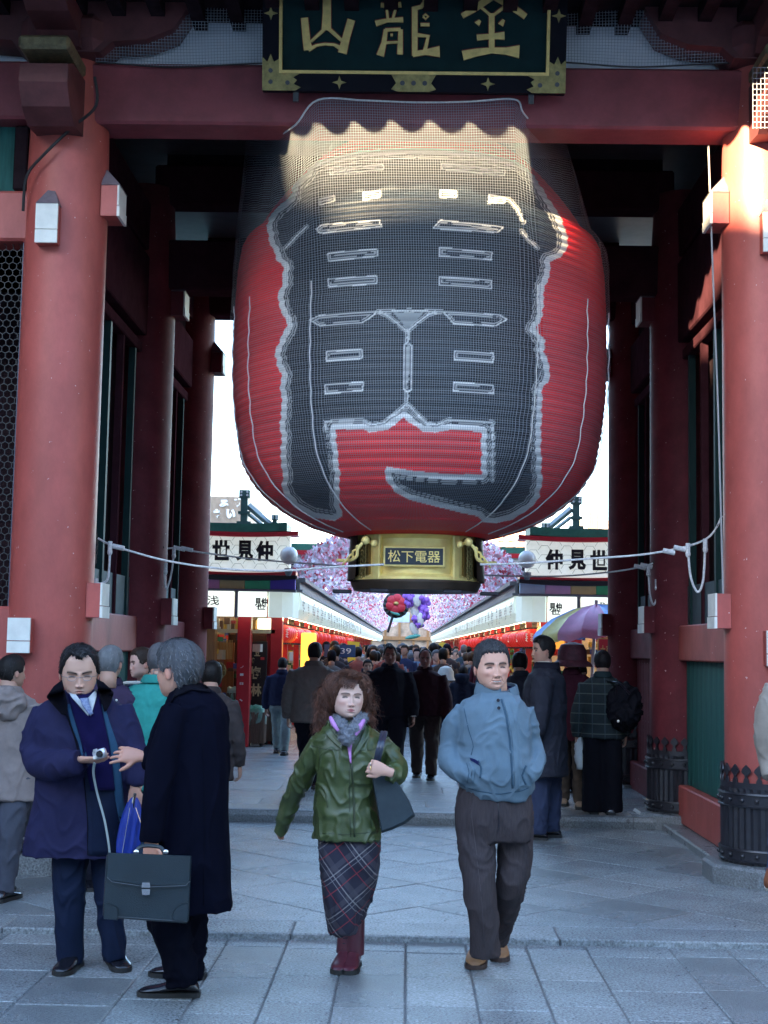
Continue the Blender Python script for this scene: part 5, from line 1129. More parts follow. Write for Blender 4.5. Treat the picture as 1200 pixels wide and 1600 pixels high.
def head_pts(nl, nt, wide=1.0, jaw=1.0):
    u_ = np.linspace(-1, 1, nl, endpoint=False); phi = np.sign(u_)*math.pi*np.abs(u_)**1.5
    lam = np.linspace(-math.pi/2, math.pi/2, nt); zz_ = .5*np.sin(lam)*np.where(np.abs(lam) > 0, 1, 1)
    PH, ZZ = np.meshgrid(phi, zz_); w = np.interp(ZZ, _zf, TW); f = np.interp(ZZ, _zf, TF); b = np.interp(ZZ, _zf, TB)
    w = w*wide*np.where(ZZ < -.15, 1+(jaw-1)*sst((-.15-ZZ)/.2), 1)
    k = np.ones(5)/5
    c = np.cos(PH); X = w*np.sin(PH)*(1+.06*np.sin(PH)**2*0); Yv = np.where(c > 0, -f*np.abs(c)**.78, b*np.abs(c)**.95)
    X = w*np.sign(np.sin(PH))*np.abs(np.sin(PH))**.86
    return PH, X, Yv, ZZ
def G2(x, z, cx, cz, sx, sz): return np.exp(-((x-cx)/sx)**2-((z-cz)/sz)**2)
def make_head(cpx, cpy, Hpx, Y, yaw, pitch=0, roll=0, skin=(.50, .30, .21), nl=150, nt=130, wide=1.0, jaw=1.0, eyes='open', mouth='flat', brow=(.02, .015, .012), lips=None, smile=0, browtilt=0, makeup=0, nose=1.0):
    PH, X, Yv, Z = head_pts(nl, nt, wide, jaw); fr = (np.cos(PH) > 0)
    D = np.zeros_like(X); ax = np.abs(X); fm = sst(np.cos(PH)*2)
    sg = np.interp(Z, [-.25, -.215, -.17, -.05, .04, .10], [0, .45, 1, .55, .28, 0]); D += nose*.094*sg*np.exp(-(X/np.interp(Z, [-.2, -.1, .05], [.060, .045, .042]))**2)
    D += nose*.05*G2(ax, Z, .052, -.178, .026, .028)
    D -= .050*G2(ax, Z, .135, -.0, .085, .048)+.015*G2(ax, Z, .06, .01, .03, .04)
    D += .022*G2(ax, Z, .145, -.015, .058, .026)
    D += .016*G2(ax, Z, .13, .075, .10, .03)+.022*G2(ax, Z, .205, -.12-.0*smile, .07, .06)*(1+smile)
    D -= .012*G2(ax, Z, .25, .12, .05, .09)
    mz = -.292; mw = .088+(.032*smile if smile > 0 else 0); zc = Z-smile*1.7*ax**2
    D += .026*G2(X, zc, 0, mz-.005, .10, .055)+.016*G2(X, zc, 0, mz+.022, mw*.8, .013)+.020*G2(X, zc, 0, mz-.026, mw*.7, .016)-.016*np.exp(-((zc-mz)/.007)**2)*(ax < mw)
    D -= .012*G2(X, Z, 0, -.355, .08, .018)+0; D += .022*G2(X, Z, 0, -.42, .075, .045)
    fx = .075+(-.19-Z)*.50; D -= .010*np.exp(-((ax-fx)/.014)**2)*((Z < -.17) & (Z > -.32))*(1+1.2*smile)*(.25 if makeup else 1)
    Yv = Yv-D*fm
    C = np.tile(np.array(skin), X.shape+(1,)).astype(float)
    def put(mask, col, a=1.0): m_ = (mask*a*fm)[..., None]; C[:] = C*(1-m_)+np.array(col)*m_
    put(np.clip(G2(ax, Z, .2, -.15, .08, .07)+.7*G2(X, Z, 0, -.17, .05, .04), 0, 1), (skin[0]*1.02, skin[1]*.78, skin[2]*.78), .45+.2*makeup)
    bz = .082-browtilt*(ax-.12)-2.6*(ax-.14)**2; put(np.exp(-((Z-bz)/(.023 if not makeup else .013))**2)*((ax > .05) & (ax < .235)), brow, 1.0)
    ez = -.008-(2.4+1.6*max(smile, 0))*(ax-.135)**2; lid = np.exp(-((ax-.145)/.062)**6); op = {'open': .021, 'narrow': .011, 'shut': .002}[eyes]
    if op:
        inside = (lid > .4) & (np.abs(Z-(ez-op*.3)) < op*np.sqrt(np.clip(1-((ax-.145)/.06)**2, 0, 1))); put(inside*1.0, (.42, .38, .35) if op > .012 else (.03, .018, .015)); put(np.clip(G2(ax, Z, .147, float(-.014-op*.2), .022, .02)*2, 0, 1)*inside, (.015, .01, .008))
    put(np.exp(-((Z-(ez+op*.4))/.018)**2)*lid, (.012, .008, .007), 1.0); put(np.exp(-((Z-(ez+op*.7+.03))/.006)**2)*lid, (skin[0]*.55, skin[1]*.5, skin[2]*.5), .5); put(np.exp(-((Z-(ez-op-.020))/.009)**2)*lid, (skin[0]*.7, skin[1]*.65, skin[2]*.65), .35)
    put(G2(ax, Z, .034, -.207, .018, .011), (.08, .03, .025), 1.0)
    lc = lips or (skin[0]*.80, skin[1]*.50, skin[2]*.52); put(((np.abs(zc-mz) < np.interp(ax, [0, .015, mw], [.026+.009*makeup, .030+.009*makeup, .002])) & (ax < mw))*1.0, lc, .8)
    if mouth == 'smile': put(((np.abs(zc-mz+.002) < .013*np.sqrt(np.clip(1-(ax/(mw*.80))**2, 0, 1))) & (ax < mw*.80))*1.0, (.55, .50, .45), 1.0); put((np.abs(np.abs(zc-mz+.002)-.016) < .0045)*(ax < mw*.9)*1.0, (.14, .05, .045), .85); pass
    elif mouth == 'open': put(G2(X, Z, 0, mz, .05, .022)*1.6, (.06, .02, .02))
    else: put(np.exp(-((zc-mz)/.005)**2)*(ax < mw*1.02), (.14, .05, .045), .85)
    P = np.stack([X, Yv, Z], -1).reshape(-1, 3); n = nl
    i, j = np.meshgrid(np.arange(nt-1), np.arange(nl), indexing='ij'); j2 = (j+1) % nl; F = np.stack([i*n+j, i*n+j2, (i+1)*n+j2, (i+1)*n+j], -1).reshape(-1, 4)
    Cc = C.reshape(-1, 3)
    Hm = S(Hpx, Y); rot = Matrix.Rotation(yaw, 3, 'Z') @ Matrix.Rotation(pitch, 3, 'X') @ Matrix.Rotation(roll, 3, 'Y'); org = at(cpx, cpy, Y)
    V = [tuple(p) for p in P]; FF = [tuple(int(q) for q in f) for f in F]; cols = Cc.tolist()
    for sd in (-1, 1):   # ears
        m = MB(); m.ell((sd*.335*wide, .03, -.07), (.035, .075, .115), rot=Matrix.Rotation(sd*R(18), 3, 'Z'), n=12, m=8); m.ell((sd*.355*wide, .0, -.06), (.015, .035, .06), n=8, m=6)
        o = len(V); V += m.v; FF += [tuple(i_+o for i_ in f) for f in m.f]; cols += [[skin[0], skin[1]*.85, skin[2]*.85]]*len(m.v)
    V = np.array(V) @ np.array(rot).T*Hm+np.array(org)
    frame = (org, rot, Hm); return V, FF, cols, frame
def hpt(frame, x, y, z): org, rot, Hm = frame; return org+rot @ Vector((x, y, z))*Hm
HAIRL = {'man': ([0, 30, 48, 58, 68, 80, 92, 100, 112, 135, 180], [.27, .27, .24, .17, .02, -.06, -.03, .03, -.20, -.36, -.42]),
         'recede': ([0, 20, 38, 52, 62, 72, 82, 92, 100, 112, 135, 180], [.30, .36, .38, .24, .12, .0, -.06, -.03, .03, -.19, -.34, -.40]),
         'bald': ([0, 40, 60, 70, 80, 92, 100, 112, 135, 180], [.6, .6, .35, .12, .0, -.03, .03, -.19, -.32, -.38]),
         'woman': ([0, 30, 45, 60, 80, 100, 120, 180], [.20, .18, .05, -.15, -.34, -.40, -.42, -.44])}
def make_hair(frame, parent, style, col, thick=.045, grey=0, nl=110, nt=90, strands=900, flow=(0, .2, -1), seed=1, wide=1.0, top=0.0, name='hair', rough=.55):
    PH, X, Yv, Z = head_pts(nl, nt, wide); a = np.degrees(np.abs(PH)); ks, vs_ = HAIRL[style]; hl = np.interp(a, ks, vs_)
    rng = np.random.RandomState(seed); wob = .012*np.sin(PH*23+seed)+.010*np.sin(PH*41); msk = sst((Z-(hl+wob))/.05)
    N_ = np.stack([X/.33**2, Yv/.40**2, Z/.5**2], -1); N_ /= np.linalg.norm(N_, axis=-1, keepdims=True)+1e-9
    ns = np.array([[noise.noise(Vector((math.sin(PH[i, j])*14+seed, math.cos(PH[i, j])*14, Z[i, j]*4))) for j in range(nl)] for i in range(nt)])
    th = thick*(1+top*sst((Z-.2)/.2))*(1+.45*ns)
    off = np.where(msk > 0, th*msk-.02*(1-msk), -.03); P = np.stack([X, Yv, Z], -1)+N_*off[..., None]
    n = nl; i, j = np.meshgrid(np.arange(nt-1), np.arange(nl), indexing='ij'); j2 = (j+1) % nl; F = np.stack([i*n+j, i*n+j2, (i+1)*n+j2, (i+1)*n+j], -1).reshape(-1, 4)
    keep = (msk.reshape(-1)[F] > 0).any(1); F = F[keep]
    org, rot, Hm = frame; V = P.reshape(-1, 3) @ np.array(rot).T*Hm+np.array(org)
    used = np.unique(F); mp_ = -np.ones(len(V), int); mp_[used] = np.arange(len(used))
    key = 'hair_%d_%d_%d' % tuple(int(c*1000) for c in col); hm = mat(key, [c*(1+grey) for c in col], max(rough, .6), var=.3, scale=30, col2=[c*.6+grey*.10 for c in col], stretch=(1, 1, .15), spec=.22)
    o = mesh_obj(name, V[used], [tuple(int(q) for q in f) for f in mp_[F]], hm, parent)
    if strands:
        m = MB(); sel = np.argwhere(msk > .30); hm2 = mat(key+'_light', [min(1, c*1.8+.008+grey*.05) for c in col], rough, var=.3); fl = Vector(flow)
        for _ in range(strands):
            i_, j_ = sel[rng.randint(len(sel))]; p = Vector(P[i_, j_]); nn = Vector(N_[i_, j_]); t = (fl+Vector(rng.randn(3)*.35)); t = (t-nn*t.dot(nn)).normalized(); s = t.cross(nn)*.0040; L_ = rng.uniform(.05, .12)
            q = [p-nn*.01, p+t*L_*.5+nn*.012, p+t*L_+nn*(.004+.026*rng.rand()**2)]; pts = [q[0]-s, q[0]+s, q[1]+s, q[1]-s, q[2]]; m.add([org+rot @ v*Hm for v in pts], [(0, 1, 2, 3), (3, 2, 4)], mi=int(rng.rand() < .3))
        so = m.build('hair_strands', [hm, hm2], o, smooth=2); tag(so, kind='stuff')
    return o
def hand_parts(mb, wrist, d, n, side, sc=1.0, curl=(25, 30, 30, 35), spread=6, thumb=(35, 20), base=0):
    """d: wrist to knuckles, n: back of the hand, side: +1 thumb towards d x n"""
    d = Vector(d).normalized(); n = Vector(n); n = (n-d*n.dot(d)).normalized(); s = d.cross(n)*side; L_ = .095*sc
    k = [wrist-d*.03, wrist, wrist+d*L_*.35, wrist+d*L_*.8, wrist+d*L_]
    rg = []
    for p, a, b in zip(k, (.026, .028, .038, .043, .040), (.021, .020, .017, .015, .012)): rg.append([p+s*a*sc*math.cos(2*math.pi*i/14)+n*b*sc*math.sin(2*math.pi*i/14) for i in range(14)])
    mb.loft(rg)
    for f in range(4):
        o = wrist+d*L_*.86+s*(.030-.020*f)*sc; ln = (.074, .082, .076, .060)[f]*sc; ang = R((1.5-f)*spread); dd = (d*math.cos(ang)+s*math.sin(ang)).normalized(); c = R(curl[f]); pts = [o-dd*.012*sc, o]; a = 0
        for q, fr_ in enumerate((.46, .30, .24)):
            a += c*(1.0 if q else .8); v = dd*math.cos(a)-n*math.sin(a); pts.append(pts[-1]+v*ln*fr_)
        mb.tube(pts, [.0092*sc, .0092*sc, .0088*sc, .0082*sc, .0062*sc], n=8)
    o = wrist+d*L_*.28+s*.030*sc; a, c = R(thumb[0]), R(thumb[1]); v1 = (d*math.cos(a)+s*math.sin(a)-n*.25).normalized(); v2 = (v1*math.cos(c)+(d-s*.3-n*.3).normalized()*math.sin(c)).normalized()
    mb.tube([o-s*.012*sc, o+v1*.034*sc, o+v1*.034*sc+v2*.030*sc, o+v1*.034*sc+v2*.052*sc], [.014*sc, .0115*sc, .0105*sc, .007*sc], n=8)
def finish_body(parent, head, extra=None, skin=(.5, .3, .21), neck=None, core=None, vox=.0045):
    """one mesh: head, neck, hands and the trunk and limbs under the clothes"""
    V, FF, cols, fr = head; V = V.tolist(); FF = list(FF); cols = list(cols)
    if neck:
        m = MB(); m.tube(neck[0], neck[1], n=20); o = len(V); V += [tuple(p) for p in m.v]; FF += [tuple(i+o for i in f) for f in m.f]; cols += [[c*.95 for c in skin]]*len(m.v)
    if extra and extra.v:
        co, F, nr = remesh(extra, vox, 2); o = len(V); V += co.tolist(); FF += [tuple(i+o for i in f) for f in F]; cols += [[skin[0]*.98, skin[1]*.90, skin[2]*.88]]*len(co)
    if core and core.v:
        co, F, nr = remesh(core, .022, 2); o = len(V); V += co.tolist(); FF += [tuple(i+o for i in f) for f in F]; cols += [list(skin)]*len(co)
    return mesh_obj('body', np.array(V), FF, SKIN, parent, paint_=np.array(cols))
def shoe(parent, heel, dirv, ln=.27, w=.10, mt=None, sole=None, h=.09, pitch=0, boot=0, name='shoe', top=None):
    d = Vector((dirv[0], dirv[1], 0)).normalized(); s = Vector((-d.y, d.x, 0)); up = Vector((0, 0, 1))
    if pitch: rt = Matrix.Rotation(R(pitch), 3, s); d = rt @ d; up = rt @ up
    root = heel; m = MB(); rings = []
    T = [(0, .60, .55), (.04, .78, .75), (.12, .84, .95), (.25, .80, 1.0), (.38, .80, .92), (.52, .92, .74), (.66, 1.0, .60), (.80, .98, .52), (.91, .80, .44), (.97, .50, .34), (1.0, .2, .2)]
    for t, a, b in T:
        c = root+d*ln*t; rg = []
        for i in range(16):
            q = 2*math.pi*i/16; x = math.cos(q); y = math.sin(q); rg.append(c+s*w/2*a*math.copysign(abs(x)**.8, x)+up*(.018+(h*b-.018)*(.5+.5*y) if True else 0))
        rings.append(rg)
    m.loft(rings); o = m.build(name, mt, parent, smooth=True, fixn=True)
    m = MB(); rings = []
    for t, a, b in T:
        c = root+d*(ln*(t*1.03-.015)); rings.append([c+s*w/2*1.07*a*x+up*z for x, z in ((-1, 0), (1, 0), (1, .022), (-1, .022))])
    m.loft(rings); m.build('sole', sole or mat('sole_black', (.015, .015, .015), .6), o, fixn=True)
    return o
def collar(parent, c, rx, ry, h, mt, gap=0, gw=30, flare=.8, back=.0, name='collar', th=.007, n=30, dip=.35):
    a0, a1 = gap+gw/2, gap+360-gw/2; m = MB(); rings = []
    for i in range(n+1):
        a = R(a0+(a1-a0)*i/n); f = abs(2*i/n-1); hh = h*(1-dip*f**2)+back*(1-f); d = Vector((math.sin(a)*rx, -math.cos(a)*ry, 0)); u_ = Vector((math.sin(a), -math.cos(a), 0)); top_ = d*flare+Vector((0, 0, hh))
        rings.append([c+d-u_*th, c+d+u_*th, c+d*.5+top_*.5+u_*(th+.004), c+top_+u_*th*.6, c+top_-u_*th*.6, c+d*.5+top_*.5-u_*th])
    m.loft(rings); return m.build(name, mt, parent, smooth=True, fixn=True)
def P3(px, py, Y): return at(px, py, Y)
# ================================================================== the four people in front
# ---- A: man in the blue-grey blouson
Y = 7.1; root = thing('person', atz(765, 1515, 0), 'smiling man in blue-grey zip jacket and brown trousers, hands in pockets, walking forward', 'person')
JB = cloth('slate_blue_jacket', (.115, .170, .215), .7, var=.08); BT = cloth('brown_trousers', (.052, .042, .045), .8, var=.2, stretch=(10, 10, 1))
m = MB()
rows_loft(m, [(1079, 750, 806, .085, .02), (1087, 740, 812, .10, .01), (1096, 724, 822, .12, 0), (1110, 715, 828, .135, 0), (1135, 717, 830, .145, -.01), (1165, 718, 830, .15, -.02), (1195, 714, 836, .165, -.03), (1215, 715, 836, .165, -.03), (1230, 719, 833, .155, -.02), (1241, 728, 826, .14, -.02), (1247, 736, 822, .13, -.02)], Y)
limb(m, [(726, 1110, 0, 15), (711, 1132, -.01, 18), (705, 1165, .0, 18), (706, 1190, -.04, 19), (722, 1208, -.10, 17), (744, 1211, -.15, 15)], Y)
limb(m, [(822, 1106, 0, 14), (827, 1130, 0, 15), (831, 1158, .02, 14), (838, 1184, -.03, 15), (834, 1204, -.10, 14), (824, 1214, -.13, 12)], Y)
jk, bv = garment('jacket', m, JB, root, .0075, 4, a1=.010, a2=.0055, f1=5, f2=11, squash=(1, 1, .8), seed=3)
m = MB(); 
for i in range(0, 1): rows_loft(m, [(1226, 722, 832, .135, -.01), (1240, 716, 828, .14, 0), (1270, 712, 832, .145, 0), (1296, 712, 832, .135, 0), (1312, 716, 830, .12, 0)], Y)
limb(m, [(742, 1290, -.02, 28), (746, 1340, -.05, 27), (750, 1390, -.08, 24), (756, 1440, -.06, 23), (757, 1478, -.03, 23), (757, 1493, -.02, 23)], Y)
limb(m, [(804, 1290, .04, 28), (805, 1340, .03, 26), (800, 1380, .02, 24), (789, 1420, .14, 20), (781, 1452, .28, 18), (778, 1466, .34, 17)], Y)
tr, bt = garment('trousers', m, BT, root, .009, 3, a1=.008, a2=.007, f1=7, f2=10, squash=(1, 1, .35), seed=5)
BOOT = mat('tan_leather_boot', (.24, .12, .05), .55, var=.2, bump=.15)
g0 = atz(757, 1506, 0); sh_ = shoe(root, g0+Vector((-.02, .135, .0)), (-.14, -1), .28, .108, BOOT, mat('sole_brown', (.05, .03, .025), .7), h=.10)
for k in range(5): m = MB(); c = g0+Vector((-.03-.002*k, .01-.026*k, .092-.009*k)); m.tube([c+Vector((-.025, 0, 0)), c+Vector((.025, .005, .002))], .003, n=5); m.build('lace', mat('lace_brown', (.12, .06, .03), .7), sh_)
g1 = atz(785, 1484, 0); shoe(root, Vector((g1.x-.02, 7.80, .0)), (-.05, -1), .26, .10, BOOT, mat('sole_brown', (.05, .03, .025), .7), h=.085)
DJ = cloth('slate_blue_dark', (.045, .085, .125), .7)
strip('zip_placket', bv, [(783, 1092), (790, 1115), (796, 1150), (799, 1190), (801, 1232)], 3.0, DJ, root, .003)
patch('placket_flap', bv, [(786, 1092), (793, 1116), (800, 1150), (803, 1190), (805, 1236)], [(796, 1096), (803, 1118), (808, 1150), (811, 1190), (812, 1236)], JB, root, .004, .005)
collar(root, at(776, 1093, Y+.02), S(33, Y), .088, .088, JB, gap=22, gw=26, flare=.92, dip=.35)
collar(root, at(776, 1092, Y+.02), S(28, Y), .078, .070, cloth('navy_lining', (.015, .02, .09)), gap=22, gw=50, flare=.95, name='lining')
for px, py in ((779, 1106), (778, 1094)):
    h = bv.ray_cast(CAM, ray(px, py).normalized()); m = MB(); m.tube([h[0]+Vector((0, -.014, 0)), h[0]+Vector((0, -.019, 0))], .0085, n=12); m.build('button', LACQ, root)
strip('waistband_seam', bv, [(718, 1227), (745, 1236), (780, 1241), (815, 1236), (832, 1228)], 1.6, DJ, root, .002)
strip('pocket_welt', bv, [(747, 1188), (752, 1200), (750, 1216)], 3, DJ, root, .004); strip('cuff_strap', bv, [(733, 1190), (740, 1204), (738, 1222)], 4, JB, root, .006)
patch('pocket_mouth', bv, [(734, 1184), (742, 1186), (751, 1192)], [(735, 1188), (742, 1192), (750, 1197)], cloth('navy_lining', (.015, .02, .09)), root, .004, .003)
strip('cuff_seam', bv, [(729, 1192), (733, 1206), (730, 1224)], 1.4, DJ, root, .003)
strip('pocket_welt', bv, [(822, 1196), (816, 1212), (822, 1226)], 3, DJ, root, .004); strip('yoke_seam', bv, [(724, 1102), (732, 1140), (740, 1165), (736, 1180)], 1.2, DJ, root, .002)
strip('fly_seam', bt, [(778, 1254), (780, 1280), (778, 1300)], 1.5, LACQ, root, .002); strip('crease', bt, [(735, 1262), (744, 1330), (752, 1400), (757, 1480)], 1.2, cloth('brown_crease', (.08, .066, .07)), root, .002)
hd = make_head(768, 1041, 75, Y-.01, R(14), R(2), R(-3), skin=(.68, .37, .27), eyes='narrow', mouth='smile', smile=.8, browtilt=.03, wide=1.03, jaw=1.0, nl=190, nt=170)
core = MB(); rows_loft(core, [(1085, 748, 800, .06, 0), (1110, 730, 812, .09, 0), (1200, 735, 815, .10, 0), (1240, 730, 815, .09, 0)], Y); finish_body(root, hd, None, (.60, .35, .25), ([at(772, 1062, Y+.03), at(774, 1080, Y+.02), at(776, 1096, Y+.02)], [.062, .060, .070]), core)
make_hair(hd[3], root, 'man', (.030, .030, .034), .035, grey=.25, flow=(0, -.3, .6), strands=1600, wide=1.03, seed=4, top=.5)
# ---- B: woman in the green leather jacket
Y = 7.0; root = thing('person', atz(537, 1520, 0), 'woman with curly auburn hair in glossy olive leather jacket and tartan skirt', 'person')
LG = mat('olive_leather', (.050, .072, .020), .33, var=.2, scale=9, bump=.25, bscale=220, spec=.6, wear=.1)
m = MB()
rows_loft(m, [(1128, 518, 568, .06, .01), (1138, 506, 580, .08, 0), (1148, 494, 594, .10, 0), (1160, 487, 604, .115, 0), (1180, 491, 602, .13, -.01), (1200, 496, 596, .135, -.01), (1225, 496, 590, .135, 0), (1260, 492, 590, .14, 0), (1290, 490, 594, .15, 0), (1309, 489, 596, .155, 0)], Y)
limb(m, [(500, 1160, 0, 18), (484, 1190, .03, 18.5), (470, 1220, .06, 16), (454, 1255, .10, 13.5), (440, 1290, .13, 11), (434, 1303, .14, 9.5)], Y)
limb(m, [(594, 1162, 0, 17), (610, 1182, .0, 17), (620, 1200, -.04, 16), (616, 1211, -.11, 15), (606, 1208, -.17, 13)], Y)
jk, bv = garment('leather_jacket', m, LG, root, .0062, 3, a1=.008, a2=.0075, f1=6, f2=16, seed=8)
# tartan: crossed bands woven in two colours
def tartan():
    m_ = bpy.data.materials.new('tartan_cloth'); m_.use_nodes = True; n = m_.node_tree; L = n.links; b = n.nodes['Principled BSDF']; b.inputs['Roughness'].default_value = .9
    tc = n.nodes.new('ShaderNodeTexCoord'); mp = n.nodes.new('ShaderNodeMapping'); mp.inputs['Rotation'].default_value = (0, R(38), 0); L.new(tc.outputs['Object'], mp.inputs[0]); sp_ = n.nodes.new('ShaderNodeSeparateXYZ'); L.new(mp.outputs[0], sp_.inputs[0]); col = None
    base = n.nodes.new('ShaderNodeRGB'); base.outputs[0].default_value = (.014, .013, .028, 1); cur = base.outputs[0]
    for ax, fr_, wd, c, ph_ in ((0, 6.5, .16, (.05, .045, .06), 0), (2, 6.5, .16, (.05, .045, .06), 0), (0, 6.5, .035, (.24, .22, .22), .1), (2, 6.5, .035, (.24, .22, .22), .1), (0, 6.5, .03, (.25, .02, .03), .5), (2, 6.5, .03, (.25, .02, .03), .5), (0, 6.5, .025, (.18, .17, .18), .22), (2, 6.5, .025, (.18, .17, .18), .22)):
        mu = n.nodes.new('ShaderNodeMath'); mu.operation = 'MULTIPLY_ADD'; mu.inputs[1].default_value = fr_; mu.inputs[2].default_value = ph_+10; L.new(sp_.outputs[ax], mu.inputs[0])
        f = n.nodes.new('ShaderNodeMath'); f.operation = 'FRACT'; L.new(mu.outputs[0], f.inputs[0]); l = n.nodes.new('ShaderNodeMath'); l.operation = 'LESS_THAN'; l.inputs[1].default_value = wd; L.new(f.outputs[0], l.inputs[0])
        k = n.nodes.new('ShaderNodeMath'); k.operation = 'MULTIPLY'; k.inputs[1].default_value = .65; L.new(l.outputs[0], k.inputs[0])
        mx = n.nodes.new('ShaderNodeMix'); mx.data_type = 'RGBA'; L.new(k.outputs[0], mx.inputs[0]); L.new(cur, mx.inputs[6]); mx.inputs[7].default_value = (*c, 1); cur = mx.outputs[2]
    L.new(cur, b.inputs['Base Color']); return m_
TT = tartan()
m = MB(); rows_loft(m, [(1296, 496, 592, .12, 0), (1320, 498, 594, .135, 0), (1345, 500, 592, .14, 0), (1370, 503, 588, .14, .02), (1395, 506, 580, .14, .03), (1420, 510, 570, .13, .03), (1440, 513, 562, .12, .02), (1457, 515, 556, .11, .01)], Y)
limb(m, [(522, 1320, -.06, 24), (530, 1400, -.10, 22), (535, 1454, -.07, 20)], Y); limb(m, [(570, 1320, .06, 24), (568, 1390, .12, 18), (556, 1440, .22, 11)], Y)
sk, bs_ = garment('tartan_skirt', m, TT, root, .008, 3, a1=.008, a2=.006, f1=9, f2=9, squash=(1, 1, .22), seed=2)
BU = mat('burgundy_boot', (.10, .018, .032), .3, var=.15, spec=.6, bump=.1, coat=.2)
g0 = atz(536, 1516, 0); b_ = shoe(root, g0+Vector((.01, .15, 0)), (-.14, -1), .255, .088, BU, mat('sole_black', (.015, .015, .015), .6), h=.085)
m = MB(); m.tube(interp([g0+Vector((.015, .12, .06)), g0+Vector((.02, .12, .14)), g0+Vector((.02, .13, .25)), g0+Vector((.02, .14, .33))], 5), [(.058, .050)]*16, n=18); m.build('boot_shaft', BU, b_, smooth=True)
for k in range(7): m = MB(); c = g0+Vector((.010+.002*k, .075-.003*k, .09+.026*k)); m.tube([c+Vector((-.02, .002, 0)), c+Vector((.02, 0, .006))], .0028, n=5); m.build('lace', LACQ, b_)
g1 = Vector((g0.x+.055, 7.42, .0)); b2__ = shoe(root, g1, (-.1, -1), .25, .088, BU, mat('sole_black', (.015,)*3, .6), h=.085); m = MB(); m.tube([g1+Vector((0, -.04, .06)), g1+Vector((0, -.05, .36))], .048, n=14); m.build('boot_shaft', BU, b2__, smooth=True)
PK = cloth('pink_fleece', (.48, .22, .50)); DKG = mat('olive_leather_seam', (.022, .034, .010), .45)
for q_, rr__ in (([(516, 1120), (521, 1131), (529, 1142)], 3.6), ([(569, 1125), (562, 1136), (555, 1149)], 4.2)):
    m = MB(); m.tube(interp([at(a, b, Y-.105-.02*k) for k, (a, b) in enumerate(q_)], 4), [S(rr__, Y)*(.35+.65*math.sin(math.pi*(.12+.76*k/8))) for k in range(9)], n=10); m.build('pink_collar', PK, root, smooth=True)
patch('pink_collar', bv, [(519, 1124), (522, 1134), (528, 1142)], [(525, 1122), (528, 1130), (534, 1138)], PK, root, .016, .012, nu=4)
patch('pink_collar', bv, [(566, 1127), (560, 1136), (553, 1150), (549, 1170), (549, 1193)], [(558, 1128), (553, 1138), (545, 1150), (542, 1162), (547, 1192)], PK, root, .010, .008, nu=4)
strip('zip', bv, [(549, 1192), (551, 1220), (553, 1260), (554, 1308)], 3.2, DKG, root, .004); strip('zip_seam', bv, [(546, 1190), (546, 1250), (548, 1308)], 1.0, DKG, root, .003)
patch('leather_collar', bv, [(517, 1120), (514, 1134), (524, 1150), (536, 1164)], [(510, 1128), (504, 1142), (518, 1158), (534, 1172)], LG, root, .012, .010, nu=5)
patch('leather_collar', bv, [(567, 1124), (570, 1136), (562, 1156), (551, 1176)], [(575, 1132), (580, 1144), (568, 1164), (553, 1186)], LG, root, .012, .010, nu=5)
for pts in ([(486, 1165), (505, 1170), (530, 1172)], [(560, 1172), (580, 1172), (600, 1166)], [(496, 1200), (493, 1250), (492, 1306)], [(580, 1190), (578, 1240), (580, 1304)], [(490, 1301), (540, 1304), (594, 1299)], [(498, 1166), (500, 1182), (498, 1198)], [(508, 1240), (512, 1262)]): strip('seam', bv, pts, 1.1, DKG, root, .002)
FUR = cloth('grey_fur', (.20, .21, .24), .95, bump=.6)
m = MB(); rn = random.Random(5)
limb(m, [(528, 1122, 0, 9), (532, 1134, -.10, 9), (540, 1144, -.14, 8), (552, 1142, -.13, 8), (560, 1130, -.08, 9), (564, 1120, 0, 9)], Y); m.ell(at(542, 1154, Y-.15), (.034, .03, .034))
co, F, nr = remesh(m, .006, 2); co = fold(co, nr, a1=.012, a2=.006, f1=60, f2=60, squash=(1, 1, 1)); sc_ = mesh_obj('fur_scarf', co, F, FUR, root)
m = MB()
for i in range(0, len(co), 2):
    p, n_ = Vector(co[i]), Vector(nr[i]); t = (n_+Vector((rn.gauss(0, .5), rn.gauss(0, .5), rn.gauss(0, .5)))).normalized(); s = t.orthogonal()*.0012; m.add([p-s, p+s, p+t*.013], [(0, 1, 2)])
tag(m.build('fur_hairs', FUR, sc_), kind='stuff')
hd = make_head(543, 1087, 69, Y-.02, R(18), R(3), R(2), skin=(.66, .43, .35), eyes='narrow', lips=(.45, .09, .11), makeup=1, wide=1.09, jaw=1.03, nose=.8, nl=190, nt=170, brow=(.06, .03, .02), browtilt=.02)
hm_ = MB(); W_ = at(607, 1205, Y-.20); hand_parts(hm_, W_+Vector((-.005, -.02, 0)), Vector((-1, -.1, .32)), Vector((.1, -1, .2)), -1, .84, curl=(48, 52, 55, 58), thumb=(30, 30))
hand_parts(hm_, at(440, 1290, Y+.13), Vector((-.3, .5, -.8)), Vector((-1, 0, .3)), 1, .6, curl=(40, 40, 40, 40))
core = MB(); rows_loft(core, [(1135, 530, 560, .05, .02), (1160, 505, 585, .07, 0), (1230, 508, 580, .08, 0), (1300, 505, 580, .08, 0)], Y)
finish_body(root, hd, hm_, (.58, .36, .28), ([at(545, 1108, Y+.03), at(545, 1126, Y+.02), at(545, 1144, Y+.02)], [.052, .050, .06]), core)
for k in (0, 1):
    q = W_+Vector((-.085, -.035, .035-.018*k)); m = MB(); m.tube([q+Vector((.0, .01*math.cos(R(60*i)), .01*math.sin(R(60*i)))) for i in range(7)], .002, n=5, cap=False); m.build('ring', GOLD if k else mat('silver', (.7, .7, .72), .2, metal=1), root)
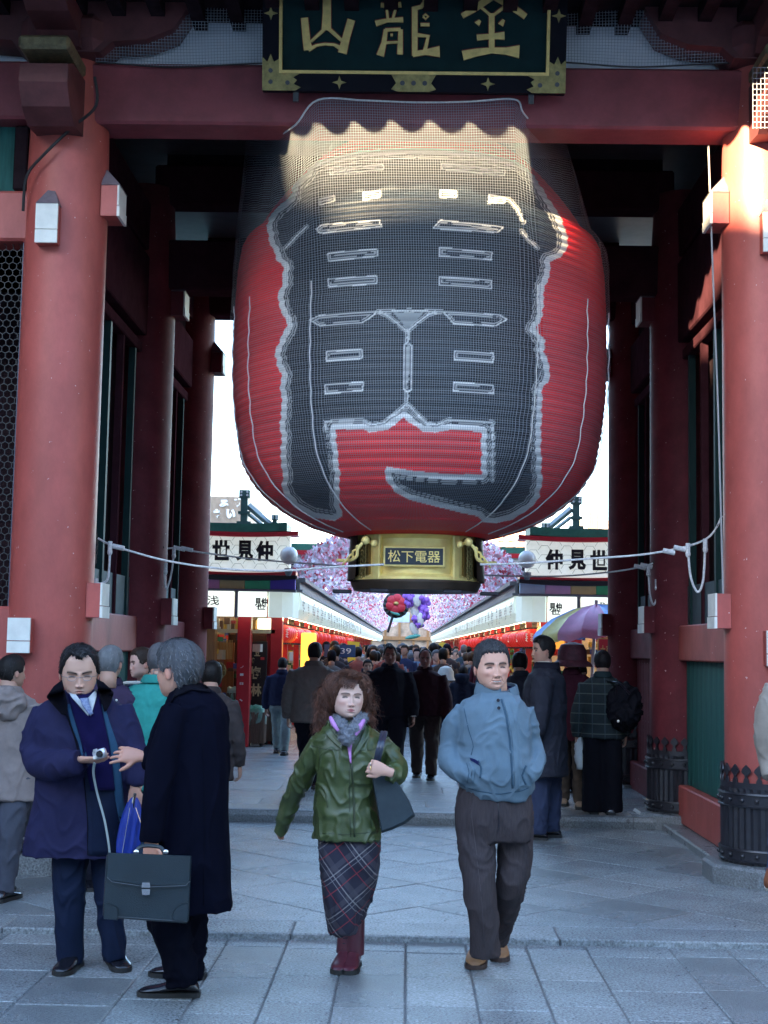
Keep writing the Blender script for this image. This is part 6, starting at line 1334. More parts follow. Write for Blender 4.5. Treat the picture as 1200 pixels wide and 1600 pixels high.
# curly hair: dark mass and hundreds of crimped locks
AUB = mat('auburn_hair', (.16, .062, .036), .5, var=.3, scale=25, col2=(.045, .017, .011), spec=.4); org = hd[3][0]
m = MB(); c = at(541, 1074, Y+.055); m.ell(c, (S(32, Y), .115, S(24, Y)), n=20, m=12)
for px, py, rx, rz, dy in ((510, 1096, 14, 28, .03), (506, 1120, 11, 20, .03), (571, 1098, 11, 28, .06), (573, 1120, 8, 18, .05), (540, 1105, 28, 28, .12), (525, 1068, 14, 13, -.01), (555, 1066, 14, 12, -.0)): m.ell(at(px, py, Y+dy), (S(rx, Y), S(rx, Y)*.9 if rx < 20 else .05, S(rz, Y)), n=14, m=10)
co, F, nr = remesh(m, .008, 2); co = fold(co, nr, a1=.014, a2=.006, f1=22, f2=40); ho = mesh_obj('hair', co, F, AUB, root)
HAIRL['wavy'] = ([0, 25, 45, 60, 80, 100, 120, 180], [.31, .29, .16, -.05, -.30, -.40, -.42, -.44]); make_hair(hd[3], root, 'wavy', (.085, .036, .022), .09, strands=0, flow=(.3, -.1, -1), seed=14, name='hair_crown')
hb = BVHTree.FromPolygons([Vector(v) for v in co], F)
m = MB(); rn = random.Random(9)
for i in range(4200):
    k = rn.randrange(len(co)); p, n_ = Vector(co[k]), Vector(nr[k])
    f_ = (p-org); loc = hd[3][1].transposed() @ f_/hd[3][2]
    if (loc.x/.42)**2+(loc.y/.50)**2+(loc.z/.58)**2 < 1 or (loc.y < -.10 and abs(loc.x) < .34 and loc.z < .46): continue
    dn = Vector((rn.gauss(0, .25), rn.gauss(0, .25), -1)); dn = (dn-n_*dn.dot(n_)*.8).normalized(); sd_ = dn.cross(n_); fq = rn.uniform(60, 100); am = rn.uniform(.008, .016); L_ = rn.uniform(.06, .13); ph_ = rn.random()*6; N = 11; Lf, Rt = [], []
    for j in range(N+1):
        t = j/N*L_; q = p+dn*t+n_*(.004+am*math.sin(fq*t+ph_)+.10*t)+sd_*am*math.cos(fq*t+ph_); wv = .0014*(1-.6*j/N); Lf.append(q+sd_*wv); Rt.append(q-sd_*wv)
    m.add(Lf+Rt, [(j, j+1, N+2+j, N+1+j) for j in range(N)])
def lock(p, e, bow, w0, N=9, am=.004):
    Lf, Rt = [], []; ph_ = rn.random()*6
    for j in range(N+1):
        t = j/N; q = p.lerp(e, t)+bow*math.sin(math.pi*t)+Vector((am*math.sin(11*t+ph_), am*math.cos(9*t+ph_)*.5, 0)); wv = w0*(1-.65*t); Lf.append(q+Vector((wv, 0, wv*.3))); Rt.append(q-Vector((wv, 0, wv*.3)))
    m.add(Lf+Rt, [(j, j+1, N+2+j, N+1+j) for j in range(N)])
for i in range(150):   # side-swept fringe
    x0 = rn.uniform(-.20, .14); lock(hpt(hd[3], x0+.10, -.27, .46+rn.uniform(-.03, .02)), hpt(hd[3], x0-.12, -.375+.3*max(0, -(x0-.12)-.16), rn.uniform(.16, .27)), Vector((0, -.014, .004)), .0016)
for i in range(90): x0 = rn.uniform(.12, .26); lock(hpt(hd[3], x0, -.25, .47), hpt(hd[3], x0+.10, -.26+.2*(x0-.12), rn.uniform(.05, .25)), Vector((.004, -.012, .004)), .0016)
for i in range(1300):  # loose waves over the crown
    a = rn.uniform(-math.pi, math.pi); z = rn.uniform(.12, .52); front = abs(a) < .9
    if front and z < .44: continue
    rad = 1.30*math.sqrt(max(.02, 1-(z/.64)**2)); p = hpt(hd[3], .34*rad*math.sin(a), -.40*rad*math.cos(a), z); e = hpt(hd[3], .44*math.sin(a)*(1+rn.uniform(0, .25)), -.44*math.cos(a) if not front else -.32, z-rn.uniform(.12, .32) if not front else z-.03); lock(p, e, (p-org).normalized()*rn.uniform(.004, .02), .0016, am=.007)
tag(m.build('curly_locks', AUB, ho, smooth=2), kind='stuff')
# shoulder bag held by the woman: a thing of its own
BG = cloth('slate_bag_cloth', (.038, .052, .062), .6); Yb = Y-.12
bag = thing('shoulder_bag', at(612, 1291, Yb), 'flat slate grey cloth shoulder bag hanging at the woman in green', 'bag')
m = MB(); out = [(578, 1199), (583, 1226), (589, 1262), (596, 1302), (612, 1297), (632, 1288), (649, 1275), (640, 1252), (628, 1232), (616, 1214), (606, 1202), (592, 1196)]
cx_, cy_ = 606, 1250; rings = []
for s, dy in ((.90, -.045), (.985, -.028), (1.0, 0), (.985, .028), (.9, .045)): rings.append([at(cx_+(x-cx_)*s, cy_+(y-cy_)*s, Yb+dy) for x, y in out])
m.loft(rings); m.build('bag_body', BG, bag, smooth=True, fixn=True)
ST = mat('navy_strap', (.018, .024, .045), .35, coat=.3)
for dx in (0, 5):
    m = MB(); m.tube(interp([at(598+dx, 1143, Yb+.10), at(594+dx, 1158, Yb-.03), at(589+dx, 1178, Yb-.05), at(585+dx, 1200, Yb-.02)], 5), [(.004, .010)]*16, n=8, up=(0, 1, 0)); m.build('strap', ST, bag, smooth=True)
strip_y = MB(); strip_y.tube([at(580, 1204, Yb-.035), at(594, 1201, Yb-.04), at(608, 1209, Yb-.035)], .003, n=5); strip_y.build('bag_seam', ST, bag)
# ---- C: man reading the small camera
Y = 7.25; root = thing('person', atz(145, 1515, 0), 'man with glasses in open navy overcoat, pullover and tie, looking down at a small camera', 'person')
NC = cloth('navy_overcoat', (.018, .018, .055), .75); NT = cloth('navy_trousers', (.007, .013, .035), .7); BKC = cloth('black_corduroy', (.003, .003, .007), .9); SWT = cloth('navy_pullover', (.008, .006, .045), .95)
m = MB()
rows_loft(m, [(1078, 104, 156, .07, .02), (1090, 86, 176, .10, 0), (1102, 66, 190, .12, 0), (1120, 54, 202, .14, 0), (1150, 52, 208, .16, -.01), (1180, 54, 212, .17, -.01), (1210, 58, 212, .17, 0), (1250, 54, 208, .17, 0), (1290, 47, 205, .18, 0), (1320, 42, 205, .19, 0), (1336, 40, 206, .19, 0)], Y)
limb(m, [(74, 1112, 0, 22), (62, 1140, 0, 24), (58, 1170, -.02, 25), (62, 1192, -.10, 23), (86, 1196, -.20, 22), (106, 1192, -.27, 21), (126, 1190, -.31, 19)], Y)
limb(m, [(186, 1108, 0, 20), (198, 1135, -.02, 20), (207, 1165, -.04, 19), (211, 1195, -.08, 18), (212, 1218, -.10, 16), (212, 1226, -.10, 14)], Y)
oc, bv = garment('overcoat', m, NC, root, .0085, 3, a1=.010, a2=.006, f1=5, f2=9, seed=12)
# opening of the coat: dark suit and pullover panels laid inside it
patch('inner_suit', bv, [(130, 1190), (134, 1240), (138, 1290), (137, 1337)], [(186, 1190), (190, 1240), (196, 1290), (198, 1337)], NT, root, .006, .008, nu=8)
patch('blue_lining', bv, [(104, 1100), (110, 1130), (122, 1160), (130, 1192)], [(112, 1100), (120, 1130), (130, 1160), (140, 1192)], cloth('coat_lining', (.025, .07, .13)), root, .008, .006, nu=4)
patch('blue_lining', bv, [(156, 1100), (164, 1130), (170, 1160), (180, 1250), (188, 1290)], [(163, 1100), (172, 1130), (184, 1165), (194, 1250), (198, 1290)], cloth('coat_lining', (.025, .07, .13)), root, .008, .006, nu=4)
patch('pullover', bv, [(104, 1079), (112, 1110), (121, 1140), (128, 1165), (134, 1200), (142, 1235)], [(154, 1079), (160, 1110), (166, 1140), (171, 1165), (176, 1200), (180, 1235)], SWT, root, .014, .008, nu=10, cen=.012)
SHW = cloth('white_shirt', (.50, .54, .56), .7); 
patch('shirt_collar', bv, [(104, 1076), (112, 1090), (123, 1102), (138, 1119)], [(116, 1082), (124, 1092), (131, 1098), (139, 1106)], SHW, root, .030, .008, nu=5)
patch('shirt_collar', bv, [(151, 1076), (151, 1088), (147, 1102), (142, 1119)], [(138, 1090), (138, 1096), (140, 1104), (140, 1117)], SHW, root, .030, .008, nu=5)
patch('necktie', bv, [(125, 1091), (128, 1102), (134, 1110), (140, 1118)], [(138, 1090), (140, 1100), (144, 1110), (146, 1115)], mat('patterned_tie', (.06, .10, .25), .5, var=.6, scale=90, col2=(.30, .34, .45)), root, .042, .006, nu=5)
patch('corduroy_collar', bv, [(97, 1062), (101, 1080), (106, 1100), (104, 1118)], [(84, 1072), (72, 1089), (84, 1103), (96, 1116)], BKC, root, .022, .018, nu=6)
patch('corduroy_collar', bv, [(150, 1060), (153, 1078), (158, 1096), (163, 1112)], [(162, 1066), (178, 1082), (174, 1097), (166, 1111)], BKC, root, .022, .018, nu=6)
strip('coat_edge', bv, [(104, 1116), (116, 1150), (127, 1190)], 2.5, BKC, root, .012); strip('coat_edge', bv, [(131, 1215), (137, 1280), (137, 1336)], 1.6, BKC, root, .005)
m = MB(); m.ell(at(182, 1094, Y-.17), (.006,)*3, n=8, m=6); m.build('lapel_pin', WHITE, root)
m = MB(); limb(m, [(110, 1310, -.02, 29), (109, 1380, -.04, 24), (109, 1440, -.04, 20.5), (109, 1500, -.03, 18.5), (109, 1508, -.03, 18)], Y); limb(m, [(166, 1310, 0, 26), (171, 1390, -.02, 22), (174, 1440, -.02, 19.5), (179, 1490, -.02, 18), (180, 1500, -.02, 17.5)], Y)
garment('trousers', m, NT, root, .009, 3, a1=.008, a2=.007, f1=7, f2=10, squash=(1, 1, .35), seed=15)
BS = mat('black_polished_shoe', (.010, .010, .014), .22, spec=.6, coat=.3)
g0 = atz(106, 1517, 0); shoe(root, g0+Vector((.01, .15, 0)), (-.10, -1), .27, .10, BS, h=.08); g0 = atz(186, 1512, 0); shoe(root, g0+Vector((-.06, .14, 0)), (.42, -1), .27, .10, BS, h=.08)
hd = make_head(124, 1050, 80, Y-.03, R(14), R(14), R(-2), skin=(.60, .36, .27), eyes='shut', smile=-1.2, browtilt=-.12, wide=1.04, nl=190, nt=170)
hm_ = MB(); hand_parts(hm_, at(129, 1187, Y-.31), Vector((1, -.25, .02)), Vector((.1, -.45, -1)), 1, .86, curl=(20, 24, 28, 34), thumb=(48, 28), spread=4)
hand_parts(hm_, at(211, 1230, Y-.12), Vector((.05, -.1, -1)), Vector((-.2, -1, 0)), -1, .95, curl=(52, 55, 58, 60), thumb=(22, 30))
core = MB(); rows_loft(core, [(1095, 112, 150, .06, .02), (1120, 85, 180, .09, 0), (1230, 90, 180, .1, 0), (1330, 90, 185, .1, 0)], Y)
finish_body(root, hd, hm_, (.58, .34, .25), ([at(126, 1074, Y+.03), at(127, 1090, Y+.0), at(128, 1104, Y-.0)], [.062, .058, .066]), core)
make_hair(hd[3], root, 'recede', (.016, .014, .016), .045, strands=1600, flow=(.9, .2, -.4), seed=21, wide=1.04, top=.3, rough=.4)
def glasses(fr, parent, wide=1.0):
    m = MB()
    for sx in (-1, 1):
        cc = [hpt(fr, sx*.145+.085*math.cos(R(30*k)), -.385, -.02+.052*math.sin(R(30*k))) for k in range(13)]; m.tube(cc, .0013, n=5, cap=False); m.tube([hpt(fr, sx*.23, -.375, .0), hpt(fr, sx*.335*wide, -.30, .0), hpt(fr, sx*.352*wide, .02, -.01)], .0016, n=5)
    m.tube([hpt(fr, -.06, -.39, -.005), hpt(fr, .06, -.39, -.005)], .0014, n=5); return m.build('glasses', mat('steel_frame', (.25, .25, .27), .3, metal=.8), parent, smooth=True)
glasses(hd[3], root)
SIL = mat('silver_camera', (.62, .63, .66), .3, metal=.6, spec=.6)
cm = thing('compact_camera', at(155, 1180, Y-.42), 'small silver compact camera held open in the hand of the man in navy', 'camera')
rt = Matrix.Rotation(R(-18), 3, 'Y') @ Matrix.Rotation(R(-25), 3, 'Z')
c = at(156, 1178, Y-.43); m = MB(); m.box(c, (.075, .028, .046), rot=rt, bev=.008); bdy = m.build('camera_body', SIL, cm, smooth=True); m = MB(); m.tube([c+rt @ Vector((.012, -.010, 0)), c+rt @ Vector((.012, -.026, 0))], [.018, .015], n=18); m.build('lens', mat('lens_black', (.02, .02, .025), .1, coat=1), cm, smooth=True); m = MB(); m.box(c+rt @ Vector((-.02, 0, .026)), (.02, .014, .006), rot=rt, bev=.002); m.build('shutter_button', SIL, cm)
m = MB(); m.box(c+rt @ Vector((-.022, -.016, -.010)), (.022, .004, .016), rot=rt, bev=.002); m.build('grip_plate', WHITE, cm)
m = MB(); q = [at(148, 1192, Y-.44), at(146, 1208, Y-.36), at(152, 1240, Y-.30), at(163, 1280, Y-.30), at(170, 1320, Y-.30), at(172, 1345, Y-.28)]; m.tube(interp(q, 6), [(.0015, .0075)]*31, n=6, up=(0, 1, 0)); m.build('hand_strap', mat('grey_strap', (.30, .36, .36), .6), cm, smooth=True)
um = thing('folded_umbrella', at(200, 1335, Y-.16), 'bright blue folded umbrella hanging from the hand of the man in navy', 'umbrella'); UB = mat('royal_blue_nylon', (.008, .035, .30), .45, var=.2, bump=.1)
m = MB(); rings = []; A, B = at(210, 1246, Y-.17), at(196, 1352, Y-.17)
for i in range(13):
    t = i/12; c = A.lerp(B, t); r_ = np.interp(t, [0, .08, .3, .7, 1], [.012, .026, .045, .052, .040]); rings.append([c+Vector((r_*(1+.28*math.cos(8*a+3*t))*math.cos(a), .6*r_*(1+.28*math.cos(8*a+3*t))*math.sin(a), 0)) for a in [2*math.pi*k/32 for k in range(32)]])
m.loft(rings); m.build('canopy', UB, um, smooth=2, fixn=True); m = MB(); m.tube(interp([at(211, 1240, Y-.17), at(209, 1250, Y-.18), at(208, 1262, Y-.18)], 3), .009, n=8); m.build('handle', mat('silver', (.7, .7, .72), .2, metal=1), um, smooth=True)
for a, b in (((203, 1262), (190, 1340)), ((212, 1262), (222, 1292))): m = MB(); m.tube([at(*a, Y-.215), at(*b, Y-.23)], .0016, n=5); m.build('rib', mat('silver', (.7, .7, .72), .2, metal=1), um)
# ---- D: man in the black overcoat, seen from behind
Y = 6.6; root = thing('person', atz(275, 1555, 0), 'grey-haired man in long black overcoat seen from behind, reaching out his left hand', 'person')
BC = cloth('black_overcoat', (.0035, .004, .010), .9, spec=.03); BTR = cloth('black_trousers', (.0035, .004, .009), .85, spec=.04)
m = MB()
rows_loft(m, [(1066, 270, 312, .07, 0), (1078, 268, 334, .09, 0), (1092, 264, 347, .12, 0), (1112, 257, 355, .14, 0), (1140, 250, 358, .155, 0), (1180, 243, 359, .16, 0), (1230, 236, 359, .17, 0), (1280, 232, 358, .17, 0), (1330, 230, 358, .17, 0), (1380, 232, 360, .175, 0), (1413, 234, 362, .18, 0), (1420, 236, 361, .18, 0)], Y)
limb(m, [(278, 1104, -.12, 20), (262, 1150, -.16, 21), (250, 1200, -.18, 21), (241, 1250, -.19, 20), (237, 1290, -.19, 19), (236, 1316, -.19, 17)], Y)
limb(m, [(272, 1110, .10, 20), (256, 1150, .14, 20), (246, 1178, .16, 19), (232, 1186, .17, 18), (224, 1186, .17, 16)], Y)
oc, bv = garment('overcoat', m, BC, root, .009, 4, a1=.012, a2=.006, f1=5, f2=7, squash=(1, 1, .3), seed=31)
patch('collar', bv, [(271, 1092), (272, 1076), (300, 1064), (322, 1070)], [(264, 1102), (270, 1090), (300, 1078), (330, 1082)], BKC, root, .012, .012, nu=5)
strip('back_seam', bv, [(312, 1080), (318, 1180), (320, 1300), (318, 1415)], 1.3, BTR, root, .002); strip('cuff_seam', bv, [(219, 1302), (236, 1306), (253, 1304)], 1.2, BTR, root, .002)
m = MB(); limb(m, [(262, 1390, -.02, 33), (266, 1440, -.02, 32), (276, 1490, -.02, 27), (282, 1525, 0, 24), (283, 1540, 0, 24)], Y); limb(m, [(296, 1400, .10, 28), (298, 1460, .12, 24), (296, 1510, .12, 22), (296, 1530, .12, 22)], Y)
garment('trousers', m, BTR, root, .010, 3, a1=.010, a2=.010, f1=7, f2=9, squash=(1, 1, .6), seed=33)
g0 = atz(300, 1556, 0); shoe(root, g0+Vector((.035, 0, 0)), (-1, -.06), .285, .105, BS, h=.085); g0 = atz(308, 1532, 0); shoe(root, g0+Vector((.03, .05, 0)), (-1, .12), .28, .105, BS, h=.085)
hd = make_head(279, 1046, 88, Y, R(-118), R(4), 0, skin=(.55, .30, .22), wide=1.0, nl=120, nt=110)
hm_ = MB(); hand_parts(hm_, at(236, 1312, Y-.19), Vector((.08, -.05, -1)), Vector((.1, 1, 0)), 1, 1.0, curl=(62, 64, 66, 68), thumb=(20, 40))
hand_parts(hm_, at(222, 1182, Y+.17), Vector((-1, .0, .10)), Vector((-.05, -.8, .45)), -1, 1.0, curl=(10, 14, 20, 26), spread=9, thumb=(40, 12))
core = MB(); rows_loft(core, [(1085, 275, 312, .06, 0), (1110, 265, 340, .09, 0), (1300, 260, 330, .1, 0), (1400, 255, 320, .1, 0)], Y)
finish_body(root, hd, hm_, (.55, .30, .22), ([at(284, 1068, Y+.01), at(288, 1080, Y+.0), at(290, 1094, Y)], [.062, .062, .07]), core)
make_hair(hd[3], root, 'man', (.055, .058, .066), .05, grey=.3, strands=2200, flow=(0, .5, -1), seed=41, rough=.5, nl=150, nt=120)
glasses(hd[3], root)
br = thing('briefcase', at(230, 1440, Y-.30), 'dark green-black leather briefcase with silver clasp carried by the man in black', 'briefcase')
LB = mat('bottle_green_leather', (.011, .022, .030), .38, var=.15, bump=.25, bscale=260, spec=.5, coat=.1); Yc = Y-.34
def quad(pts, y0, y1, mt, nm, bev=True, par=None):
    m = MB(); cx_ = sum(p[0] for p in pts)/len(pts); cy_ = sum(p[1] for p in pts)/len(pts); rings = []
    for s, yy in ((.975, y0), (1, y0+.008), (1, y1-.008), (.975, y1)): rings.append([at(cx_+(x-cx_)*s, cy_+(y-cy_)*s, yy) for x, y in pts])
    m.loft(rings); return m.build(nm, mt, par or br, fixn=True, smooth=True)
quad([(170, 1333), (296, 1338), (299, 1342), (295, 1438), (291, 1443), (165, 1434), (160, 1430), (166, 1337)], Yc, Yc+.09, LB, 'case_body')
quad([(168, 1332), (299, 1337), (297, 1376), (292, 1383), (230, 1384), (172, 1376), (166, 1370)], Yc-.014, Yc-.001, LB, 'flap')
for x0, x1 in ((162, 184), (270, 294)): quad([(x0, 1412), (x0+6 if x0 < 200 else x0, 1412), (x1, 1418), (x1, 1438), (x0, 1436)] if x0 < 200 else [(x0+10, 1414), (x1, 1410), (x1-1, 1440), (x0, 1438), (x0, 1426)], Yc-.006, Yc, LB, 'corner_patch')
m = MB(); m.tube([at(167, 1371, Yc-.015), at(175, 1378, Yc-.016), at(230, 1386, Yc-.016), at(290, 1384, Yc-.016), at(297, 1377, Yc-.015)], .0022, n=5); m.build('piping', mat('piping_grey', (.06, .07, .08), .4), br)
m = MB(); m.tube([at(162, 1431, Yc-.004), at(292, 1440, Yc-.004)], .002, n=5); m.build('bottom_piping', mat('piping_grey', (.06, .07, .08), .4), br)
SV = mat('silver', (.7, .7, .72), .2, metal=1)
quad([(222, 1379), (234, 1379), (235, 1387), (221, 1387)], Yc-.024, Yc-.012, SV, 'clasp'); quad([(221, 1389), (235, 1389), (234, 1398), (228, 1399), (222, 1398)], Yc-.024, Yc-.004, SV, 'clasp_plate')
m = MB(); m.tube(interp([at(213, 1334, Yc+.04), at(216, 1326, Yc+.04), at(224, 1322, Yc+.06), at(240, 1322, Yc+.06), at(252, 1325, Yc+.05), at(258, 1335, Yc+.04)], 4), .009, n=8); m.build('handle', LB, br, smooth=True)
for px in (213, 259): m = MB(); m.ell(at(px, 1331, Yc+.035), (.014, .01, .012)); m.build('handle_ring', SV, br, smooth=True)
# ================================================================== people in the gate and beyond
def px_of(p):
    q = (Vector(p)-CAM) @ CM; return (600+FPX*q.x/-q.z, 800-FPX*q.y/-q.z)
COLS = {}
def ccloth(c, rough=.85):
    k = 'cloth_%02d_%02d_%02d' % tuple(int(v*100) for v in c); return MATS[k] if k in MATS else cloth(k, c, rough, bump=.15, bscale=200, sheen=0)
def person(px, fy, zg, top, yaw, label, coat, hem=.46, trs=(.012, .012, .02), hair=(.012, .010, .010), style='man', stride=.12, armL=None, armR=None, wide=1.0, skin=(.44, .26, .19), quilt=None, Y=None, face={}, grey=0, shoes=True, strands=250, head=True, lean=0, hood=False, flare=1.0, group=None, fold_=(.008, .006)):
    base = atz(px, fy, zg) if Y is None else Vector((at(px, fy, Y).x, Y, zg)); Y = base.y; h = at(px, top, Y).z-zg
    ry = R(yaw); root = thing('person', base, label, 'person', group)
    fx, fy_ = math.sin(ry), -math.cos(ry); rx, ryy = math.cos(ry), math.sin(ry)
    def L(x, f, z): f += lean*(z/h) if lean else 0; return base+Vector((rx*x+fx*f, ryy*x+fy_*f, z))
    def ring(z, a, b, f=0, x=0, n=24): return [L(x+a*math.cos(2*math.pi*i/n), f+b*math.sin(2*math.pi*i/n), z) for i in range(n)]
    vox = .011 if Y < 15 else .015
    w = wide*h/1.68; m = MB(); hm = hem*h
    rows = [(.850*h, .058*w, .062*w, -.012), (.842*h, .066*w, .07*w, .0), (.825*h, .13*w, .09*w, 0), (.80*h, .185*w, .115*w, 0), (.75*h, .20*w, .135*w, 0), (.66*h, .195*w, .145*w, 0), (.58*h, .19*w, .14*w, 0), (.50*h, .20*w, .145*w, 0)]
    if hem < .49:
        k = (.50-hem)/.22; rows += [((.50*h+hm)/2, .205*w*(1+.10*k*flare), .15*w, 0), (hm+.01, .21*w*(1+.16*k*flare), .155*w, 0), (hm, .205*w*(1+.16*k*flare), .15*w, 0)]
    m.loft([ring(z, a, b, f) for z, a, b, f in rows])
    aL = armL or ((.245, .02, .60), (.25, .08, .47)); aR = armR or ((.245, .02, .60), (.25, .08, .47)); wr = []
    for sd, ar in ((1, aL), (-1, aR)):
        sh_ = L(sd*.165*w, 0, .79*h); e = L(sd*ar[0][0]*w, ar[0][1], ar[0][2]*h); q = L(sd*ar[1][0]*w, ar[1][1], ar[1][2]*h)
        P = interp([sh_, e, q], 6); m.tube(P, [(.078-.028*i/12)*w for i in range(13)], n=14); wr.append((q, (q-e).normalized(), sd))
    if hood: m.lathe([(.03, .80*h), (.12*w, .82*h), (.15*w, .86*h), (.13*w, .90*h), (.05, .91*h)], L(0, -.05, 0)*1.0-Vector((0, 0, zg)) + Vector((0, 0, zg)), 18, cap=True)
    garment('coat', m, ccloth(coat), root, vox, 3, a1=fold_[0], a2=fold_[1], f1=6, f2=11, seed=px % 17, quilt=quilt)
    collar(root, L(0, -.012, .835*h), .088*w, .085*w, .055, ccloth(tuple(c*.85 for c in coat)), gap=yaw, gw=40)
    m = MB()
    ft = []
    for sd in (-1, 1):
        st = stride*sd; kx = .085*w
        P = interp([L(sd*.09*w, 0, .50*h), L(sd*kx, st*.75, .27*h), L(sd*kx*.95, st, .05)], 6); m.tube(P, [(.105-.045*(i/12)**.7)*w for i in range(13)], n=16); ft.append(L(sd*kx*.95, st-.09, 0))
    m.loft([ring(z, a, b) for z, a, b in ((.56*h, .15*w, .11*w), (.50*h, .165*w, .12*w), (.455*h, .15*w, .11*w))])
    garment('trousers', m, ccloth(trs), root, vox, 3, a1=.008, a2=.008, f1=7, f2=10, squash=(1, 1, .5), seed=px % 13)
    if shoes:
        for f in ft: shoe(root, f, (fx, fy_), .26, .095, BS if shoes is True else shoes, h=.075)
    if head:
        Hh = .137*h if h > 1.2 else .16*h; hc = L(0, .02, h-.5*Hh-.008); cp = px_of(hc); v = hc.y
        hd_ = make_head(cp[0], cp[1], Hh*FPX/v, v, ry+R(face.get('yaw', 0)), R(face.get('pitch', 2)), 0, skin=skin, nl=90, nt=80, **{k: v_ for k, v_ in face.items() if k in ('eyes', 'mouth', 'lips', 'smile')})
        hb_ = MB()
        for q, d, sd in wr:
            if face.get('hands', True): hand_parts(hb_, q, d, Vector((rx*sd, ryy*sd, 0))*1.0+Vector((0, 0, .2)), sd, .95, curl=(30, 32, 34, 38))
        core = MB(); core.loft([ring(z, a, b) for z, a, b in ((.84*h, .05, .05), (.80*h, .12, .07), (.55*h, .13, .08), (.48*h, .12, .08))])
        finish_body(root, hd_, hb_, skin, ([hpt(hd_[3], 0, .08, -.28), hpt(hd_[3], 0, .10, -.50), hpt(hd_[3], 0, .10, -.75)], [.056, .054, .06]), core, vox=.006)
        if style: make_hair(hd_[3], root, style, hair, .05, grey=grey, strands=strands, nl=70, nt=60, seed=int(px) % 50, flow=(0, .3, -1))
        return root, hd_, L, wr, h, Y
    return root, None, L, wr, h, Y
HN = dict(hands=False)
# left edge: beige hooded coat, back view
r, hd_, L, wr, h, Y = person(2, 1402, ZM, 1022, 165, 'balding man in beige hooded coat and grey trousers seen from behind at the left edge', (.21, .175, .165), hem=.40, trs=(.06, .065, .085), style='recede', wide=1.12, stride=.10, face=dict(yaw=-30))
m = MB(); c = L(0, -.13, .80*h); m.ell(c, (.16, .07, .11), n=16, m=10); co, F, nr = remesh(m, .012, 2); co = fold(co, nr, a1=.02, a2=.015, f1=9, f2=12); mesh_obj('hood', co, F, ccloth((.21, .175, .165)), r)
# person behind the camera man
person(160, 1385, ZM, 1008, 10, 'grey-haired person in plum coat almost hidden behind the man holding the camera', (.04, .028, .06), hem=.42, hair=(.16, .17, .18), face=dict(yaw=160), Y=9.3, wide=1.0, stride=.05)
# teal jacket with a child
r, hd_, L, wr, h, Y = person(238, 1370, ZM, 1004, 180, 'person in teal quilted jacket carrying a small child, behind the man in black', (.03, .24, .21), hem=.40, hair=(.12, .12, .13), Y=9.4, wide=1.35, quilt=(.11, .006), stride=.05, armL=((.24, .05, .66), (.12, .25, .68)), armR=((.24, .05, .66), (.12, .25, .68)), trs=(.03, .05, .08), flare=.5)
ch = thing('child', at(221, 1080, 9.62)-Vector((0, 0, .35)), 'dark-haired toddler in navy jacket with white trim looking left over the teal shoulder', 'child'); Yk = 9.64
m = MB(); c = at(219, 1072, Yk); m.ell(c-Vector((0, 0, .14)), (.13, .11, .18), n=18, m=12); m.tube([c+Vector((-.1, 0, -.1)), c+Vector((-.14, -.08, -.2)), c+Vector((-.06, -.15, -.24))], [.05, .045, .04], n=12)
co, F, nr = remesh(m, .009, 2); co = fold(co, nr, a1=.01, a2=.01); mesh_obj('jacket', co, F, ccloth((.02, .035, .09)), ch)
m = MB(); m.tube([c+Vector((.11*math.sin(R(a)), -.09*math.cos(R(a)), .015+.01*math.cos(R(a)))) for a in range(-120, 121, 24)], .012, n=8); m.build('white_trim', WHITE, ch, smooth=True)
hk = make_head(221, 1036, 47, Yk, R(-62), R(4), 0, skin=(.62, .38, .31), nl=110, nt=100, wide=1.12, jaw=1.15, nose=.55); finish_body(ch, hk, None, (.6, .36, .3), ([hpt(hk[3], 0, .05, -.3), hpt(hk[3], 0, .08, -.6)], [.045, .05]))
make_hair(hk[3], ch, 'man', (.035, .022, .016), .035, strands=500, nl=80, nt=70, wide=1.12, flow=(.2, .3, -1))
# dark-haired woman right behind the man in black
person(322, 1330, ZM, 1032, 175, 'long-haired woman in brown jacket just behind the man in black', (.05, .04, .04), style='woman', hem=.40, Y=10.6, wide=1.0, stride=.05)
# man in beige-grey coat walking away
r, hd_, L, wr, h, Y = person(487, 1222, ZU, 1003, 172, 'man in taupe knee-length coat and black trousers walking away beside the bins', (.15, .135, .125), hem=.44, trs=(.010, .010, .018), Y=15.2, wide=1.28, stride=.22, flare=.5)
person(438, 1178, ZU, 1027, 178, 'man in navy jacket and pale jeans walking away near the bins', (.018, .024, .06), hem=.50, trs=(.20, .26, .27), Y=19.6, wide=1.15, stride=.20)
# two men walking towards the camera, in the shade
r, hd_, L, wr, h, Y = person(606, 1218, ZU, 1008, 4, 'man in black jacket and dark trousers walking towards the camera, left of a pair', (.010, .012, .026), hem=.47, trs=(.012, .012, .020), hair=(.03, .03, .03), skin=(.26, .12, .09), wide=1.22, stride=.16, Y=16.2, style='recede', face=dict(eyes='narrow'))
m = MB(); q = wr[0][0]; m.tube([q, q+Vector((0, 0, .015))], .036, n=12); m.build('white_cuff', WHITE, r)
r, hd_, L, wr, h, Y = person(662, 1213, ZU, 1014, -2, 'bald man in dark burgundy jacket and brown trousers walking towards the camera', (.030, .010, .016), hem=.48, trs=(.035, .025, .025), hair=(.06, .06, .06), skin=(.28, .13, .11), wide=1.18, stride=.15, Y=16.4, style='bald', face=dict(eyes='narrow'))
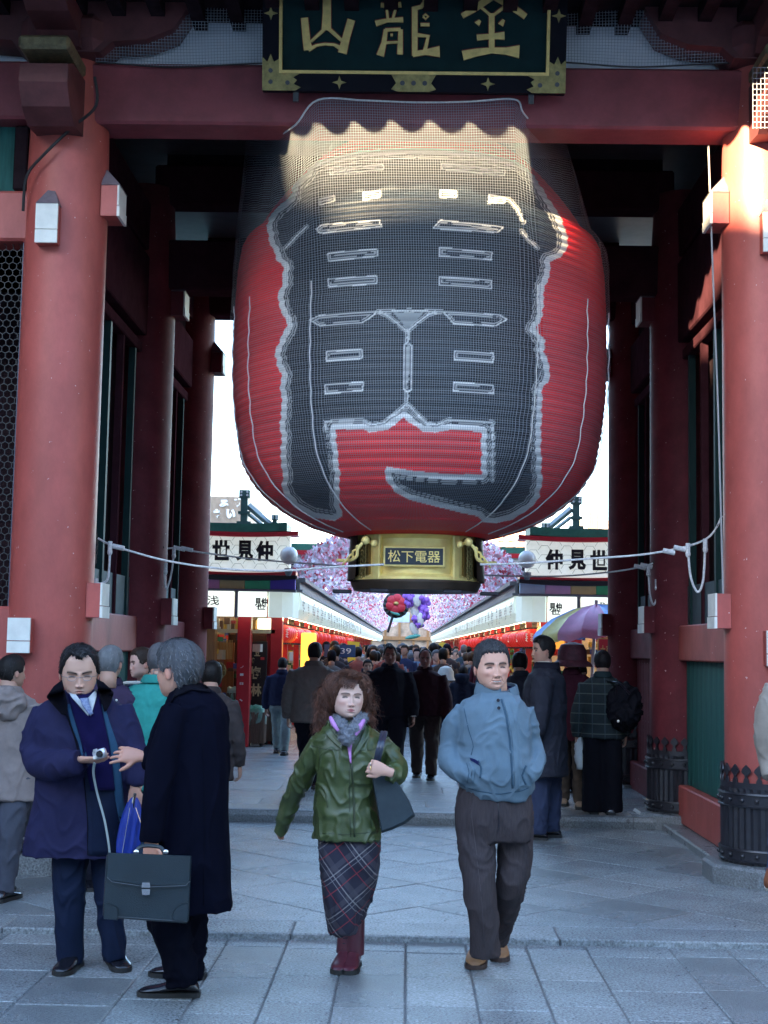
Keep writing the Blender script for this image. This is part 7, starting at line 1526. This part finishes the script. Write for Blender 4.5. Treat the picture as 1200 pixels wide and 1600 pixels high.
# white hat
r, hd_, L, wr, h, Y = person(695, 1155, ZU, 1046, 170, 'woman in cream jacket and white knitted hat walking away in the crowd', (.40, .40, .38), hem=.47, trs=(.015, .018, .05), Y=21.5, wide=.95, style='woman')
m = MB(); c = hpt(hd_[3], 0, .02, .16); m.lathe([(.135, -.10), (.15, -.085), (.125, -.04), (.12, .04), (.085, .10), (.02, .125)], c, 20, cap=True); m.build('hat', cloth('cream_knit', (.55, .58, .56), .9), r, smooth=True)
person(722, 1165, ZU, 1040, 165, 'person in dark hooded jacket beside the woman with the white hat', (.014, .018, .035), hem=.46, Y=20.6, wide=1.05, style='woman', hood=True)
person(572, 1165, ZU, 1030, 6, 'dark-haired man in patterned dark jacket coming from behind the pair of men', (.035, .030, .035), hem=.5, Y=20.0, wide=1.0)
person(780, 1172, ZU, 1036, 178, 'long-haired woman in dark coat behind the man in blue-grey', (.02, .018, .022), hem=.42, Y=18.5, style='woman')
person(812, 1230, ZU, 1018, 200, 'long-haired woman in dark coat with face mask strap, right of the man in blue-grey', (.030, .032, .045), hem=.42, Y=14.3, style='woman', face=dict(yaw=-40))
# tall man in long quilted coat, profile
r, hd_, L, wr, h, Y = person(850, 1300, ZM, 993, -100, 'tall man in long dark quilted coat over shirt and tie, turned left with open mouth', (.022, .022, .032), hem=.31, trs=(.035, .045, .085), hair=(.012, .010, .010), Y=12.2, wide=1.28, quilt=(.13, .007), skin=(.46, .26, .19), face=dict(mouth='open', yaw=22), stride=.05, strands=600, armR=((.26, .10, .62), (.18, .30, .60)), flare=.6)
m = MB(); c = hpt(hd_[3], 0, .0, -.62); m.lathe([(.062, -.02), (.075, .03), (.078, .045), (.06, .05)], c, 16, a0=0, a1=6.283); m.build('shirt_collar', WHITE, r, smooth=True); m = MB(); m.lathe([(.13, -.07), (.115, .0), (.105, .045), (.085, .04)], c+Vector((.03, 0, -.0)), 18); m.build('coat_collar', ccloth((.012, .012, .016)), r, smooth=True)
# maroon hat and jacket
r, hd_, L, wr, h, Y = person(893, 1258, ZU, 1012, 172, 'woman in maroon jacket and maroon floral hat, cream boots, holding a white carrier bag', (.055, .012, .022), hem=.42, trs=(.07, .055, .045), Y=13.7, wide=1.1, style='woman', shoes=mat('tan_suede', (.28, .20, .14), .8))
m = MB(); c = hpt(hd_[3], 0, .02, .10); m.lathe([(.20, -.09), (.185, -.06), (.145, -.03), (.14, .06), (.11, .12), (.03, .145)], c, 22, cap=True); m.build('hat', mat('maroon_floral', (.12, .03, .045), .7, var=.7, scale=26, col2=(.05, .012, .02)), r, smooth=True)
bg_ = thing('carrier_bag', at(908, 1200, 13.2), 'crumpled white plastic carrier bag held beside the woman in the plaid jacket', 'bag')
m = MB(); rings = []
for i in range(9):
    t = i/8; c = at(909+1*t, 1150+52*t, 13.25); w_ = np.interp(t, [0, .2, .6, 1], [.025, .06, .07, .05]); rings.append([c+Vector((w_*(1+.2*math.sin(5*a+2*i))*math.cos(a), .05*math.sin(a)*(1+.2*math.cos(3*a+i)), 0)) for a in [2*math.pi*k/20 for k in range(20)]])
m.loft(rings); m.build('bag', mat('white_plastic', (.6, .66, .68), .35), bg_, smooth=2, fixn=True)
# short dark hair bowed head
person(905, 1250, ZU, 1036, 0, 'black-haired person bowing their head between the maroon hat and the plaid jacket', (.05, .06, .09), Y=15.0, face=dict(pitch=38, yaw=10), wide=.95, hem=.5)
# plaid jacket with backpack
def plaid2():
    m_ = bpy.data.materials.new('dark_plaid_wool'); m_.use_nodes = True; n = m_.node_tree; L_ = n.links; b = n.nodes['Principled BSDF']; b.inputs['Roughness'].default_value = .9
    tc = n.nodes.new('ShaderNodeTexCoord'); sp_ = n.nodes.new('ShaderNodeSeparateXYZ'); L_.new(tc.outputs['Object'], sp_.inputs[0]); base = n.nodes.new('ShaderNodeRGB'); base.outputs[0].default_value = (.009, .018, .022, 1); cur = base.outputs[0]
    for ax, f_, wd, c in ((2, 11, .10, (.05, .07, .06)), (0, 9, .08, (.03, .05, .06)), (2, 11, .03, (.10, .11, .10))):
        mu = n.nodes.new('ShaderNodeMath'); mu.operation = 'MULTIPLY_ADD'; mu.inputs[1].default_value = f_; mu.inputs[2].default_value = 20; L_.new(sp_.outputs[ax], mu.inputs[0]); f = n.nodes.new('ShaderNodeMath'); f.operation = 'FRACT'; L_.new(mu.outputs[0], f.inputs[0]); l = n.nodes.new('ShaderNodeMath'); l.operation = 'LESS_THAN'; l.inputs[1].default_value = wd; L_.new(f.outputs[0], l.inputs[0])
        mx = n.nodes.new('ShaderNodeMix'); mx.data_type = 'RGBA'; L_.new(l.outputs[0], mx.inputs[0]); L_.new(cur, mx.inputs[6]); mx.inputs[7].default_value = (*c, 1); cur = mx.outputs[2]
    L_.new(cur, b.inputs['Base Color']); return m_
r, hd_, L, wr, h, Y = person(941, 1268, ZU, 1016, 175, 'woman in dark plaid jacket and wide black trousers seen from behind', (.0161, .032, .038), hem=.46, trs=(.006, .006, .010), Y=13.15, wide=1.04, style='man', strands=500, stride=.02, armR=((.24, -.02, .62), (.23, .05, .48)), hair=(.012, .010, .012))
[c for c in r.children if c.name.startswith('coat')][0].data.materials[0] = plaid2()
m = MB(); m.tube([L(-.08, 0, .50*h), L(-.08, 0, .25*h), L(-.09, 0, .02)], [.098, .10, .095], n=18); m.tube([L(.08, 0, .50*h), L(.08, 0, .25*h), L(.09, 0, .02)], [.098, .10, .095], n=18); co, F, nr = remesh(m, .014, 2); co = fold(co, nr, squash=(1, 1, .2)); mesh_obj('wide_trousers', co, F, ccloth((.006, .006, .01)), r)
bk = thing('backpack', at(975, 1140, 13.0), 'black rucksack slung on the shoulder right of the plaid jacket', 'bag'); m = MB(); c = at(976, 1105, 13.0); m.ell(c, (.155, .12, .22), n=20, m=14); m.ell(c+Vector((.02, -.08, -.07)), (.11, .07, .11), n=16, m=10); co, F, nr = remesh(m, .010, 2); co = fold(co, nr, a1=.02, a2=.02); mesh_obj('sack', co, F, ccloth((.008, .008, .016), .6), bk)
m = MB(); m.tube(interp([at(950, 1065, 13.05), at(968, 1068, 12.95), at(985, 1085, 12.9)], 4), [(.008, .022)]*9, n=8); m.build('strap', LACQ, bk, smooth=True); m = MB(); m.ell(c+Vector((-.08, -.145, -.12)), (.012, .006, .012)); m.build('badge', WHITE, bk)
# right edge: person half out of the picture, walking
Yr = 8.2; r = thing('person', at(1240, 1400, 8.6)*1.0, 'person in pale grey jacket and jeans entering at the right edge in a brown sneaker', 'person'); r.location.z = ZM
m = MB(); rows_loft(m, [(1052, 1232, 1268, .08, 0), (1066, 1214, 1290, .11, 0), (1100, 1206, 1300, .13, 0), (1160, 1206, 1300, .15, 0), (1230, 1208, 1300, .15, 0)], Yr); limb(m, [(1216, 1076, 0, 20), (1202, 1110, 0, 20), (1197, 1150, .03, 18), (1200, 1185, .05, 16), (1206, 1214, 0, 14)], Yr); garment('jacket', m, ccloth((.30, .26, .22)), r, .010, 4, a1=.008, a2=.006, f1=8, f2=12, seed=3)
m = MB(); limb(m, [(1240, 1220, 0, 30), (1230, 1300, 0, 28), (1222, 1350, .25, 22), (1212, 1365, .45, 17)], Yr); limb(m, [(1275, 1220, 0, 30), (1280, 1320, 0, 26), (1285, 1410, 0, 19)], Yr); garment('jeans', m, ccloth((.04, .07, .16)), r, .010, 3, seed=4)
hd_ = make_head(1250, 1015, 70, Yr, R(-80), 0, 0, nl=80, nt=70); hx = MB(); hand_parts(hx, at(1208, 1216, Yr), Vector((0, 0, -1)), Vector((-1, 0, 0)), 1, 1); finish_body(r, hd_, hx, (.5, .3, .21), ([hpt(hd_[3], 0, .08, -.28), hpt(hd_[3], 0, .10, -.85)], [.056, .06])); make_hair(hd_[3], r, 'man', (.012, .01, .01), strands=200, nl=70, nt=60)
SN = mat('rust_suede', (.22, .07, .03), .8); shoe(r, at(1206, 1392, Yr+.25)+Vector((0, 0, 0)), (.55, .8), .27, .10, SN, mat('sole_white', (.6, .56, .5), .6), h=.085, pitch=-52); shoe(r, Vector((at(1285, 1420, Yr).x, Yr+.1, ZM)), (-.6, -.7), .27, .10, SN, mat('sole_white', (.6, .56, .5), .6), h=.085)
# ------------------------------------------------------------------ the crowd in the shopping street: individuals copied from a few figures
def crowd_proto(k):
    rnd = random.Random(50+k); away = k % 2; hem = [.46, .44, .30, .48, .40, .47][k]; parts = []
    def ring(z, a, b, f=0, n=14): return [Vector((a*math.cos(2*math.pi*i/n), f+b*math.sin(2*math.pi*i/n), z)) for i in range(n)]
    m = MB(); rows = [(1.30, .06, .065), (1.27, .12, .085), (1.235, .18, .105), (1.15, .205, .125), (1.0, .20, .135), (.85, .20, .13), (.70, .21, .135), (hem*1.5, .22, .14)]
    m.loft([ring(*r_) for r_ in rows])
    for sd in (-1, 1): m.tube(interp([Vector((sd*.17, 0, 1.21)), Vector((sd*.245, .0, .95)), Vector((sd*.24, -.08+.1*(k % 3)*.5, .72))], 4), [.07-.003*i for i in range(9)], n=9)
    parts.append(('coat', m))
    m = MB()
    for sd in (-1, 1): m.tube(interp([Vector((sd*.09, 0, .78)), Vector((sd*.09, sd*.08, .42)), Vector((sd*.085, sd*.13, .05))], 3), [.10-.005*i for i in range(7)], n=9); m.box((sd*.085, sd*.13+(.05 if away else -.05), .035), (.09, .25, .07), bev=.02)
    parts.append(('trousers', m))
    m = MB(); m.tube([Vector((0, .0, 1.28)), Vector((0, 0, 1.38))], .052, n=10); PH, X, Yv, Z = head_pts(22, 18); s = .215
    D = .10*np.interp(Z, [-.25, -.215, -.17, -.05, .04], [0, .45, 1, .4, 0])*np.exp(-(X/.05)**2)*(np.cos(PH) > 0); sg = -1 if away else 1
    P = [(float(x)*s*sg, float(y-d)*s*sg, float(z)*s+1.45) for x, y, z, d in zip(X.ravel(), Yv.ravel(), Z.ravel(), D.ravel())]; n = 22
    m.add(P, [(i*n+j, i*n+(j+1) % n, (i+1)*n+(j+1) % n, (i+1)*n+j) for i in range(17) for j in range(n)]); parts.append(('body', m))
    m = MB(); ks, vv = HAIRL['woman' if k in (1, 4) else 'man']; hl = np.interp(np.degrees(np.abs(PH)), ks, vv); mk = Z > hl; o_ = np.where(mk, 1.13, .96)
    P = [(float(x*q)*s*sg, float(y*q)*s*sg, float(z*(1+(q-1)*.9))*s+1.45) for x, y, z, q in zip(X.ravel(), Yv.ravel(), Z.ravel(), o_.ravel())]
    m.add(P, [(i*n+j, i*n+(j+1) % n, (i+1)*n+(j+1) % n, (i+1)*n+j) for i in range(17) for j in range(n)]); parts.append(('hair', m)); return parts
CR_SK = [ccloth(c, .6) for c in ((.42, .26, .20), (.36, .21, .15), (.48, .31, .25))]; CR_C = [ccloth(c) for c in ((.012, .014, .03), (.02, .02, .022), (.05, .035, .03), (.012, .02, .06), (.11, .10, .10), (.06, .012, .02), (.008, .008, .012), (.18, .15, .13), (.03, .05, .07), (.30, .28, .27), (.03, .03, .04), (.42, .40, .36), (.20, .06, .05), (.10, .16, .24))]
CR_T = [ccloth(c) for c in ((.01, .01, .014), (.02, .03, .07), (.05, .045, .04))]; CR_H = [ccloth(c, .5) for c in ((.010, .009, .009), (.02, .014, .010), (.05, .03, .02), (.10, .10, .11), (.008, .008, .010))]
protos = [[(nm, m.build(nm, CR_SK[0], None, smooth=2).data) for nm, m in crowd_proto(k)] for k in range(6)]
for p_ in protos:
    for nm, me in p_:
        for o in [o for o in bpy.data.objects if o.data is me]: bpy.data.objects.remove(o)
USED = set(); rnd = random.Random(77); yy = 22.5; cnt = 0; AWAY = ['walking away', 'coming this way']
CN = ['dark navy', 'black', 'brown', 'blue', 'grey', 'wine red', 'black', 'beige', 'slate blue', 'cream', 'charcoal', 'white', 'rust', 'pale blue']
while yy < 72 and cnt < 190:
    hwid = 1.75; n = 4 if yy < 26 else 5; 
    for i in range(n):
        x = X0S-hwid+2*hwid*(i+.5)/n+rnd.uniform(-.22, .22); y = yy+rnd.uniform(-.25, .25); k = rnd.randrange(6); h = rnd.uniform(1.40, 1.60)/1.57
        if yy < 24 and rnd.random() < .35: continue
        ci = rnd.randrange(len(CR_C)); e = bpy.data.objects.new('pedestrian', None); COL.objects.link(e); e.location = (x, y, ZU); e.scale = (h, h, h); e.rotation_euler = (0, 0, rnd.uniform(-.4, .4))
        hi = rnd.randrange(5); side_ = 'left' if x < X0S-.55 else 'right' if x > X0S+.55 else 'middle'
        lb = '%s coat, %s hair, %s, %s of the street crowd' % (CN[ci], ['black', 'dark', 'brown', 'grey', 'very dark'][hi], AWAY[0] if k % 2 else AWAY[1], side_)
        if yy > 28: lb = 'distant pedestrian in the dense dark crowd filling the shopping street'
        q_ = 0
        while yy <= 28 and lb in USED: q_ += 1; lb = lb.split(' ahead')[0].split(';')[0]+'; %s further back' % ['one', 'two', 'three', 'four', 'five'][min(q_, 5)-1]
        USED.add(lb)
        tag(e, lb, 'person', 'crowd in the shopping street')
        mats = dict(coat=CR_C[ci], trousers=rnd.choice(CR_T), body=rnd.choice(CR_SK), hair=CR_H[hi])
        for nm, me in protos[k]:
            o = bpy.data.objects.new(nm, me); COL.objects.link(o); o.parent = e; o.material_slots[0].link = 'OBJECT'; o.material_slots[0].material = mats[nm]
        cnt += 1
    yy += .62 if yy < 36 else 1.1
